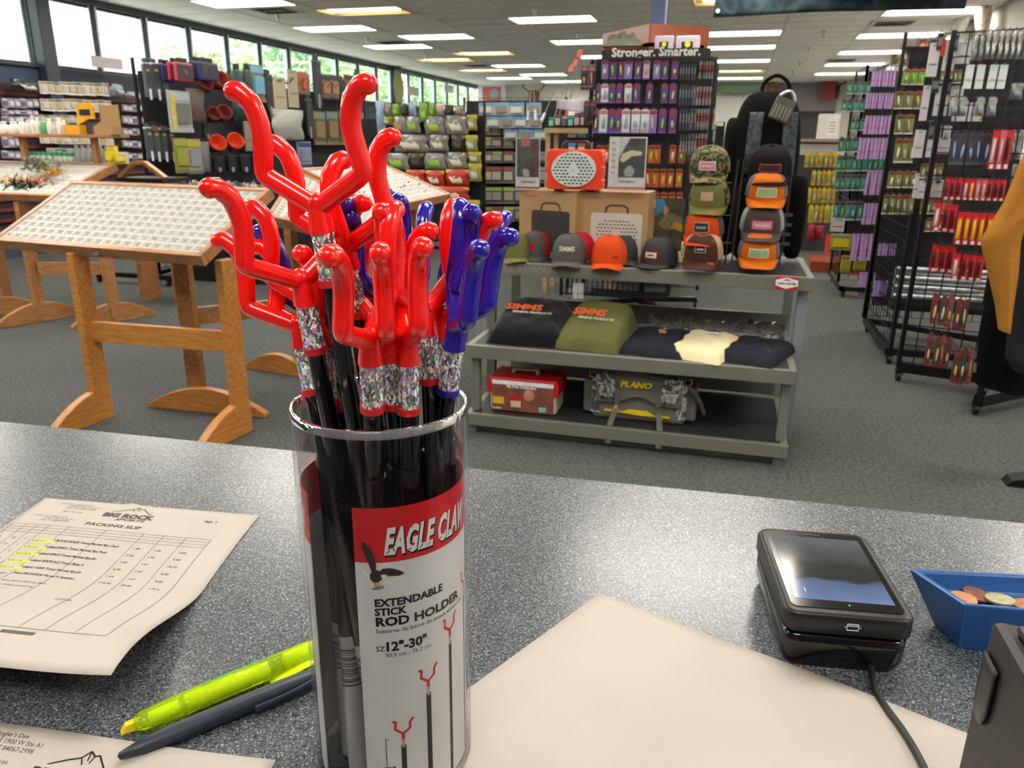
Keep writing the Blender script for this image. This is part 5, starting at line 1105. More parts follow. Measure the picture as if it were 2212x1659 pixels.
# ================================================================ shop stock on grids and slatwalls
PLAS = camo('clear poly film over stock', ('#35322d', '#7d7d76', '#b3b4ae', '#54504a'), 26, .2, 2.5); PLAS.node_tree.nodes['Principled BSDF'].inputs['Coat Weight'].default_value = .8
SILV = mat('silver foil lure pack', '#cfd6d8', .18, .55, var=.35, scale=60, bump=.8, bscale=90)
BW = mat('black powder coated wire', '#0e0f11', .4, .3, var=.05); BPL = mat('black plastic tray', '#131416', .5)
def C(h, r=.45, **k): return mat('stock '+h, h, r, var=k.pop('var', .08), scale=k.pop('scale', 40), **k)
UM = {}
def unit(kind, cols, vr=0):
    """unit meshes: x -.5..5, z -1..0 hanging from the top, facing -y; depth 1"""
    key = (kind, vr)+cols
    if key in UM: return UM[key]
    q = MB(); ms = [C(c) if isinstance(c, str) else c for c in cols]
    if kind == 'lure':      # backing, header, lure, foot strip
        q.box(-.5, .5, -.3, 0, -1, -.06, 0).box(-.3, .3, -.28, -.02, -.06, 0, 1).box(-.44, .44, -.36, -.3, -.24, -.1, 1)
        w_ = (.5, -.35, .15)[vr]; T = Matrix.Translation(((.05, -.08, .0)[vr], -.55, (-.6, -.55, -.64)[vr])) @ Matrix.Rotation(w_, 4, 'Y') @ Matrix.Diagonal(((.17, .12, .2)[vr], .4, (.24, .28, .15)[vr], 1)); q.ball((0, 0, 0), 1, 2, T, 8)
        if vr: q.box(-.4, .1 if vr == 1 else .4, -.36, -.3, -.9, -.84, 1)
        q.tube([(.0, -.5, -.36), (.05, -.6, -.3), (.12, -.5, -.34)], .02, 5, 1)
        q.box(-.5, .5, -.5, -.3, -1, -.93, 3)
    elif kind == 'card':    # plain card with two print blocks
        q.box(-.5, .5, -.4, 0, -1, 0, 0).box(-.46, .46, -.5, -.4, -.22, -.04, 1).box(-.36, .36, -.8, -.4, -.78, -.3, 2).box(-.5, .5, -.55, -.4, -1, -.9, 3)
    elif kind in ('bag', 'pouch'):
        def f(u, v): return (u-.5+.04*math.sin(v*9), -.9*math.sin(PI*u)**.6*math.sin(PI*min(1, v*.92+.04))**.7*(1+.25*noise2(u*2, v*2, len(cols)+sum(map(ord, cols[-1])))) , -v)
        q.sheet(f, 8, 8, 0, thick=Vector((0, -.05, 0))); q.box(-.5, .5, -.25, -.05, -.2, 0, 1)
        if kind == 'bag':
            for j in range(5): q.tube([(-.3+.1*j, -.82, -.45-.05*(j % 2)), (-.18+.1*j, -1.0, -.66), (-.12+.09*j, -.8, -.84)], [.05, .06, .02], 6, 2)
            q.box(-.4, .1, -.3, -.22, -.17, -.05, 2)
    elif kind == 'white':
        q.box(-.5, .5, -.3, 0, -1, 0, 0).box(-.36, .36, -.36, -.3, -.66, -.6, 1).box(-.2, .2, -.36, -.3, -.1, -.05, 1)
    elif kind == 'long':    # long dark pack with white tag at foot
        q.box(-.42, .42, -.6, 0, -.92, -.12, 0).box(-.5, .5, -.5, -.1, -.14, -.09, 1).box(-.3, .3, -.3, 0, -.1, 0, 0).box(-.12, .12, -.7, -.6, -.98, -.72, 2).box(-.2, .2, -.7, -.6, -.3, -.24, 3)
    elif kind == 'stick':
        q.box(-.4, .4, -.5, 0, -1, 0, 0).box(-.36, .36, -.6, -.5, -.62, -.22, 1)
    elif kind == 'redpack':  # clear blister red frame, lure, label
        q.box(-.5, .5, -.2, 0, -1, -.0, 0).box(-.5, .0, -.55, -.2, -.8, -.22, 2)
        q.box(.1, .26, -.3, -.2, -.84, -.16, 3).box(-.2, .3, -.34, -.2, -.97, -.87, 3)
        T = Matrix.Translation((-.22, -.6, -.5)) @ Matrix.Diagonal((.17, .4, .26, 1)); q.ball((0, 0, 0), 1, 1, T, 8)
    elif kind == 'bottle':
        q.lathe([(.0, -1), (.42, -1), (.45, -.95), (.45, -.35), (.3, -.24), (.22, -.22), (0, -.22)], 10, 0); q.lathe([(.24, -.22), (.26, -.2), (.26, 0), (0, 0)], 10, 1)
    elif kind == 'jar':
        q.lathe([(0, -1), (.44, -1), (.46, -.4), (.4, -.34)], 12, 0); q.lathe([(.5, -.36), (.5, -.02), (.46, 0), (0, 0)], 12, 1)
    elif kind == 'vial':
        q.lathe([(0, -1), (.42, -1), (.46, -.4), (.3, -.16), (0, -.16)], 10, 0); q.box(-.2, .2, -.2, .2, -.16, 0, 1)
    me = bpy.data.meshes.new(kind); me.from_pydata(q.v, [], q.f)
    for m_ in ms: me.materials.append(m_)
    me.polygons.foreach_set('material_index', [min(i, len(ms)-1) for i in q.m]); me.polygons.foreach_set('use_smooth', q.sm); me.update()
    UM[key] = me; return me
class Plane:
    def __init__(s, axis, val): s.a = axis; s.v = val
    def hit(s, x, y): return at_y(x, y, s.v) if s.a == 'y' else at_x(x, y, s.v)
    def rz(s): return 0 if s.a == 'y' else PI/2
HOOKS = {}
def put(name, kind, cols, pl, x0, x1, y0, y1, label, cat, group, depth=.03, hook='rack', rot=0., stand=False):
    cx = (x0+x1)/2; A = pl.hit(x0, (y0+y1)/2); B = pl.hit(x1, (y0+y1)/2); T = pl.hit(cx, y0); D = pl.hit(cx, y1)
    w = (B-A).length; h = T.z-D.z
    o = bpy.data.objects.new(name, unit(kind, tuple(cols), random.randrange(3) if kind == 'lure' else 0)); col.objects.link(o)
    o.location = (D.x, D.y, T.z) if pl.a == 'y' else (D.x, D.y, T.z)
    o.location = T if not stand else T
    o.rotation_euler = (0, rot, pl.rz()); o.scale = (w, w if stand else depth, h)
    tag(o, label, cat, group)
    if hook and not stand: HOOKS.setdefault(hook, []).append((Vector(o.location), pl))
    return o
def row(name, kind, pal, pl, xs, w, y0, y1, desc, where, cat, group, depth=.03, hook='rack', jit=0., slope=0.):
    """pal: a palette list cycled / chosen by index"""
    for i, x in enumerate(xs):
        c = pal[i % len(pal)] if not isinstance(pal, dict) else pal[i]
        yy = slope*(x-xs[0])
        put(name, kind, c, pl, x, x+w, y0+yy+random.uniform(-jit, jit), y1+yy+random.uniform(-jit, jit), f'{desc}, {od(i+1)} from left {where}', cat, group, depth, hook, rot=random.uniform(-.03, .03))
def hooks(key, parent, back=.12, m=BW):
    q = MB(); L = parent.location
    for p, pl in HOOKS.pop(key, []):
        n_ = Vector((0, 1, 0)) if pl.a == 'y' else Vector((-1, 0, 0))
        q.tube([p-n_*.03+Vector((0, 0, .012))-L, p+Vector((0, 0, .003))-L, p+n_*back+Vector((0, 0, .003))-L], .0022, 5)
    if q.v: tag(q.build('peg_hooks', m, parent), kind='stuff')
def grid(parent, P0, P1, z0, z1, dx=.076, dz=.1, r=.0025, frame=True):
    """wire grid between plan points P0, P1"""
    L = parent.location; P0 = Vector((P0[0], P0[1], 0))-Vector((L.x, L.y, 0)); P1 = Vector((P1[0], P1[1], 0))-Vector((L.x, L.y, 0)); W_ = (P1-P0).length; d = (P1-P0)/W_
    q = MB(); n_ = max(2, int(W_/dx)); k = max(2, int((z1-z0)/dz))
    for i in range(n_+1): p = P0+d*(W_*i/n_); q.bar(p+Vector((0, 0, z0)), p+Vector((0, 0, z1)), 2*r)
    for j in range(k+1): z = z0+(z1-z0)*j/k; q.bar(P0+Vector((0, 0, z)), P1+Vector((0, 0, z)), 2*r)
    tag(q.build('wire_grid', BW, parent), kind='stuff')
    if frame:
        for p in (P0, P1): MB().bar(p+Vector((0, 0, z0-.02)), p+Vector((0, 0, z1+.01)), .024).build('upright', BW, parent)
def caster(parent, x, y):
    L = parent.location; q = MB(); q.tube([(x-L.x-.012, y-L.y, .03), (x-L.x+.012, y-L.y, .03)], .028, 14); c = q.build('caster', BPL, parent)
    MB().box(x-L.x-.02, x-L.x+.02, y-L.y-.02, y-L.y+.02, .045, .075).build('caster_fork', BW, c)
def cc(X, Y, ox, oy, s): return ox+X/s, oy+Y/s
# ---- left wall slatwall
sw = thing('slatwall', 'mahogany slatwall along the left window wall', 'slatwall', (-7.99, 10, 0))
MB().box(0, .03, -8, 4, .2, 1.93).build('back_board', mat('dark plum slatwall board', '#33252b', .5), sw)
for i in range(14): MB().box(.03, .055, -8, 4, 1.80-i*.115, 1.835-i*.115).build('slat', MAHO, sw)
MB().box(0, .05, -2, 4, 1.95, 2.13).build('header_board', mat('dark navy header board', '#232838', .6), sw)
WL = Plane('x', -7.86); WLb = Plane('x', -7.8)
WP = [('#d9d6cc', '#8f8a7c', '#c9c3b2', '#e5e2da'), ('#e1ded6', '#7c6f5c', '#bdb5a2', '#d9d6cc'), ('#cfcfc4', '#5c5a55', '#c2a878', '#e1ded6')]
for r_, (x0, x1, n_, y0, y1, sl) in enumerate(((81, 233, 10, 176, 203, .03), (84, 238, 10, 213, 239, .03), (66, 172, 8, 248, 264, .02), (84, 243, 10, 292, 309, .03), (99, 228, 9, 320, 352, .02))):
    w = (x1-x0)/n_; row('tackle_pack', 'card', WP, WL, [x0+w*i for i in range(n_)], w-1.6, y0, y1, 'small white tackle pack', f'in {od(r_+1)} row, left wall', 'tackle pack', 'white tackle packs on the left wall', .05, 'sw', .8, sl)
LV = [('#9a93a0', '#c2bcc9', '#6e6878', '#b5adba'), ('#b9b4bd', '#7c7488', '#d0ccd6', '#8f8896'), ('#8a8390', '#a09aa8', '#cfc9c9', '#6f6a78')]
for r_, (y0, y1) in enumerate(((212, 232), (236, 248), (251, 264), (296, 318), (326, 343))):
    row('hook_pack', 'card', LV, WL, [1+13.2*i for i in range(6 if r_ < 3 else 4)], 11.5, y0, y1, 'tiny lavender hook pack', f'far left, {od(r_+1)} row, left wall', 'hook pack', 'hook packs at the far left', .04, 'sw', 1.5, .03)
for r_, (y0, y1) in enumerate(((226, 241), (251, 267), (278, 292), (304, 319), (330, 343))):
    row('hook_pack', 'card', LV[::-1], WL, [262+10.6*i for i in range(8)], 9.4, y0, y1, 'tiny grey hook pack', f'beside black grid, {od(r_+1)} row, left wall', 'hook pack', 'hook packs beside the black grid', .04, 'sw', 1.2, .03)
hooks('sw', sw, .12)
for (x0, x1, y0, y1, c, lab) in ((22, 78, 172, 198, '#3a3733', 'long black and silver blister leaning on the top slat at left'), (236, 262, 181, 208, '#8d99a3', 'clear blister pack right of the white packs, top slat'), (270, 302, 198, 214, '#9c96a2', 'pale flat box on the top slat under the header')):
    put('blister_pack', 'bag', (c, '#2a2a2c', '#c9c9c9'), WLb, x0, x1, y0, y1, lab, 'blister pack', 'packs along the top slat', .08, None)
p = at_x(236, 130, -7.7); sg_ = thing('paper_sign', 'pale paper sign hanging low in the second window', 'sign', p); MB().box(-.002, .002, -.30, .22, -.10, .03).build('card', mat('pale grey sign card', '#b5aeb0', .7), sg_)
MB().tube([(0, .1, .03), (.0, .1, 3.0-p.z)], .003, 5).build('hanger', BW, sg_)
for px, py, lab in ((893, 197, 'pale sign on the far windows, nearer one'), (970, 192, 'pale sign on the far windows, farther one')):
    p = at_x(px, py, -7.85); MB().box(-.002, .002, -.35, .35, -.12, .12); tag(MB().box(-.002, .002, -.35, .35, -.1, .1).box(-.003, .003, -.003, .003, .1, 2.95-p.z).build('paper_sign', mat('pale grey sign card', '#b5aeb0'), loc=p), lab, 'sign')
# ---- shelf goods over the left table
SHP = Plane('y', 5.1)
def stand_on(name, kind, cols, px, wpx, hpx, z, Y, label, cat, group):
    t_ = (at_y(px, 300, Y)); k = (at_y(px+wpx, 300, Y)-t_).length; h = k*hpx/wpx
    o = bpy.data.objects.new(name, unit(kind, tuple(cols))); col.objects.link(o); o.location = (t_.x+k/2, Y, z+h); o.scale = (k, k, h); tag(o, label, cat, group); return o
for i, (x, w, h, cl) in enumerate(((4, 18, 20, ('#d9d4c8', '#cfc9b9')), (25, 20, 20, ('#dedad0', '#d5cfbf')), (46, 13, 26, ('#e3e0d8', '#d9d5c9')), (60, 11, 22, ('#d3cfc4', '#e0dcd0')), (72, 9, 30, ('#e5e2da', '#d8d4ca')), (82, 9, 27, ('#dad6cc', '#e5e2da')), (92, 13, 22, ('#4d9a5c', '#8fc49a')), (106, 11, 26, ('#d9d6cc', '#efece5')), (118, 9, 20, ('#c9c5ba', '#dcd8ce')), (128, 11, 28, ('#dedbd2', '#e9e6df')), (139, 9, 24, ('#cfcabf', '#e0ddd4')))):
    stand_on('bottle', 'bottle', cl, x, w, h, SZ, 5.1, ('green bottle among the white ones on the wooden shelf' if i == 6 else f'small white bottle, {od(i+1)} from left on the wooden shelf'), 'bottle', 'bottles on the wooden shelf')
yb = thing('display_carton', 'yellow printed counter carton standing on the wooden shelf', 'carton', at_y(175, 290, 5.1)); L = yb.location.copy(); yb.location.z = SZ
YC = mat('yellow printed carton', '#e0a51c', .6); k = (at_y(208, 290, 5.1)-at_y(149, 290, 5.1)).length/59
MB().box(-26*k, 9*k, -.05, .05, 0, 16*k).build('tray', YC, yb); MB().box(-4*k, 31*k, .02, .05, 0, 20*k).build('tray', mat('black white carton print', '#4a4640', .6), yb); MB().prism([(-4*k, 16*k), (-2*k, 48*k), (4*k, 53*k), (28*k, 53*k), (32*k, 48*k), (32*k, 26*k), (20*k, 26*k)], .0, .02).build('header', YC, yb); MB().box(4*k, 26*k, -.004, .0, 32*k, 42*k).build('black_panel', INK, yb)
kb = thing('cardboard_box', 'brown cardboard box with raised back flap on the wooden shelf', 'box', (at_y(227, 290, 5.1).x, 5.1, SZ)); kk = k
MB().box(-12*k, 28*k, -.05, .04, 0, 12*k).build('tray', CB, kb); MB().prism([(-14*k, 0), (-14*k, 48*k), (26*k, 50*k), (27*k, 0)], .04, .048).build('back_flap', CB, kb); MB().prism([(-14*k, 12*k), (27*k, 12*k), (27*k, 30*k), (8*k, 24*k)], -.05, -.045).build('front_flap', CB, kb)
for i in range(9):
    stand_on('jar', 'jar', ('#d5ded9', '#2f9470'), 54+11*i, 10.5, 17, 1.165, 5.16, f'clear jar with green lid, {od(i+1)} from left behind the tray', 'jar', 'green lidded jars behind the feathers')
for i in range(6):
    stand_on('vial', 'vial', (SILV, '#d8d5cc'), 156+13*i, 11, 30, 1.165, 5.2, f'clear white bottle, {od(i+1)} from left behind the tray edge', 'bottle', 'clear bottles behind the left tray')
for i, (x, h) in enumerate(((233, 30), (254, 20))): stand_on('paint_pack', 'card', ('#e6d21a', '#f0e14a', '#d9c918', '#c9b912') if i == 0 else ('#c9c2a9', '#d9cfae', '#e0cf3a', '#d9b91c'), x, 19, h, 1.165, 5.16, ['bright yellow card pack at the right end behind the tray', 'cream and yellow pack hanging off the tray corner'][i], 'pack', 'yellow packs by the left tray')
# small wooden rest behind the tray
wr = thing('wooden_rest', 'low peaked wooden rest right of the left tray', 'rest', at_y(300, 384, 5.5))
MB().bar((-.18, 0, .0), (-.02, .0, .12), .05, .03).bar((-.02, 0, .12), (.08, 0, .12), .05, .03).build('rail', OAK2, wr); MB().bar((.08, 0, .12), (.26, 0, .0), .05, .03).build('rail', OAK2, wr); MB().box(-.19, .27, -.05, .3, -.03, 0).build('base', BPL, wr)
MB().box(-.15, -.1, .0, .2, -1.05, -.03).build('leg', OAK2, wr); MB().box(.2, .25, .0, .2, -1.05, -.03).build('leg', OAK2, wr)
# ---- black grid gondola on the left
lg_ = thing('grid_gondola', 'long black wire grid gondola behind the wooden tables', 'display rack', (-5.42, 6.2, 0))
grid(lg_, (-5.42, 6.42), (-5.42, 11.2), .12, 2.05, .1, .1, .0025); MB().box(-.012, .012, .28, 4.9, .3, 1.95).build('backing', mat('dark shade cloth', '#1b1d22', .8), lg_)
MB().box(-.5, .35, -.05, .0, .06, .10).box(-.5, .35, 5.0, 5.05, .06, .10).box(-.03, .03, -.05, 5.05, .06, .10).build('base', BW, lg_)
for x, y in ((-5.9, 6.15), (-5.1, 6.15), (-5.9, 11.2), (-5.1, 11.2)): caster(lg_, x, y)
GP = Plane('x', -5.28); GP2 = Plane('x', -5.2)
LP = [('#3d464b', '#c9ced0', '#dfe3e5', '#a3a04a')]
row('lantern_pack', 'long', LP, GP, [302, 320, 337], 16, 126, 216, 'long charcoal pack with white tag', 'high on the black grid', 'pack', 'long charcoal packs upper row', .05, 'lg', 1, .05)
row('lantern_pack', 'long', LP, GP, [306, 322, 339, 355], 15, 267, 349, 'long charcoal pack with white tag', 'low on the black grid', 'pack', 'long charcoal packs lower row', .05, 'lg', 1, .05)
row('leader_box', 'card', [('#17181a', '#26282b', '#6d4a4a', '#17181a')], GP, [318, 338], 17, 264, 288, 'small black boxed lure', 'behind the long packs', 'box', 'black boxes on the grid', .05, 'lg')
def gear_case(label, x0, x1, y0, y1, c, off):
    P0 = at_x(x0, y1, -5.2+off); P1 = at_x(x1, y1, -5.2+off); T = at_x((x0+x1)/2, y0, -5.2+off); w = (P1-P0).length; h = T.z-P0.z
    t = thing('gear_case', label, 'case', (-5.2+off, (P0.y+P1.y)/2, P0.z), 0, 'hanging gear cases')
    S_ = MB().box(0, .035, -w/2, w/2, 0, h*.8).build('shell', C(c, .4), t, bevel=.012); MB().box(.03, .042, -w/2+.02, w/2-.02, .02, h*.8-.02).build('panel', C('#3b3a40', .6), t, bevel=.003); q = MB().tube([(.042, 0, h*.4), (.047, 0, h*.4)], .022, 12); q.build('emblem', C(c, .4), t)
    MB().box(.01, .014, -w*.3, w*.3, h*.8, h).build('hang_card', BPL, t)
gear_case('blue edged gear case leftmost of the hanging cases', 348, 372, 130, 176, '#26286b', -.06)
gear_case('red edged gear case behind the front red one', 362, 398, 126, 173, '#b03046', -.0); gear_case('red gear case in front with red round emblem', 376, 413, 126, 174, '#b03046', .1)
gear_case('dark blue gear case behind the front blue one', 410, 446, 124, 173, '#2a2a72', -.0); gear_case('dark blue gear case in front with blue emblem', 428, 468, 126, 173, '#2a2a72', .1)
def cup(label, px, py, r, c, tilt=1.1, X=-5.1):
    p = at_x(px, py, X); t = thing('folding_cup', label, 'cup', p, 0, 'silicone cups on the black grid'); t.rotation_euler = (0, tilt, -.6)
    MB().lathe([(0, -r*1.2), (r*.55, -r*1.2), (r*.62, -r*.8), (r*.78, -r*.78), (r*.8, -r*.3), (r*.95, -r*.28), (r, r*.3), (r*.93, r*.32), (r*.86, -r*.2), (r*.5, -r*1.1), (0, -r*1.1)], 24).build('bowl', C(c, .45), t)
    MB().box(-.01, .05, -.05, .05, -r*1.3, -r*1.2).build('base', BPL, t)
cup('rust red silicone cup, upper right on the black grid', 477, 172, .085, '#a23a22'); cup('rust red silicone cup behind the upper one', 446, 180, .07, '#8f3424', X=-5.15)
cup('dark brick silicone cup in the middle of the black grid', 484, 243, .08, '#7d2b24'); cup('dark brick silicone cup left of the middle one', 462, 246, .07, '#7d2b24', X=-5.15)
cup('bright orange silicone cup, lower left of the pair', 470, 309, .088, '#d9431a', X=-5.15); cup('bright orange silicone cup, lower right of the pair', 508, 305, .088, '#e0481c')
one = lambda n_, k, c, pl, b, lab, cat, d=.05, hk='lg', g=None: put(n_, k, c, pl, b[0], b[1], b[2], b[3], lab, cat, g or 'assorted packs on the black grid', d, hk)
one('fly_box', 'card', ('#9fa8aa', '#b9c0c0', '#6d726c', '#aab2b2'), GP2, (358, 404, 196, 286), 'large clear plastic case with yellow stripe inside', 'case', .06)
one('stripe_insert', 'white', ('#c9b84a', '#d9cc7a'), Plane('x', -5.12), (366, 376, 206, 280), 'yellow stripe insert of the clear plastic case', 'insert', .01, None)
one('jerky_bag', 'pouch', ('#5f524b', '#77706c', '#8f8780'), GP2, (400, 438, 192, 262), 'brown glossy bag right of the clear case', 'bag')
one('line_pack', 'card', ('#85863f', '#a3a348', '#98983c', '#6f7038'), GP2, (371, 398, 298, 374), 'yellow green card pack low on the black grid', 'pack')
one('line_pack', 'card', ('#9a9a78', '#b3a83c', '#8d9196', '#6a6e70'), GP2, (397, 428, 300, 376), 'yellow pack with grey picture beside the green one', 'pack')
one('small_pack', 'pouch', ('#77706f', '#9a9494', '#b5b0a8'), GP2, (428, 448, 306, 372), 'small mauve grey pack right of yellow packs', 'pack')
one('lantern', 'bottle', ('#26453f', '#1b2a28'), Plane('x', -5.0), (498, 519, 138, 192), 'dark teal lantern left of two, top of black grid', 'lantern', .1); one('lantern', 'bottle', ('#26453f', '#1b2a28'), Plane('x', -5.0), (521, 542, 138, 194), 'dark teal lantern right of two, top of black grid', 'lantern', .1)
one('boxed_gear', 'card', ('#7f6648', '#5f9ab5', '#5f9ab5', '#8a6f4e'), GP, (534, 562, 140, 220), 'kraft box with blue panels on the black grid', 'box', .08)
one('net_bag', 'pouch', ('#1d3430', '#24312f', '#2c4a44'), GP, (500, 545, 205, 262), 'dark teal folded net in the middle of the grid', 'bag')
one('sock_pack', 'white', ('#b0a58c', '#8d836c'), GP, (586, 614, 168, 234), 'beige cloth pack, left of two on the grid', 'pack'); one('sock_pack', 'white', ('#aca38d', '#8d836c'), GP, (618, 639, 150, 232), 'tall beige cloth pack, right of two on grid', 'pack')
one('glove_pack', 'lure', ('#8a5f3c', '#c4563a', '#c4563a', '#3c5148'), GP, (640, 665, 156, 204), 'orange and kraft glove pack at top of grid', 'pack')
one('towel_bag', 'pouch', ('#a9aba0', '#b9bab0', '#c4c5ba'), GP2, (588, 652, 236, 302), 'large pale folded towel in a clear bag', 'bag', .07)
one('beige_pack', 'white', ('#8c8270', '#6d6556'), GP, (524, 548, 262, 326), 'taupe cloth pack beside the orange cups', 'pack')
one('boxed_gear', 'card', ('#9aa0b0', '#2a3a8a', '#7d86a0', '#2a3a8a'), GP, (640, 668, 306, 360), 'blue and grey boxed item low on the grid', 'box')
KP = [('#7a5f42', '#20262a', '#a5805a', '#2c3a38')]
row('kraft_pack', 'card', KP, GP, [690, 708, 741], 19, 162, 214, 'black and kraft pack', 'in the top row of the grid end', 'pack', 'kraft packs on the grid end', .06, 'lg')
row('kraft_pack', 'card', [('#4a5247', '#6d8a80', '#8a6b48', '#8a6b48')], GP, [672, 700, 728, 756], 26, 240, 313, 'green and kraft folded pack', 'in the lower row of the grid end', 'pack', 'folded kraft packs', .06, 'lg')
for i, (x, y0, y1, w) in enumerate(((565, 150, 260, 18), (655, 205, 300, 14), (670, 120, 235, 18), (729, 165, 232, 12), (762, 150, 230, 16), (782, 266, 330, 22), (552, 268, 330, 30), (455, 335, 372, 24), (484, 332, 372, 22), (512, 332, 372, 24), (432, 262, 300, 18), (540, 330, 372, 30))):
    one('dark_pack', 'long', ('#1a1c1f', '#4c5256', '#8f9396', '#3c3f42'), GP, (x, x+w, y0, y1), f'black hanging tool pack, {od(i+1)} of those filling the grid', 'pack')
hooks('lg', lg_, .12)
q = MB()
rr = random.Random(9)
for i in range(40): y = rr.uniform(.3, 4.9); q.tube([(.0, y, 1.98), (.18, y, 2.0), (.24, y, 2.06)], .004, 5)
tag(q.build('empty_hooks', BW, lg_), kind='stuff')
lb_ = thing('floor_basket', 'low bin of small clear packs at the foot of the grid', 'bin', at_y(470, 392, 6.6)); MB().box(-.5, 1.0, -.1, .2, -1.1, -.06).build('bin', BPL, lb_)
q = MB()
for i in range(70): x, y = rr.uniform(-.48, .98), rr.uniform(-.08, .18); s = rr.uniform(.03, .05); q.cbox((0, 0, 0), (s*2, .01, s), rr.randrange(3), Matrix.Translation((x, y, -.04)) @ Euler((rr.random(), rr.random(), rr.random()*3)).to_matrix().to_4x4())
tag(q.build('loose_packs', [PLAS, C('#b9b2b0'), C('#6d6878')], lb_), kind='stuff')
# ---- soft bait bags, centre left
cb_ = thing('grid_gondola', 'black grid wall of soft bait bags, centre left', 'display rack', (-3.8, 9.06, 0)); grid(cb_, (-4.55, 9.06), (-2.86, 9.06), .1, 1.78, .1, .1); MB().box(-.78, .96, -.02, .06, .06, .1).build('base', BW, cb_)
MB().box(-.74, .92, .03, .04, .15, 1.6).build('backing', mat('dark shade cloth', '#1b1d22'), cb_)
for x in (-4.5, -2.9): MB().box(x+3.8-.02, x+3.8+.02, -.25, .25, .0, .09).build('foot', BW, cb_)
BP_ = Plane('y', 8.95)
def bg(x0, x1, y0, y1, c, lab, k='bag'): put('bait_bag', k, c, BP_, x0, x1, y0, y1, lab+' on the centre left bait grid', 'bait bag', 'soft bait bags centre left', .05, 'cb')
V = {'g': (PLAS, '#4a3c38', '#8fb82a'), 'w': (PLAS, '#5a4a44', '#cfc6b0'), 'y': ('#8f8a2c', '#c9b81c', '#b9c2c6'), 'r': ('#b3261c', '#e0b81c', '#d9cfae'), 'd': ('#2c2620', '#8f861c', '#4d4a3a'), 'b': ('#8fa3c4', '#b5c0d6', '#8790a8'), 'o': (PLAS, '#3a3432', '#b5764a'), 'k': ('#6f9a3a', '#2c3a1c', '#9ac24a'), 'p': ('#c9a9b5', '#d9d0d4', '#d0a84a')}
ri = 0
ROWS = [[(812, 830, 218, 288, 'b'), (831, 846, 222, 250, 'o'), (847, 864, 224, 251, 'k'), (866, 882, 224, 250, 'd'), (883, 898, 221, 250, 'b'), (906, 926, 220, 263, 'k'), (928, 941, 224, 252, 'k'), (943, 958, 224, 248, 'p'), (960, 980, 226, 250, 'd'), (982, 1004, 228, 250, 'o')],
        [(828, 847, 252, 270, 'y'), (849, 877, 250, 288, 'o'), (877, 907, 250, 287, 'g'), (917, 960, 250, 289, 'g'), (962, 1010, 248, 290, 'w'), (1010, 1030, 248, 282, 'y')],
        [(850, 924, 290, 328, 'w'), (927, 968, 290, 327, 'w'), (976, 1004, 292, 326, 'd'), (1006, 1031, 292, 327, 'y')],
        [(834, 882, 330, 366, 'g'), (884, 914, 331, 362, 'd'), (916, 963, 330, 365, 'g'), (965, 1009, 328, 364, 'w'), (1012, 1039, 328, 352, 'y'), (1012, 1040, 353, 392, 'y')],
        [(878, 917, 367, 394, 'r'), (920, 959, 368, 401, 'r'), (963, 1012, 366, 401, 'r')],
        [(936, 1012, 403, 430, 'r'), (970, 1012, 428, 452, 'w'), (1004, 1036, 432, 474, 'y'), (960, 1000, 455, 490, 'd')]]
nm = {'g': 'clear bag of lime green baits', 'w': 'clear bag of cream baits', 'y': 'yellow and silver bag', 'r': 'red and yellow bait bag', 'd': 'dark bag with yellow header', 'b': 'pale blue tall pack', 'o': 'clear bag with orange bait', 'k': 'lime green pack', 'p': 'pink and white pack'}
for ri, R in enumerate(ROWS):
    for i, (x0, x1, y0, y1, k) in enumerate(R): bg(x0, x1, y0, y1, V[k], f'{nm[k]}, {od(i+1)} in {od(ri+1)} row')
hooks('cb', cb_, .1)
# ---- grey lure boxes and blue worm packs, centre
gb_ = thing('grid_gondola', 'black grid of grey lure boxes and blue packs, centre', 'display rack', (-3.0, 10.06, 0)); grid(gb_, (-3.45, 10.06), (-2.1, 10.06), .1, 1.88, .1, .1); MB().box(-.45, .9, -.02, .06, .06, .1).build('base', BW, gb_); MB().box(-.43, .88, .03, .04, .15, 1.85).build('backing', mat('dark shade cloth', '#1b1d22'), gb_)
for x in (-.43, .88): MB().box(x-.02, x+.02, -.25, .25, .0, .09).build('foot', BW, gb_)
GB_ = Plane('y', 9.95); GY = [('#6d6a60', '#9fb85c', '#a09a8a', '#8a857a'), ('#6a665c', '#a2564c', '#b5ae9c', '#7d786c')]
for ri, (y0, y1) in enumerate(((266, 291), (296, 320), (327, 352), (360, 396), (404, 440), (446, 478))):
    row('lure_box', 'card', [GY[(ri//2) % 2], GY[ri % 2]], GB_, [1042, 1062, 1088], 24 if ri else 20, y0, y1, 'grey boxed lure with coloured header', f'{od(ri+1)} row, centre grid', 'lure box', 'grey lure boxes on the centre grid', .05, 'gb')
    if ri > 1: row('lure_box', 'card', [('#4b5254', '#7d9aa0', '#8f9396', '#5a6164')], GB_, [1112, 1138, 1164], 22, y0, y1, 'dim slate lure pack', f'{od(ri+1)} row, behind the sign holder', 'lure box', 'slate packs behind the sign holder', .05, 'gb')
GB2 = Plane('y', 9.85); BLP = [('#8f989a', '#3f86b0', '#b5b0a5', '#6d7a80'), ('#9aa0a0', '#4a90b8', '#7d6f64', '#8a8f92')]
for ri, (xs_, w, y0, y1) in enumerate((([1035, 1068, 1101, 1138], 32, 222, 250), ([1052, 1082, 1112, 1142], 29, 252, 277), ([1090, 1122, 1154], 30, 280, 302))):
    row('worm_pack', 'card', BLP, GB2, xs_, w, y0, y1, 'wide pack with bright blue header', f'{od(ri+1)} row of blue packs', 'pack', 'blue headed packs in the centre', .06, 'gb')
hooks('gb', gb_, .1)
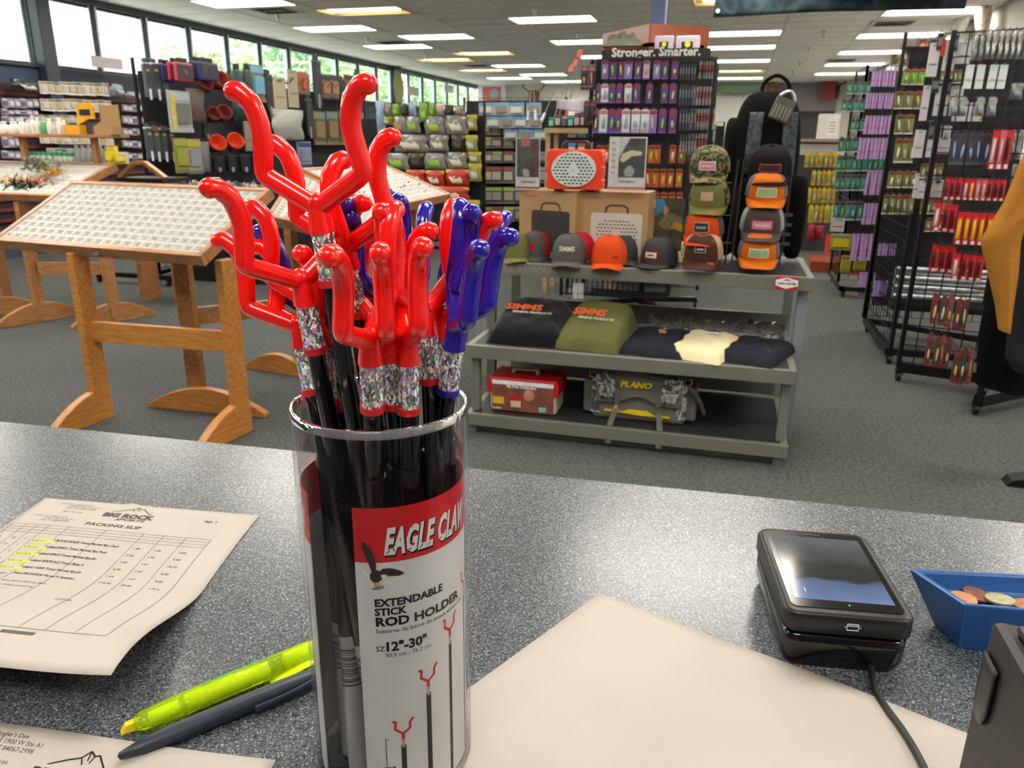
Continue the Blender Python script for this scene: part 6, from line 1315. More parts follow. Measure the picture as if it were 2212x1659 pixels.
# ---- wooden shelf unit with nets and reels
ws = thing('wooden_shelf', 'pale wooden shelf unit left of the lure tower', 'shelf', (-1.6, 7.1, 0)); zsh = at_y(1230, 277, 7.0).z
MB().box(-.05, .62, -.12, .3, zsh-.04, zsh).build('shelf_board', wood('pale pine', '#a08560', '#bfa27a'), ws); PN = MC['pale pine']
for x in (-.02, .57): MB().box(x-.02, x+.02, -.1, -.06, 0, zsh-.04).box(x-.02, x+.02, .24, .28, 0, zsh-.04).build('post', PN, ws)
for z in (.35, .75, 1.1): MB().box(-.05, .6, -.1, .28, z, z+.02).build('shelf_board', PN, ws)
rr = random.Random(12)
for i in range(7):
    c = rr.choice((('#2a2c30', '#a5a8aa', '#5c5f62', '#222'[0:4]+'222'), ('#1f3f38', '#2fa07c', '#7fb8a8', '#223322'), ('#4a2c3a', '#8a3456', '#b5a5a8', '#332222')))
    x = 1188+i*13.5; o = stand_on('reel_box', 'card', c, x, 13, rr.uniform(18, 34), zsh, 7.1, f'small dark reel box, {od(i+1)} from left on the pale shelf', 'box', 'reel boxes on the pale shelf'); o.scale.y = .12
for i in range(6):
    o = stand_on('reel_box', 'card', ('#4a4038', '#8f8a4a', '#8a6a6a', '#3a3432'), 1205+i*14, 12, 24, 1.12, 7.1, f'dim packet, {od(i+1)} from left under the pale shelf', 'box', 'packets under the pale shelf'); o.scale.y = .1
for i, (x0, y0, x1, y1, c) in enumerate(((1184, 290, 1237, 140, '#2aa078'), (1196, 285, 1246, 128, '#8f9496'), (1218, 275, 1254, 108, '#b5583c'), (1170, 262, 1200, 190, '#c9c9c9'), (1140, 262, 1150, 170, '#9a9f9f'), (1158, 262, 1150, 160, '#b0b4b2'))):
    a = at_y(x0, y0, 7.2); b_ = at_y(x1, y1, 7.6); t = thing('fishing_rod', f'slim fishing rod leaning up, {od(i+1)} from the pale shelf end', 'fishing rod', a, 0, 'rods leaning by the pale shelf'); d = b_-a
    MB().tube([(0, 0, 0), d*.22], .014, 8).build('handle', C(c, .6), t); MB().tube([d*.22, d*.6, d], [.006, .004, .002], 6).build('blank', C('#6d747a', .3), t)
    if i < 3: MB().bar(d*.9, d, .05, .004).build('tip_tag', C('#c4563a', .6), t)
    for s_ in (.4, .6, .8): q = MB().tube([d*s_+Vector((.012*math.cos(a_), -.012, .012*math.sin(a_))) for a_ in [k*PI/3 for k in range(7)]], .0015, 5); q.build('line_guide', BW, t)
pr_ = thing('paper_roll_bag', 'white plastic bag draped above the pale shelf', 'bag', at_y(1245, 215, 7.2)); MB().sheet(lambda u, v: ((u-.5)*.36, .05*math.sin(u*7), -.13*v*(.6+.4*u)), 12, 6, thick=Vector((0, .01, 0))).build('film', C('#b9b3bf', .5, bump=.4), pr_); MB().bar((.1, .03, 0), (.1, .1, .02), .01).build('clip', BW, pr_)
# ---- lure tower
tw = thing('lure_tower', 'black spinning lure tower with Stronger Smarter header', 'display rack', (-.66, 6.3, 0))
grid(tw, (-1.12, 6.3), (-.20, 6.3), .25, 1.95, .08, .08); grid(tw, (-1.12, 6.75), (-.20, 6.75), .25, 1.95, .08, .08); MB().box(-.44, .44, .05, .40, .3, 1.97).build('core', mat('charcoal core board', '#22252a', .6), tw)
grid(tw, (-1.12, 6.3), (-1.12, 6.75), .25, 1.95, .08, .08, frame=False); grid(tw, (-.20, 6.3), (-.20, 6.75), .25, 1.95, .08, .08, frame=False)
MB().cyl(0, .2, .05, .3, .03).build('pole', BW, tw)
for a in range(4): w_ = a*PI/2+.5; MB().bar((0, .2, .09), (.5*math.cos(w_), .2+.5*math.sin(w_), .07), .05, .04).build('base_leg', BW, tw); caster(tw, -.66+.5*math.cos(w_), 6.5+.5*math.sin(w_))
TP = Plane('y', 6.18)
a = at_y(1299, 130, 6.12); b_ = at_y(1536, 103, 6.12); L = tw.location
hz1 = b_.z; hz0 = a.z-.0
hb = MB().box(a.x-L.x, b_.x-L.x, 6.12-L.y, 6.14-L.y, a.z+.005, hz1).build('header_board', mat('black header board', '#151617', .5), tw)
k = (at_y(1512, 118, 6.1)-at_y(1320, 118, 6.1)).length
q = MB(); text_mb('Stronger. Smarter.', .085, lambda x, y: (a.x-L.x+.075+x, 6.118-L.y, a.z+.022+y), .03, mb=q); wd = max(v[0] for v in q.v)-min(v[0] for v in q.v); s_ = k/wd; x00 = a.x-L.x+.078
q.v = [(x00+(x-x00)*s_, y, z) for x, y, z in q.v]; q.build('header_lettering', mat('white header print', '#e2e2dc', .5), tw)
PUR = {'p': ('#5b3a80', '#8f3040', '#b9c26a', '#6d4a98'), 'g': ('#5b3a80', '#8f3040', '#6fd03a', '#6d4a98'), 'w': (SILV, '#a86a6a', '#9aa0a2', '#8a70a8'), 'l': ('#8a7ab0', '#8f3040', '#c9c4b0', '#7a5ca8'), 'k': ('#c9a9b5', '#a86a6a', '#a5a08a', '#8a70a8'), 'y': ('#5b2f88', '#8f2030', '#c9c21c', '#6d4a98')}
TX0 = lambda X: 1160+X/5.027
for ri, (y0, y1, its) in enumerate(((129, 171, ((710, 72, 'l'), (798, 74, 'g'), (892, 68, 'y'), (958, 82, 'l'), (1068, 70, 'p'), (1162, 68, 'k'), (1272, 74, 'l'), (1362, 72, 'g'), (1470, 72, 'p'))),
                                    (180, 223, ((650, 52, 'p'), (700, 82, 'w'), (788, 70, 'g'), (870, 66, 'p'), (958, 78, 'w'), (1052, 74, 'p'), (1192, 70, 'p'), (1356, 72, 'g'), (1446, 76, 'p'))),
                                    (234, 288, ((614, 66, 'p'), (682, 90, 'w'), (782, 76, 'g'), (860, 68, 'p'), (930, 88, 'w'), (1034, 92, 'w'), (1138, 88, 'w'), (1230, 78, 'l'), (1332, 80, 'g'), (1442, 82, 'p'))))):
    for i, (X, w, k_) in enumerate(its):
        put('lure_pack', 'lure', PUR[k_], TP, TX0(X), TX0(X+w), y0, y1, f'{dict(p="purple", g="purple and green", w="silver foil", l="pale violet", k="pink", y="purple and yellow")[k_]} lure pack, {od(i+1)} from left, {od(ri+1)} tower row', 'lure pack', 'purple lure packs on the tower', .04, 'tw')
ORP = [('#b55a1c', '#5c1c1c', '#c9a03a', '#8f3a1c'), ('#a8521c', '#6a1f1c', '#d9d0c0', '#7d3018'), ('#b8601f', '#5c1c1c', '#9ab82a', '#8f3a1c')]
for ri, (y0, y1, xs_) in enumerate(((312, 353, (1290, 1306, 1402, 1414, 1448, 1467)), (363, 405, (1290, 1395, 1410, 1427, 1443, 1462)), (414, 455, (1395, 1411, 1428, 1445, 1462)), (464, 500, (1396, 1412, 1429, 1446, 1463)))):
    row('lure_pack', 'lure', ORP, TP, xs_, 13.5, y0, y1, 'orange lure pack with dark header', f'in {od(ri+1)} orange row of the tower', 'lure pack', 'orange lure packs on the tower', .04, 'tw')
row('lure_pack', 'lure', [('#2c2629', '#7d3a4a', '#4a4448', '#1d1b1c')], TP, [1262, 1276], 13, 217, 270, 'dim black lure pack', 'left side of the tower, lower', 'lure pack', 'black packs beside the tower', .04, None)
row('lure_pack', 'lure', [('#2c2629', '#a86a6a', '#b58a6a', '#1d1b1c')], TP, [1256, 1273], 15, 140, 194, 'black lure pack with pink header', 'left side of the tower, upper', 'lure pack', 'black packs beside the tower', .04, None)
# right flank of the tower: grey and red sticks
STK = [('#a5a8aa', '#b5584c')]
for ri, (y0, y1, x0, n_) in enumerate(((133, 170, 1512, 5), (187, 228, 1499, 7), (235, 280, 1494, 8), (289, 335, 1488, 7))):
    row('worm_tube', 'stick', STK, Plane('y', 6.35), [x0+6.8*i for i in range(n_)], 5.2, y0, y1, 'thin grey and red tube pack', f'{od(ri+1)} row, tower right flank', 'tube pack', 'grey and red tubes on the tower flank', .03, 'tw')
for ri, (y0, y1) in enumerate(((140, 172), (184, 228), (236, 282), (292, 350))):
    row('lure_clip', 'stick', [('#3c4348', '#7d868c')], TP, [1470+6.2*i for i in range(6)], 3.4, y0, y1, 'thin clear lure sleeve', f'{od(ri+1)} row, right of the purple packs', 'lure sleeve', 'empty clear sleeves on the tower', .03, 'tw')
hooks('tw', tw, .1)
bk_ = MB(); 
bsk = thing('wire_basket', 'black wire baskets hanging low under the table on the tower', 'basket', (-.75, 6.05, 0)); grid(bsk, (-1.25, 6.0), (-.42, 6.0), .2, .55, .04, .3, .003); grid(bsk, (-1.25, 6.25), (-.42, 6.25), .2, .55, .04, .3, .003); MB().box(-.5, .33, -.05, .2, .19, .2).build('floor', BW, bsk)
row('pencil_pack', 'white', [('#b5b3b0', '#77757a')], Plane('y', 5.95), [1238, 1244, 1250, 1256], 4.6, 612, 645, 'thin pale pack', 'under the display table', 'pack', 'pale packs under the table', .02, None)
# mahogany box shelf on top around the blue column
mh = thing('slatwall_unit', 'reddish brown slatwall unit around the blue column', 'display unit', (-.8, 7.6, 0)); MH = mat('glossy cherry laminate', '#8f3f22', .3, var=.06, scale=3, coat=.4)
A_ = at_y(1305, 63, 7.9); B_ = at_y(1405, 50, 7.3); D_ = at_y(1530, 62, 7.6); L = mh.location; zt_ = B_.z
P_ = [Vector((A_.x, 7.9, 0))-L, Vector((B_.x, 7.3, 0))-L, Vector((D_.x, 7.6, 0))-L, Vector((D_.x-.1, 8.4, 0))-L, Vector((A_.x+.1, 8.5, 0))-L]
for i, (a_, b2) in enumerate(zip(P_, P_[1:]+P_[:1])):
    MB().bar(a_+Vector((0, 0, zt_-.08)), b2+Vector((0, 0, zt_-.08)), .03, .15).build('fascia', MH if i != 0 else mat('pale cherry laminate', '#a5786a', .35, var=.04), mh); MB().bar(a_+Vector((0, 0, 1.2)), b2+Vector((0, 0, 1.2)), .01, 1.9).build('side_board', MH, mh)
q = MB(); q.add([p+Vector((0, 0, zt_-.005)) for p in P_]+[p+Vector((0, 0, zt_-.02)) for p in P_], [(0, 1, 2, 3, 4), (9, 8, 7, 6, 5)]); q.build('top_board', MH, mh)
for i, (x0, x1, lab) in enumerate(((1414, 1455, 'clear tackle case left of two on the cherry unit'), (1459, 1511, 'clear tackle case right of two on the cherry unit'))):
    p = at_y(x0, 108, 7.1); w_ = (at_y(x1, 108, 7.1)-p).length; h_ = at_y(x0, 78, 7.1).z-p.z; t = thing('clear_case', lab, 'case', (p.x+w_/2, 7.1, p.z), 0, 'clear cases on the cherry unit')
    MB().box(-w_/2, w_/2, -.03, .03, 0, h_).build('body', C('#b3aab5', .3), t, bevel=.012); MB().box(-w_*.25, w_*.22, -.034, -.03, h_*.05, h_*.55).build('label', INK, t); q = MB().tube([(0, -.037, h_*.36), (0, -.034, h_*.36)], w_*.12, 12); q.build('label_mark', YEL, t); MB().box(-.02, .02, .03, .2, -.01, .02).build('bracket', BW, t)
bl = thing('folded_net', 'clear bag of olive leaf netting on the cherry unit', 'bag', at_y(1345, 102, 7.25)); MB().sheet(lambda u, v: ((u-.5)*.34, (v-.5)*.2, .095*math.sin(PI*u)**.5*math.sin(PI*v)**.5*(1+.5*noise2(u*4, v*4, 1))), 14, 10, thick=.01).build('bag', C('#6b705c', .3, bump=.8), bl); MB().box(-.02, .06, -.06, -.04, .0, .05).build('orange_lure', C('#c98a1c'), bl); MB().box(-.17, .17, -.1, .15, -.012, 0).build('shelf_pad', MH, bl)
# blue steel column
cp0 = at_y(1406, 30, 8.0); cp1 = at_y(1437, 30, 8.0); struct(MB().box(cp0.x, cp1.x, 8.0, 8.15, 0, H).build('trim_9', mat('denim blue steel column', '#5a7396', .5))); MB().cyl(cp1.x+.03, 8.0, 2.2, H, .012)
# ---- right hand racks
ra = thing('grid_rack', 'farthest right hand rack of teal and lilac packs', 'display rack', (1.3, 7.92, 0)); grid(ra, (1.06, 7.92), (1.75, 7.92), .12, 2.02, .08, .08); grid(ra, (1.06, 7.92), (1.06, 8.6), .12, 2.02, .08, .08)
MB().box(-.26, .5, -.3, -.26, .06, .1).box(-.26, -.22, -.3, .7, .06, .1).build('base', BW, ra); MB().box(-.22, .45, .03, .04, .2, 1.98).build('backing', mat('dark shade cloth', '#1b1d22'), ra)
for x, y in ((1.08, 7.66), (1.75, 7.66), (1.08, 8.55)): caster(ra, x, y)
AP = Plane('y', 7.8); AP2 = Plane('y', 7.68)
TE = [('#3d7f70', '#5c1f24', '#8fc0a8', '#a5b8b0'), ('#35705f', '#4a1c20', '#9ab85c', '#8fa8a0'), ('#4a8a80', '#5c1f24', '#5aa090', '#b5c0ba')]
for ri, (x0, x1, y0, y1) in enumerate(((1831, 1884, 176, 203), (1819, 1871, 214, 241), (1839, 1870, 256, 282), (1813, 1856, 296, 329), (1809, 1921, 336, 370), (1806, 1873, 375, 412), (1804, 1866, 432, 476))):
    n_ = max(3, int((x1-x0)/11)); w = (x1-x0)/n_; row('lure_pack', 'lure', TE, AP, [x0+w*i for i in range(n_)], w-1.2, y0, y1, 'teal lure pack', f'in {od(ri+1)} teal row, far right rack', 'lure pack', 'teal lure packs on the far right rack', .04, 'ra')
LI = [('#a585b5', '#c4606c', '#b89ac4', '#c4606c'), ('#9a7cac', '#b35a6a', '#b89ac4', '#c4606c')]
for ri, (x0, x1, y0, y1, n_) in enumerate(((1885, 1938, 152, 187, 7), (1872, 1933, 201, 235, 9), (1870, 1928, 250, 290, 7), (1857, 1922, 298, 344, 8), (1874, 1915, 368, 421, 5), (1867, 1906, 439, 485, 5), (1842, 1897, 505, 563, 6), (1857, 1887, 588, 646, 3))):
    w = (x1-x0)/n_; row('lure_pack', 'white', LI, AP2, [x0+w*i for i in range(n_)], w-1.9, y0, y1, 'slim lilac lure pack', f'in {od(ri+1)} lilac row, far right rack', 'lure pack', 'lilac lure packs on the far right rack', .04, 'ra')
one('yellow_pack', 'card', ('#a8a13a', '#7d7f6a', '#c2b51c', '#8a862c'), AP, (1795, 1840, 505, 540), 'yellow and clear wide pack below the teal rows', 'pack', hk='ra', g='low packs on far right rack'); one('yellow_pack', 'card', ('#b5a81c', '#6a6432', '#8a8330', '#5c5a2a'), AP, (1818, 1840, 552, 590), 'yellow pack low on far right rack, left one', 'pack', hk='ra', g='low packs on far right rack'); one('yellow_pack', 'card', ('#b5a81c', '#6a6432', '#8a8330', '#5c5a2a'), AP, (1845, 1872, 556, 585), 'yellow pack low on far right rack, right one', 'pack', hk='ra', g='low packs on far right rack')
one('red_float', 'stick', ('#d9482c', '#d9482c'), AP, (1784, 1796, 508, 552), 'long orange float hanging left of the yellow packs', 'float', hk='ra', g='low packs on far right rack'); one('white_pack', 'white', ('#b5b0ad', '#b53a2c'), AP, (1796, 1826, 470, 500), 'white pack with red dot under the teal rows', 'pack', hk='ra', g='low packs on far right rack')
hooks('ra', ra, .1)
rb = thing('grid_rack', 'middle right hand rack of olive lure packs', 'display rack', (1.4, 6.25, 0)); grid(rb, (1.05, 6.25), (1.95, 6.25), .12, 2.08, .08, .08); grid(rb, (1.08, 5.3), (1.06, 6.25), .12, .95, .08, .08)
MB().bar((-.33, -.95, .08), (-.33, 0, .08), .04).bar((-.33, 0, .08), (.5, -.5, .08), .04).bar((-.33, -.95, .08), (.5, -1.0, .08), .04).build('base', BW, rb); MB().box(-.3, .5, .03, .04, .2, 2.0).build('backing', mat('dark shade cloth', '#1b1d22'), rb)
for x, y in ((1.08, 5.3), (1.08, 6.2), (1.9, 5.75)): caster(rb, x, y)
RBP = Plane('y', 6.12); OL = [('#6d6f3a', '#5c1a1c', '#c9c9c0', '#b5b5a8'), ('#7d7a45', '#6a1f22', '#a5b0b0', '#c2c0b0'), ('#63683a', '#7a2020', '#c9b58a', '#a8a898')]
for ri, (x0, x1, y0, y1, n_) in enumerate(((1953, 2002, 148, 184, 3), (1935, 1998, 196, 236, 3), (1936, 1978, 246, 290, 2), (1936, 1982, 296, 352, 3), (1921, 1984, 368, 406, 4), (1911, 1978, 418, 463, 5))):
    w = (x1-x0)/n_; row('lure_pack', 'lure', OL if ri else [('#7d9a4a', '#8a2a28', '#7ad02c', '#b5b5a8')], RBP, [x0+w*i for i in range(n_)], w-2, y0, y1, 'olive lure pack with dark red top' if ri else 'olive pack with lime lure', f'{od(ri+1)} row, middle right rack', 'lure pack', 'olive lure packs on the middle right rack', .04, 'rb')
for ri, (x0, x1, y0, y1, n_) in enumerate(((2034, 2080, 150, 180, 5), (2100, 2125, 240, 262, 2), (1990, 2040, 352, 385, 4), (1990, 2060, 430, 462, 6), (1990, 2050, 470, 500, 5))):
    w = (x1-x0)/n_; row('lure_pack', 'lure', OL, RBP, [x0+w*i for i in range(n_)], w-1.5, y0, y1, 'olive lure pack behind the near grid', f'{od(ri+1)} hidden row', 'lure pack', 'olive packs seen through the near grid', .04, 'rb')
hooks('rb', rb, .1)
lil = [('#8a6fa0', '#8a6fa0', '#77618a', '#a0506a')]
row('lure_pack', 'white', lil, Plane('y', 5.9), [1898, 1906, 1914, 1922, 1930], 6.4, 526, 552, 'dim lilac pack low on the middle rack', 'behind the wire', 'lure pack', 'dim lilac packs behind wire', .03, None)
row('lure_pack', 'white', lil, Plane('y', 5.9), [1888, 1896, 1904, 1912], 6.4, 606, 640, 'dim lilac pack near the floor', 'behind the wire', 'lure pack', 'dim lilac packs behind wire', .03, None)
rolls = thing('clear_rolls', 'bundle of long clear plastic rolls lying in the middle rack', 'rolls', at_y(1935, 590, 5.6))
for i in range(7): MB().tube([(0, .0+.02*(i % 2), -.03*i+.03), (.55, .05, -.03*i+.02)], .02, 12).build('roll', mat('shiny clear roll', '#8f9294', .15, .4, var=.4, scale=30), rolls)
MB().box(.0, .6, -.05, .1, -.24, -.2).build('carrier', BW, rolls)
rc = thing('grid_rack', 'nearest right hand grid rack of red lure packs', 'display rack', (1.35, 4.9, 0)); grid(rc, (1.06, 4.92), (1.50, 4.80), .1, 1.93, .075, .115, .003); grid(rc, (1.50, 4.80), (2.1, 4.85), .1, 1.95, .06, .1, .003); grid(rc, (1.345, 4.34), (1.50, 4.80), .1, .8, .05, .1, .003)
MB().bar((-.29, .02, .085), (.15, -.1, .085), .05, .06).bar((.15, -.1, .085), (-.005, -.56, .085), .05, .06).bar((-.005, -.56, .085), (.5, -.1, .085), .05, .06).bar((.15, -.1, .085), (.75, -.05, .085), .05, .06).build('base', BW, rc)
for x, y in ((1.065, 4.9), (1.345, 4.36), (2.05, 4.85)): caster(rc, x, y)
WB = Plane('y', 4.98)
for i, b in enumerate(((2010, 2033, 93, 166), (2044, 2070, 86, 153), (2071, 2101, 90, 138), (1996, 2012, 185, 261), (2024, 2053, 186, 250), (2056, 2083, 186, 222), (1978, 2000, 281, 341), (2006, 2022, 292, 340), (2024, 2057, 298, 332), (1985, 2013, 390, 429), (2015, 2041, 388, 429), (1978, 1987, 375, 428), (2062, 2092, 218, 262), (2096, 2122, 222, 262), (2026, 2034, 272, 300), (2040, 2056, 272, 300))):
    one('lure_card', 'white', ('#c4c0c2', '#8a878c'), WB, b, f'plain white card back, {od(i+1)} seen through the near grid', 'card', .03, 'rc', 'white card backs behind the near grid')
for i, b in enumerate(((2027, 2038, 72, 108), (2060, 2072, 76, 110), (2015, 2030, 166, 200), (2044, 2056, 170, 205), (2010, 2020, 262, 300), (2000, 2010, 372, 392), (2024, 2032, 376, 395))):
    one('dark_clip', 'card', ('#3c4145', '#1c1e20', '#6a7074', '#2c2f31'), WB, b, f'small smoky pack, {od(i+1)} behind the near grid', 'pack', .03, 'rc', 'smoky packs behind the near grid')
one('red_tool', 'stick', ('#c9281c', '#c9281c'), WB, (2033, 2044, 86, 122), 'bright red slim tool near the top of near grid', 'tool', .03, 'rc')
CP = Plane('y', 4.66); CP2 = Plane('y', 4.58)
row('lure_bag', 'bag', [(PLAS, '#a86a72', '#cfd6dc'), (PLAS, '#8a8f96', '#dfe6ea')], CP, [2131+13.6*i for i in range(7)], 13, 66, 128, 'tall clear lure bag', 'along the top of near grid', 'lure bag', 'clear lure bags at the top right', .03, 'rc')
row('lure_bag', 'bag', [(PLAS, '#5c6066', '#8fa8b5')], CP, [2103, 2117], 13, 74, 131, 'smoky clear lure bag', 'near top left of the near grid', 'lure bag', 'smoky clear bags', .03, 'rc')
row('spoon_pack', 'white', [(SILV, '#8f9496'), (SILV, '#c9a84a')], CP, [2088, 2112, 2140, 2161], 17, 140, 192, 'silver foil spoon pack', 'below the clear bags', 'spoon pack', 'silver spoon packs', .03, 'rc')
row('lure_bag', 'bag', [(PLAS, '#3c3f44', '#9aa5ad')], CP, [2054, 2072, 2110, 2136], 20, 209, 251, 'crumpled clear bag', 'in the third row of near grid', 'lure bag', 'crumpled clear bags', .03, 'rc')
row('spoon_pack', 'lure', [('#3a3c4c', '#3c2630', '#8f9ac2', '#4a4c5c')], CP, [2060, 2077, 2094, 2111, 2128], 15.5, 284, 356, 'smoky blue spoon pack', 'in the middle of near grid', 'spoon pack', 'smoky blue spoon packs', .03, 'rc')
RD = {'r': ('#c4141c', '#3a1c1e', '#6a2428', '#e3dcdc'), 'w': ('#c4141c', '#cfcac9', '#b59a9a', '#e3dcdc'), 'y': ('#c4141c', '#d9c01c', '#c9a21c', '#e3dcdc'), 'o': ('#c4141c', '#e0a03a', '#d9b58a', '#e3dcdc'), 'k': ('#c95a64', '#c9b5a8', '#c98a8a', '#e3dcdc')}
def reds(xs_, w, y0, y1, ks, where, sl=0., pl=CP):
    for i, (x, k_) in enumerate(zip(xs_, ks)):
        yy = sl*(x-xs_[0]); P0 = pl.hit(x, y1+yy); P1 = pl.hit(x+w, y1+yy); T = pl.hit(x+w/2, y0+yy); ww = P1.x-P0.x; h = T.z-P0.z
        key = ('red', k_)
        t = thing('lure_pack', f'red lure pack{dict(r="", w=" with white lure", y=" with yellow lure", o=" with orange lure", k=" faded pink")[k_]}, {od(i+1)} from left {where}', 'lure pack', T, 0, 'red lure packs on the near grid'); t.scale = (ww, .03, h)
        for part, fn, mm in (('back_card', lambda q: q.box(-.5, .5, -.2, 0, -1, 0), C('#c4141c', .35) if k_ != 'k' else C('#c95a64', .35)), ('blister', lambda q: q.box(-.42, .06, -.6, -.2, -.82, -.2), C(RD[k_][2], .25)),
                             ('lure', lambda q: q.ball((0, 0, 0), 1, 0, Matrix.Translation((-.18, -.7, -.5)) @ Matrix.Diagonal((.18, .35, .27, 1)), 8), C(RD[k_][1], .3)), ('rib', lambda q: q.box(.14, .26, -.3, -.2, -.84, -.14), C('#e05a5a', .3)), ('price_label', lambda q: q.box(-.18, .34, -.36, -.2, -.98, -.87), C('#e3dcdc', .6))):
            kk_ = key+(part,)
            if kk_ not in UM: q = MB(); fn(q); o = q.build(part, mm, t); UM[kk_] = o.data
            else: o = bpy.data.objects.new(part, UM[kk_]); col.objects.link(o); o.parent = t
        HOOKS.setdefault('rc', []).append((T, pl))
reds([2147, 2163, 2178], 14, 281, 366, 'wkr', 'at the upper right of near grid', 0, CP2)
reds([2043, 2056, 2070, 2084, 2097, 2110, 2123, 2136, 2150, 2163], 11.5, 385, 431, 'rrrwokkrrr', 'in the first full red row', .03, CP)
reds([2022, 2041, 2056], 15, 438, 498, 'wrr', 'in the second red row, left part', .14, CP); reds([2071, 2087, 2103, 2119, 2136, 2152], 14.5, 458, 528, 'yyyyyy', 'in the second red row', .04, CP2)
reds([2015, 2034, 2050], 17, 530, 586, 'rrr', 'in the lowest red row, left part', .1, CP); reds([2062, 2081, 2097, 2113], 14.5, 548, 603, 'wrrr', 'in the lowest red row', .1, CP2)
FL = [('#5c3a38', '#8a3a3a', '#e0b06a', '#7a2c2c'), ('#4a4444', '#7a3434', '#d9c99a', '#8a2c2c'), ('#6a5550', '#a04a4a', '#d98a4a', '#8a2c2c')]
row('float_pack', 'lure', FL, Plane('y', 4.7), [2016, 2034, 2050, 2068, 2082], 14, 632, 700, 'clear pack of a glowing orange float', 'low on the near grid', 'float pack', 'orange float packs', .03, 'rc', 3, .2)
row('float_pack', 'lure', FL, Plane('y', 4.7), [2006, 2022, 2034, 2047], 12, 720, 788, 'clear pack of a pale float', 'lowest row, left part', 'float pack', 'lowest float packs', .03, 'rc', 3, .2)
row('float_pack', 'lure', FL, Plane('y', 4.5), [2065, 2080, 2096], 13, 752, 826, 'clear pack of an orange tipped float', 'lowest row, right part', 'float pack', 'lowest right float packs', .03, 'rc', 3, .1)
hooks('rc', rc, .12)
# more grid, left of the jackets
rd_ = thing('grid_rack', 'black grid rack at the right edge behind the jackets', 'display rack', (2.0, 5.0, 0)); grid(rd_, (2.14, 5.0), (2.7, 5.1), .1, 1.95, .06, .1, .003); MB().box(.14, .7, -.03, .03, .0, .1).build('base', BW, rd_)
rc_p = Plane('y', 4.85)
for i, b in enumerate(((2185, 2212, 180, 215), (2184, 2214, 280, 345), (2186, 2214, 355, 400))): one('clear_pack', 'bag', (PLAS, '#c9c9cc', '#9aa5ad'), rc_p, b, f'pale clear pack, {od(i+1)} down at the right edge', 'pack', .03, 'rd', 'clear packs at the right edge')
hooks('rd', rd_, .1)
# ---- jackets on a garment rail at the right edge
JY = 3.15
gr = thing('garment_rail', 'black garment rail at the right edge carrying jackets', 'garment rail', (1.75, JY, 0)); MB().tube([(-.5, 0, 1.5), (.7, 0, 1.5)], .012, 10).build('rail', BW, gr); MB().bar((.7, 0, 0), (.7, 0, 1.5), .03).bar((-.0, .0, .03), (.7, 0, .03), .04).build('frame', BW, gr)
JM = mat('mustard canvas', '#a8712c', .85, var=.08, scale=12, bump=.2, spec=.15); JD = mat('charcoal fleece jacket', '#2e2e30', .9, var=.1, spec=.1, bump=.2); JB = mat('black coat cloth', '#0f0f11', .9, spec=.1)
def garment(name, label, m, pts, Y, dep, cuff=None):
    """pts: left and right outline pixels from top to bottom -> a padded, folded cloth form"""
    t = thing(name, label, 'jacket', at_y(*pts[0][0], Y), 0, 'jackets on the right rail'); L = t.location.copy()
    A = [at_y(*a, Y)-L for a, b in pts]; B = [at_y(*b, Y)-L for a, b in pts]; n_ = len(pts)-1
    def f(u, v, s=1):
        k = min(n_-1, int(v*n_)); w = v*n_-k; a = A[k].lerp(A[k+1], w); b = B[k].lerp(B[k+1], w); p = a.lerp(b, u); fold = .12*math.sin(u*9+v*4)*math.sin(PI*u)+.08*math.sin(v*17+u*5)*math.sin(PI*u)
        return Vector((p.x, p.y-s*dep*(math.sin(PI*u)**.55)*(1+fold), p.z))
    q = MB().sheet(lambda u, v: f(u, v), 20, 30).sheet(lambda u, v: f(1-u, v, -1), 20, 30); q.build('sleeve' if cuff else 'body', m, t)
    if cuff: q = MB().sheet(lambda u, v: f(u, .93+.07*v)+Vector((0, -.004, 0)), 16, 3); q.build('cuff', m, t)
    return t
garment('jacket', 'black coat hanging lowest beside the mustard sleeve', JB, (((2140, 560), (2260, 560)), ((2128, 640), (2260, 650)), ((2110, 760), (2240, 780)), ((2108, 830), (2240, 850))), JY+.45, .08)
garment('jacket', 'charcoal fleece jacket at the far right edge', JD, (((2208, 430), (2330, 430)), ((2200, 560), (2330, 560)), ((2180, 680), (2330, 690)), ((2170, 770), (2330, 810)), ((2190, 800), (2330, 850))), JY+.12, .07)
garment('jacket', 'mustard canvas jacket with its sleeve hanging at right edge', JM, (((2212, 330), (2300, 330)), ((2168, 436), (2260, 420)), ((2117, 520), (2222, 470)), ((2126, 560), (2206, 520)), ((2138, 610), (2200, 590)), ((2150, 660), (2190, 650)), ((2158, 712), (2180, 714))), JY, .05, True)
p = at_z(2190, 1045, 0); bs = thing('rack_foot', 'black steel foot of a rack at the right edge', 'rack foot', p); MB().prism([(-.04, 0), (-.02, .03), (.1, .06), (.4, .1), (.4, 0)], -.04, .04).build('foot', BW, bs, bevel=.004)
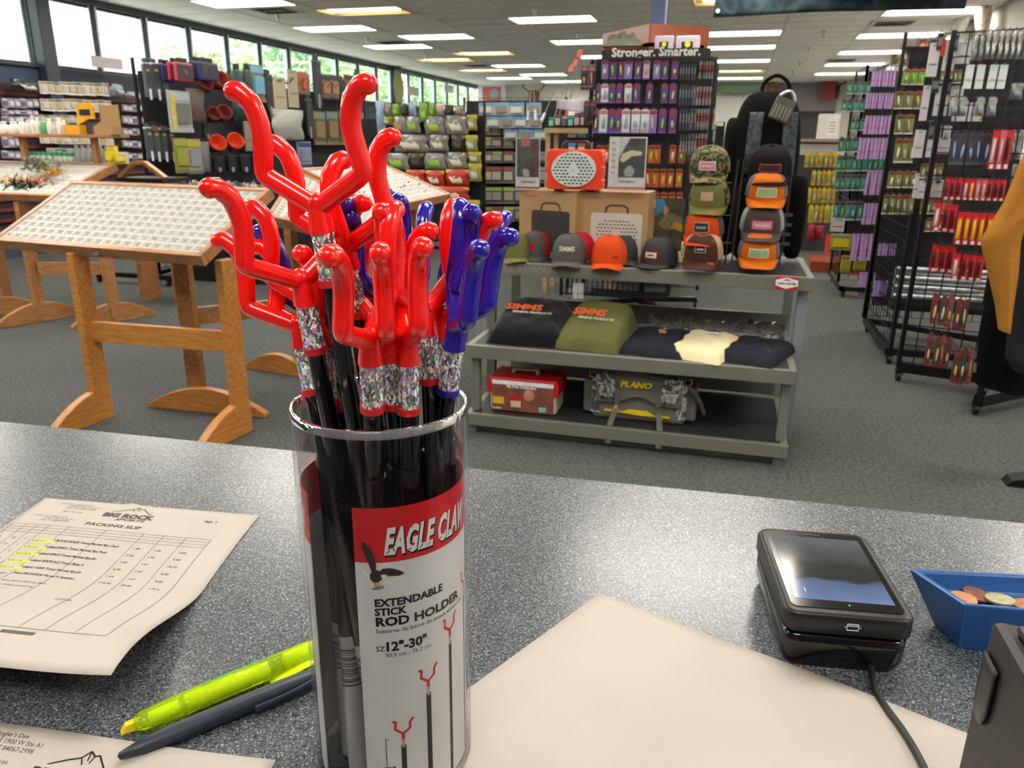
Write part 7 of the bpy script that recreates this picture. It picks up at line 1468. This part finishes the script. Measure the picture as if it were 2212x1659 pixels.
# ---- far right back: white box, yellow packs, counter
fb_ = thing('back_counter', 'low back counter with yellow packs below, far right', 'counter', (1.4, 11.0, 0)); z_ = at_y(1775, 300, 11).z; a = at_y(1725, 300, 11); b_ = at_y(1822, 300, 11)
MB().box(a.x-1.4, b_.x-1.4+.3, -.1, .5, z_-.04, z_).build('top', C('#8f7a66', .4), fb_); MB().box(a.x-1.4, b_.x-1.4+.3, .0, .45, .0, z_-.04).build('body', C('#3c3a38', .6), fb_); MB().box(a.x-1.4, b_.x-1.4+.3, -.02, 0, z_-.2, z_-.06).build('fascia', C('#b5b0a8', .5), fb_)
p = at_y(1788, 300, 11); k = (at_y(1810, 300, 11)-at_y(1766, 300, 11)).length; bx = thing('white_box', 'white printed box standing on the far back counter', 'box', (p.x, 11.0, z_)); MB().box(-k/2, k/2, 0, .25, 0, k*1.25).build('carton', C('#cfcfcf', .6), bx); MB().box(-k*.1, k*.42, -.004, 0, k*.15, k*1.15).build('panel', C('#dcdad2', .6), bx)
q = MB()
for i in range(4): q.box(-k*.02, k*.3, -.006, -.004, k*(.35+i*.15), k*(.38+i*.15))
q.build('print', GREYINK, bx)
YP = Plane('y', 10.8); YL = [('#a89a2c', '#c9b81c', '#8a8440', '#7d742a'), ('#8f8a52', '#b5a81c', '#c9c2a0', '#6d6834'), ('#9a7a2c', '#c98a2c', '#b5a05a', '#7a5c2a')]
for ri, (x0, x1, y0, y1, n_) in enumerate(((1740, 1812, 328, 362, 7), (1755, 1808, 368, 402, 5), (1745, 1808, 405, 440, 6), (1748, 1806, 442, 482, 5))):
    w = (x1-x0)/n_; row('yellow_pack', 'lure', YL, YP, [x0+w*i for i in range(n_)], w-1.4, y0, y1, 'small yellow tackle pack', f'{od(ri+1)} row, far back counter', 'pack', 'yellow packs under the back counter', .05, 'fb')
for i, b in enumerate(((1746, 1762, 484, 520), (1763, 1782, 486, 518))): one('red_bag', 'pouch', ('#8f2030', '#a83040', '#b5404a'), YP, b, f'dark red bag, {["left", "right"][i]} one below the yellow packs', 'bag', .06, 'fb', 'dark red bags')
hooks('fb', fb_, .2)
wb = thing('wooden_plinth', 'reddish wooden plinth on the floor at far right', 'plinth', at_z(1790, 590, 0)); MB().box(-.2, .35, 0, .5, 0, .12).build('plinth', MH, wb)
# fish and antler mounts on the walls
def mount(name, label, p, s, c, cat, kind='fish', rot=(0, 0, 0)):
    t = thing(name, label, cat, p, 0, 'wall mounts'); t.rotation_euler = rot; c = [C(x, .5, var=.25, scale=20) for x in c]
    if kind == 'fish':
        q = MB().sheet(lambda u, v: (s*(v-.5)*1.6, s*.16*math.sin(PI*min(1, v*1.06))**.7*math.cos(2*PI*u), s*.26*math.sin(PI*min(1, v*1.06))**.6*math.sin(2*PI*u)+s*.12*math.sin(v*2.5)), 14, 14); q.build('body', c[0], t)
        MB().prism([(s*.75, .02*s), (s*1.05, .3*s), (s*.98, .05*s), (s*1.05, -.15*s)], -.01, .01).build('tail', c[1], t); MB().prism([(-.2*s, .28*s), (.1*s, .5*s), (.35*s, .3*s)], -.01, .01).build('fin', c[1], t)
    else:
        MB().ball((0, 0, 0), s*.2, 0, None, 8, 1.3).build('head', c[0], t)
        for sg_2 in (-1, 1):
            MB().tube(smooth_path([(sg_2*.08*s, 0, .2*s), (sg_2*.4*s, 0, .4*s), (sg_2*.55*s, 0, .8*s)]), s*.03, 6).build('antler', c[1], t); MB().tube([(sg_2*.4*s, 0, .4*s), (sg_2*.3*s, 0, .7*s)], s*.02, 6).build('antler_tine', c[1], t)
        MB().box(-.2*s, .2*s, .1*s, .16*s, -.3*s, .3*s).build('plaque', MH, t)
mount('fish_mount', 'white and orange trout mount, left of two above the near grid', at_x(2075, 62, 2.85), .5, ('#dcd5cc', '#e0a888'), 'fish mount', rot=(0, .5, PI/2)); mount('fish_mount', 'large pale fish mount high on the right wall', at_x(2120, 38, 2.85), .55, ('#e0d0bc', '#c9a070'), 'fish mount', rot=(0, -.9, PI/2))
mount('fish_mount', 'red and olive trout mount above the lilac packs', at_x(1962, 122, 2.85), .5, ('#5c5032', '#b51c22'), 'fish mount', rot=(0, -.6, PI/2)); mount('fish_mount', 'brown trout mount above the far right rack', at_x(1935, 130, 2.85), .45, ('#5a5238', '#6d6244'), 'fish mount', rot=(0, .2, PI/2)); mount('fish_mount', 'orange salmon mount beside the red trout', at_x(1992, 112, 2.85), .5, ('#c98a68', '#8a6a52'), 'fish mount', rot=(0, -1.1, PI/2))
mount('deer_mount', 'small antlered mount on the far back wall', at_y(1152, 212, 24.6), .8, ('#6a5540', '#8a7256'), 'mount', 'deer'); mount('fish_mount', 'green fish mount on the back wall above the backpack', at_y(1600, 192, 24.6), 1., ('#7d9a80', '#a5b59a'), 'fish mount')
mount('deer_mount', 'brown mount on the grey back wall at right', at_y(1803, 198, 24.6), .7, ('#4a3a2c', '#6d5844'), 'mount', 'deer'); mount('deer_mount', 'antler mount beyond the backpack top', at_y(1668, 190, 24.6), .7, ('#8a5a3c', '#b5895c'), 'mount', 'deer')
sgn = at_y(1790, 185, 24.4); tag(MB().box(-.18, .18, -.02, .02, -.35, .35).build('wall_sign', C('#8f3030', .6), loc=sgn), 'small dull red sign on the grey back wall', 'sign')
p = at_y(1062, 202, 24.6); ps = thing('poster', 'white and red poster in the far left corner', 'poster', p); MB().box(-.45, .45, 0, .02, -.6, .35).build('sheet', C('#c9d0dc', .6), ps); MB().box(-.3, .3, -.01, 0, -.25, .2).build('picture', C('#c9605c', .6), ps); q = MB().tube([(.1, -.01, -.02), (.1, -.02, -.02)], .16, 14); q.build('picture', C('#9aa8b0', .6), ps)
pd = thing('paddle', 'olive landing net standing against the far window post', 'net', at_x(862, 228, -7.5)); MB().sheet(lambda u, v: (.02*math.sin(PI*v), (u-.5)*.5*math.sin(PI*(v*.92+.06))**.6, .75*v), 8, 12, thick=Vector((.03, 0, 0))).build('head', C('#77805c', .6), pd); MB().bar((-.3, 0, -1.6), (0, 0, 0), .03).build('handle', OAK2, pd)
# camouflage banner
BN = camo('dark teal camouflage cloth', ('#141d21', '#1a262a', '#212f34', '#2c3a3d'), 3.5, .9); a = at_y(1541, 38, 9.0); b_ = at_y(2082, 30, 9.0); bn = thing('banner', 'dark teal camouflage banner hanging from the ceiling', 'banner', (a.x, 9.0, a.z))
MB().sheet(lambda u, v: ((b_.x-a.x)*u, .02*math.sin(u*11), (H-.06-a.z)*v+.02*(1-v)*math.sin(u*3)), 30, 8, thick=Vector((0, .004, 0))).build('cloth', BN, bn)
for x in (.04, b_.x-a.x-.04): q = MB().tube([(x, -.02, .06), (x, -.012, .06)], .022, 12); q.build('grommet', C('#a8a8a0', .3), bn); MB().tube([(x, 0, H-.1-a.z), (x, 0, H-a.z)], .003, 5).build('cord', BW, bn)
# racks farther back that fill the floor between
FP = [('#5a6a5c', '#8a9a4a', '#b5b0a0', '#4a4c48'), ('#6d5a4a', '#a54a3a', '#c9c2b0', '#3c3a38'), ('#4a5a6d', '#3f86b0', '#b5b8ba', '#3a4048'), ('#77705a', '#c9b83a', '#9aa09a', '#5c5848')]
for gi, (x0, x1, Y, yt, lab) in enumerate(((-5.9, -4.4, 13.0, 1.75, 'far grid rack of mixed tackle by the windows'), (-3.9, -2.3, 14.0, 1.75, 'far grid rack of mixed tackle in the middle'), (-1.5, -.2, 12.5, 1.65, 'far grid rack of mixed tackle behind the tower'), (-6.9, -5.9, 17., 1.7, 'farthest grid rack of mixed tackle by the windows'), (.2, 1.0, 15., 1.6, 'far grid rack of mixed tackle beyond the backpack'))):
    t = thing('grid_gondola', lab, 'display rack', (x0, Y, 0)); grid(t, (x0, Y), (x1, Y), .1, yt, .2, .2, .004); MB().box(0, x1-x0, .0, .04, .15, yt-.05).build('backing', mat('dark shade cloth', '#1b1d22'), t); MB().box(0, x1-x0, -.2, .2, .0, .09).build('base', BW, t)
    n_ = int((x1-x0)/.17); 
    for r_ in range(4):
        for i in range(n_):
            o = bpy.data.objects.new('tackle_pack', unit('card', FP[(r_*3+i*7+gi) % 4])); col.objects.link(o); o.location = (x0+.1+i*.17, Y-.08, yt-.03-r_*.36); o.scale = (.145, .05, .30)
            tag(o, f'small far tackle pack, {od(i+1)} in {od(r_+1)} row of {lab.split(" of ")[0]}{["", ", middle", ", tower", ", last", ", right"][gi]}', 'tackle pack', 'tackle packs on far racks')
            HOOKS.setdefault('far', []).append((Vector(o.location), Plane('y', 0)))
    hooks('far', t, .08)
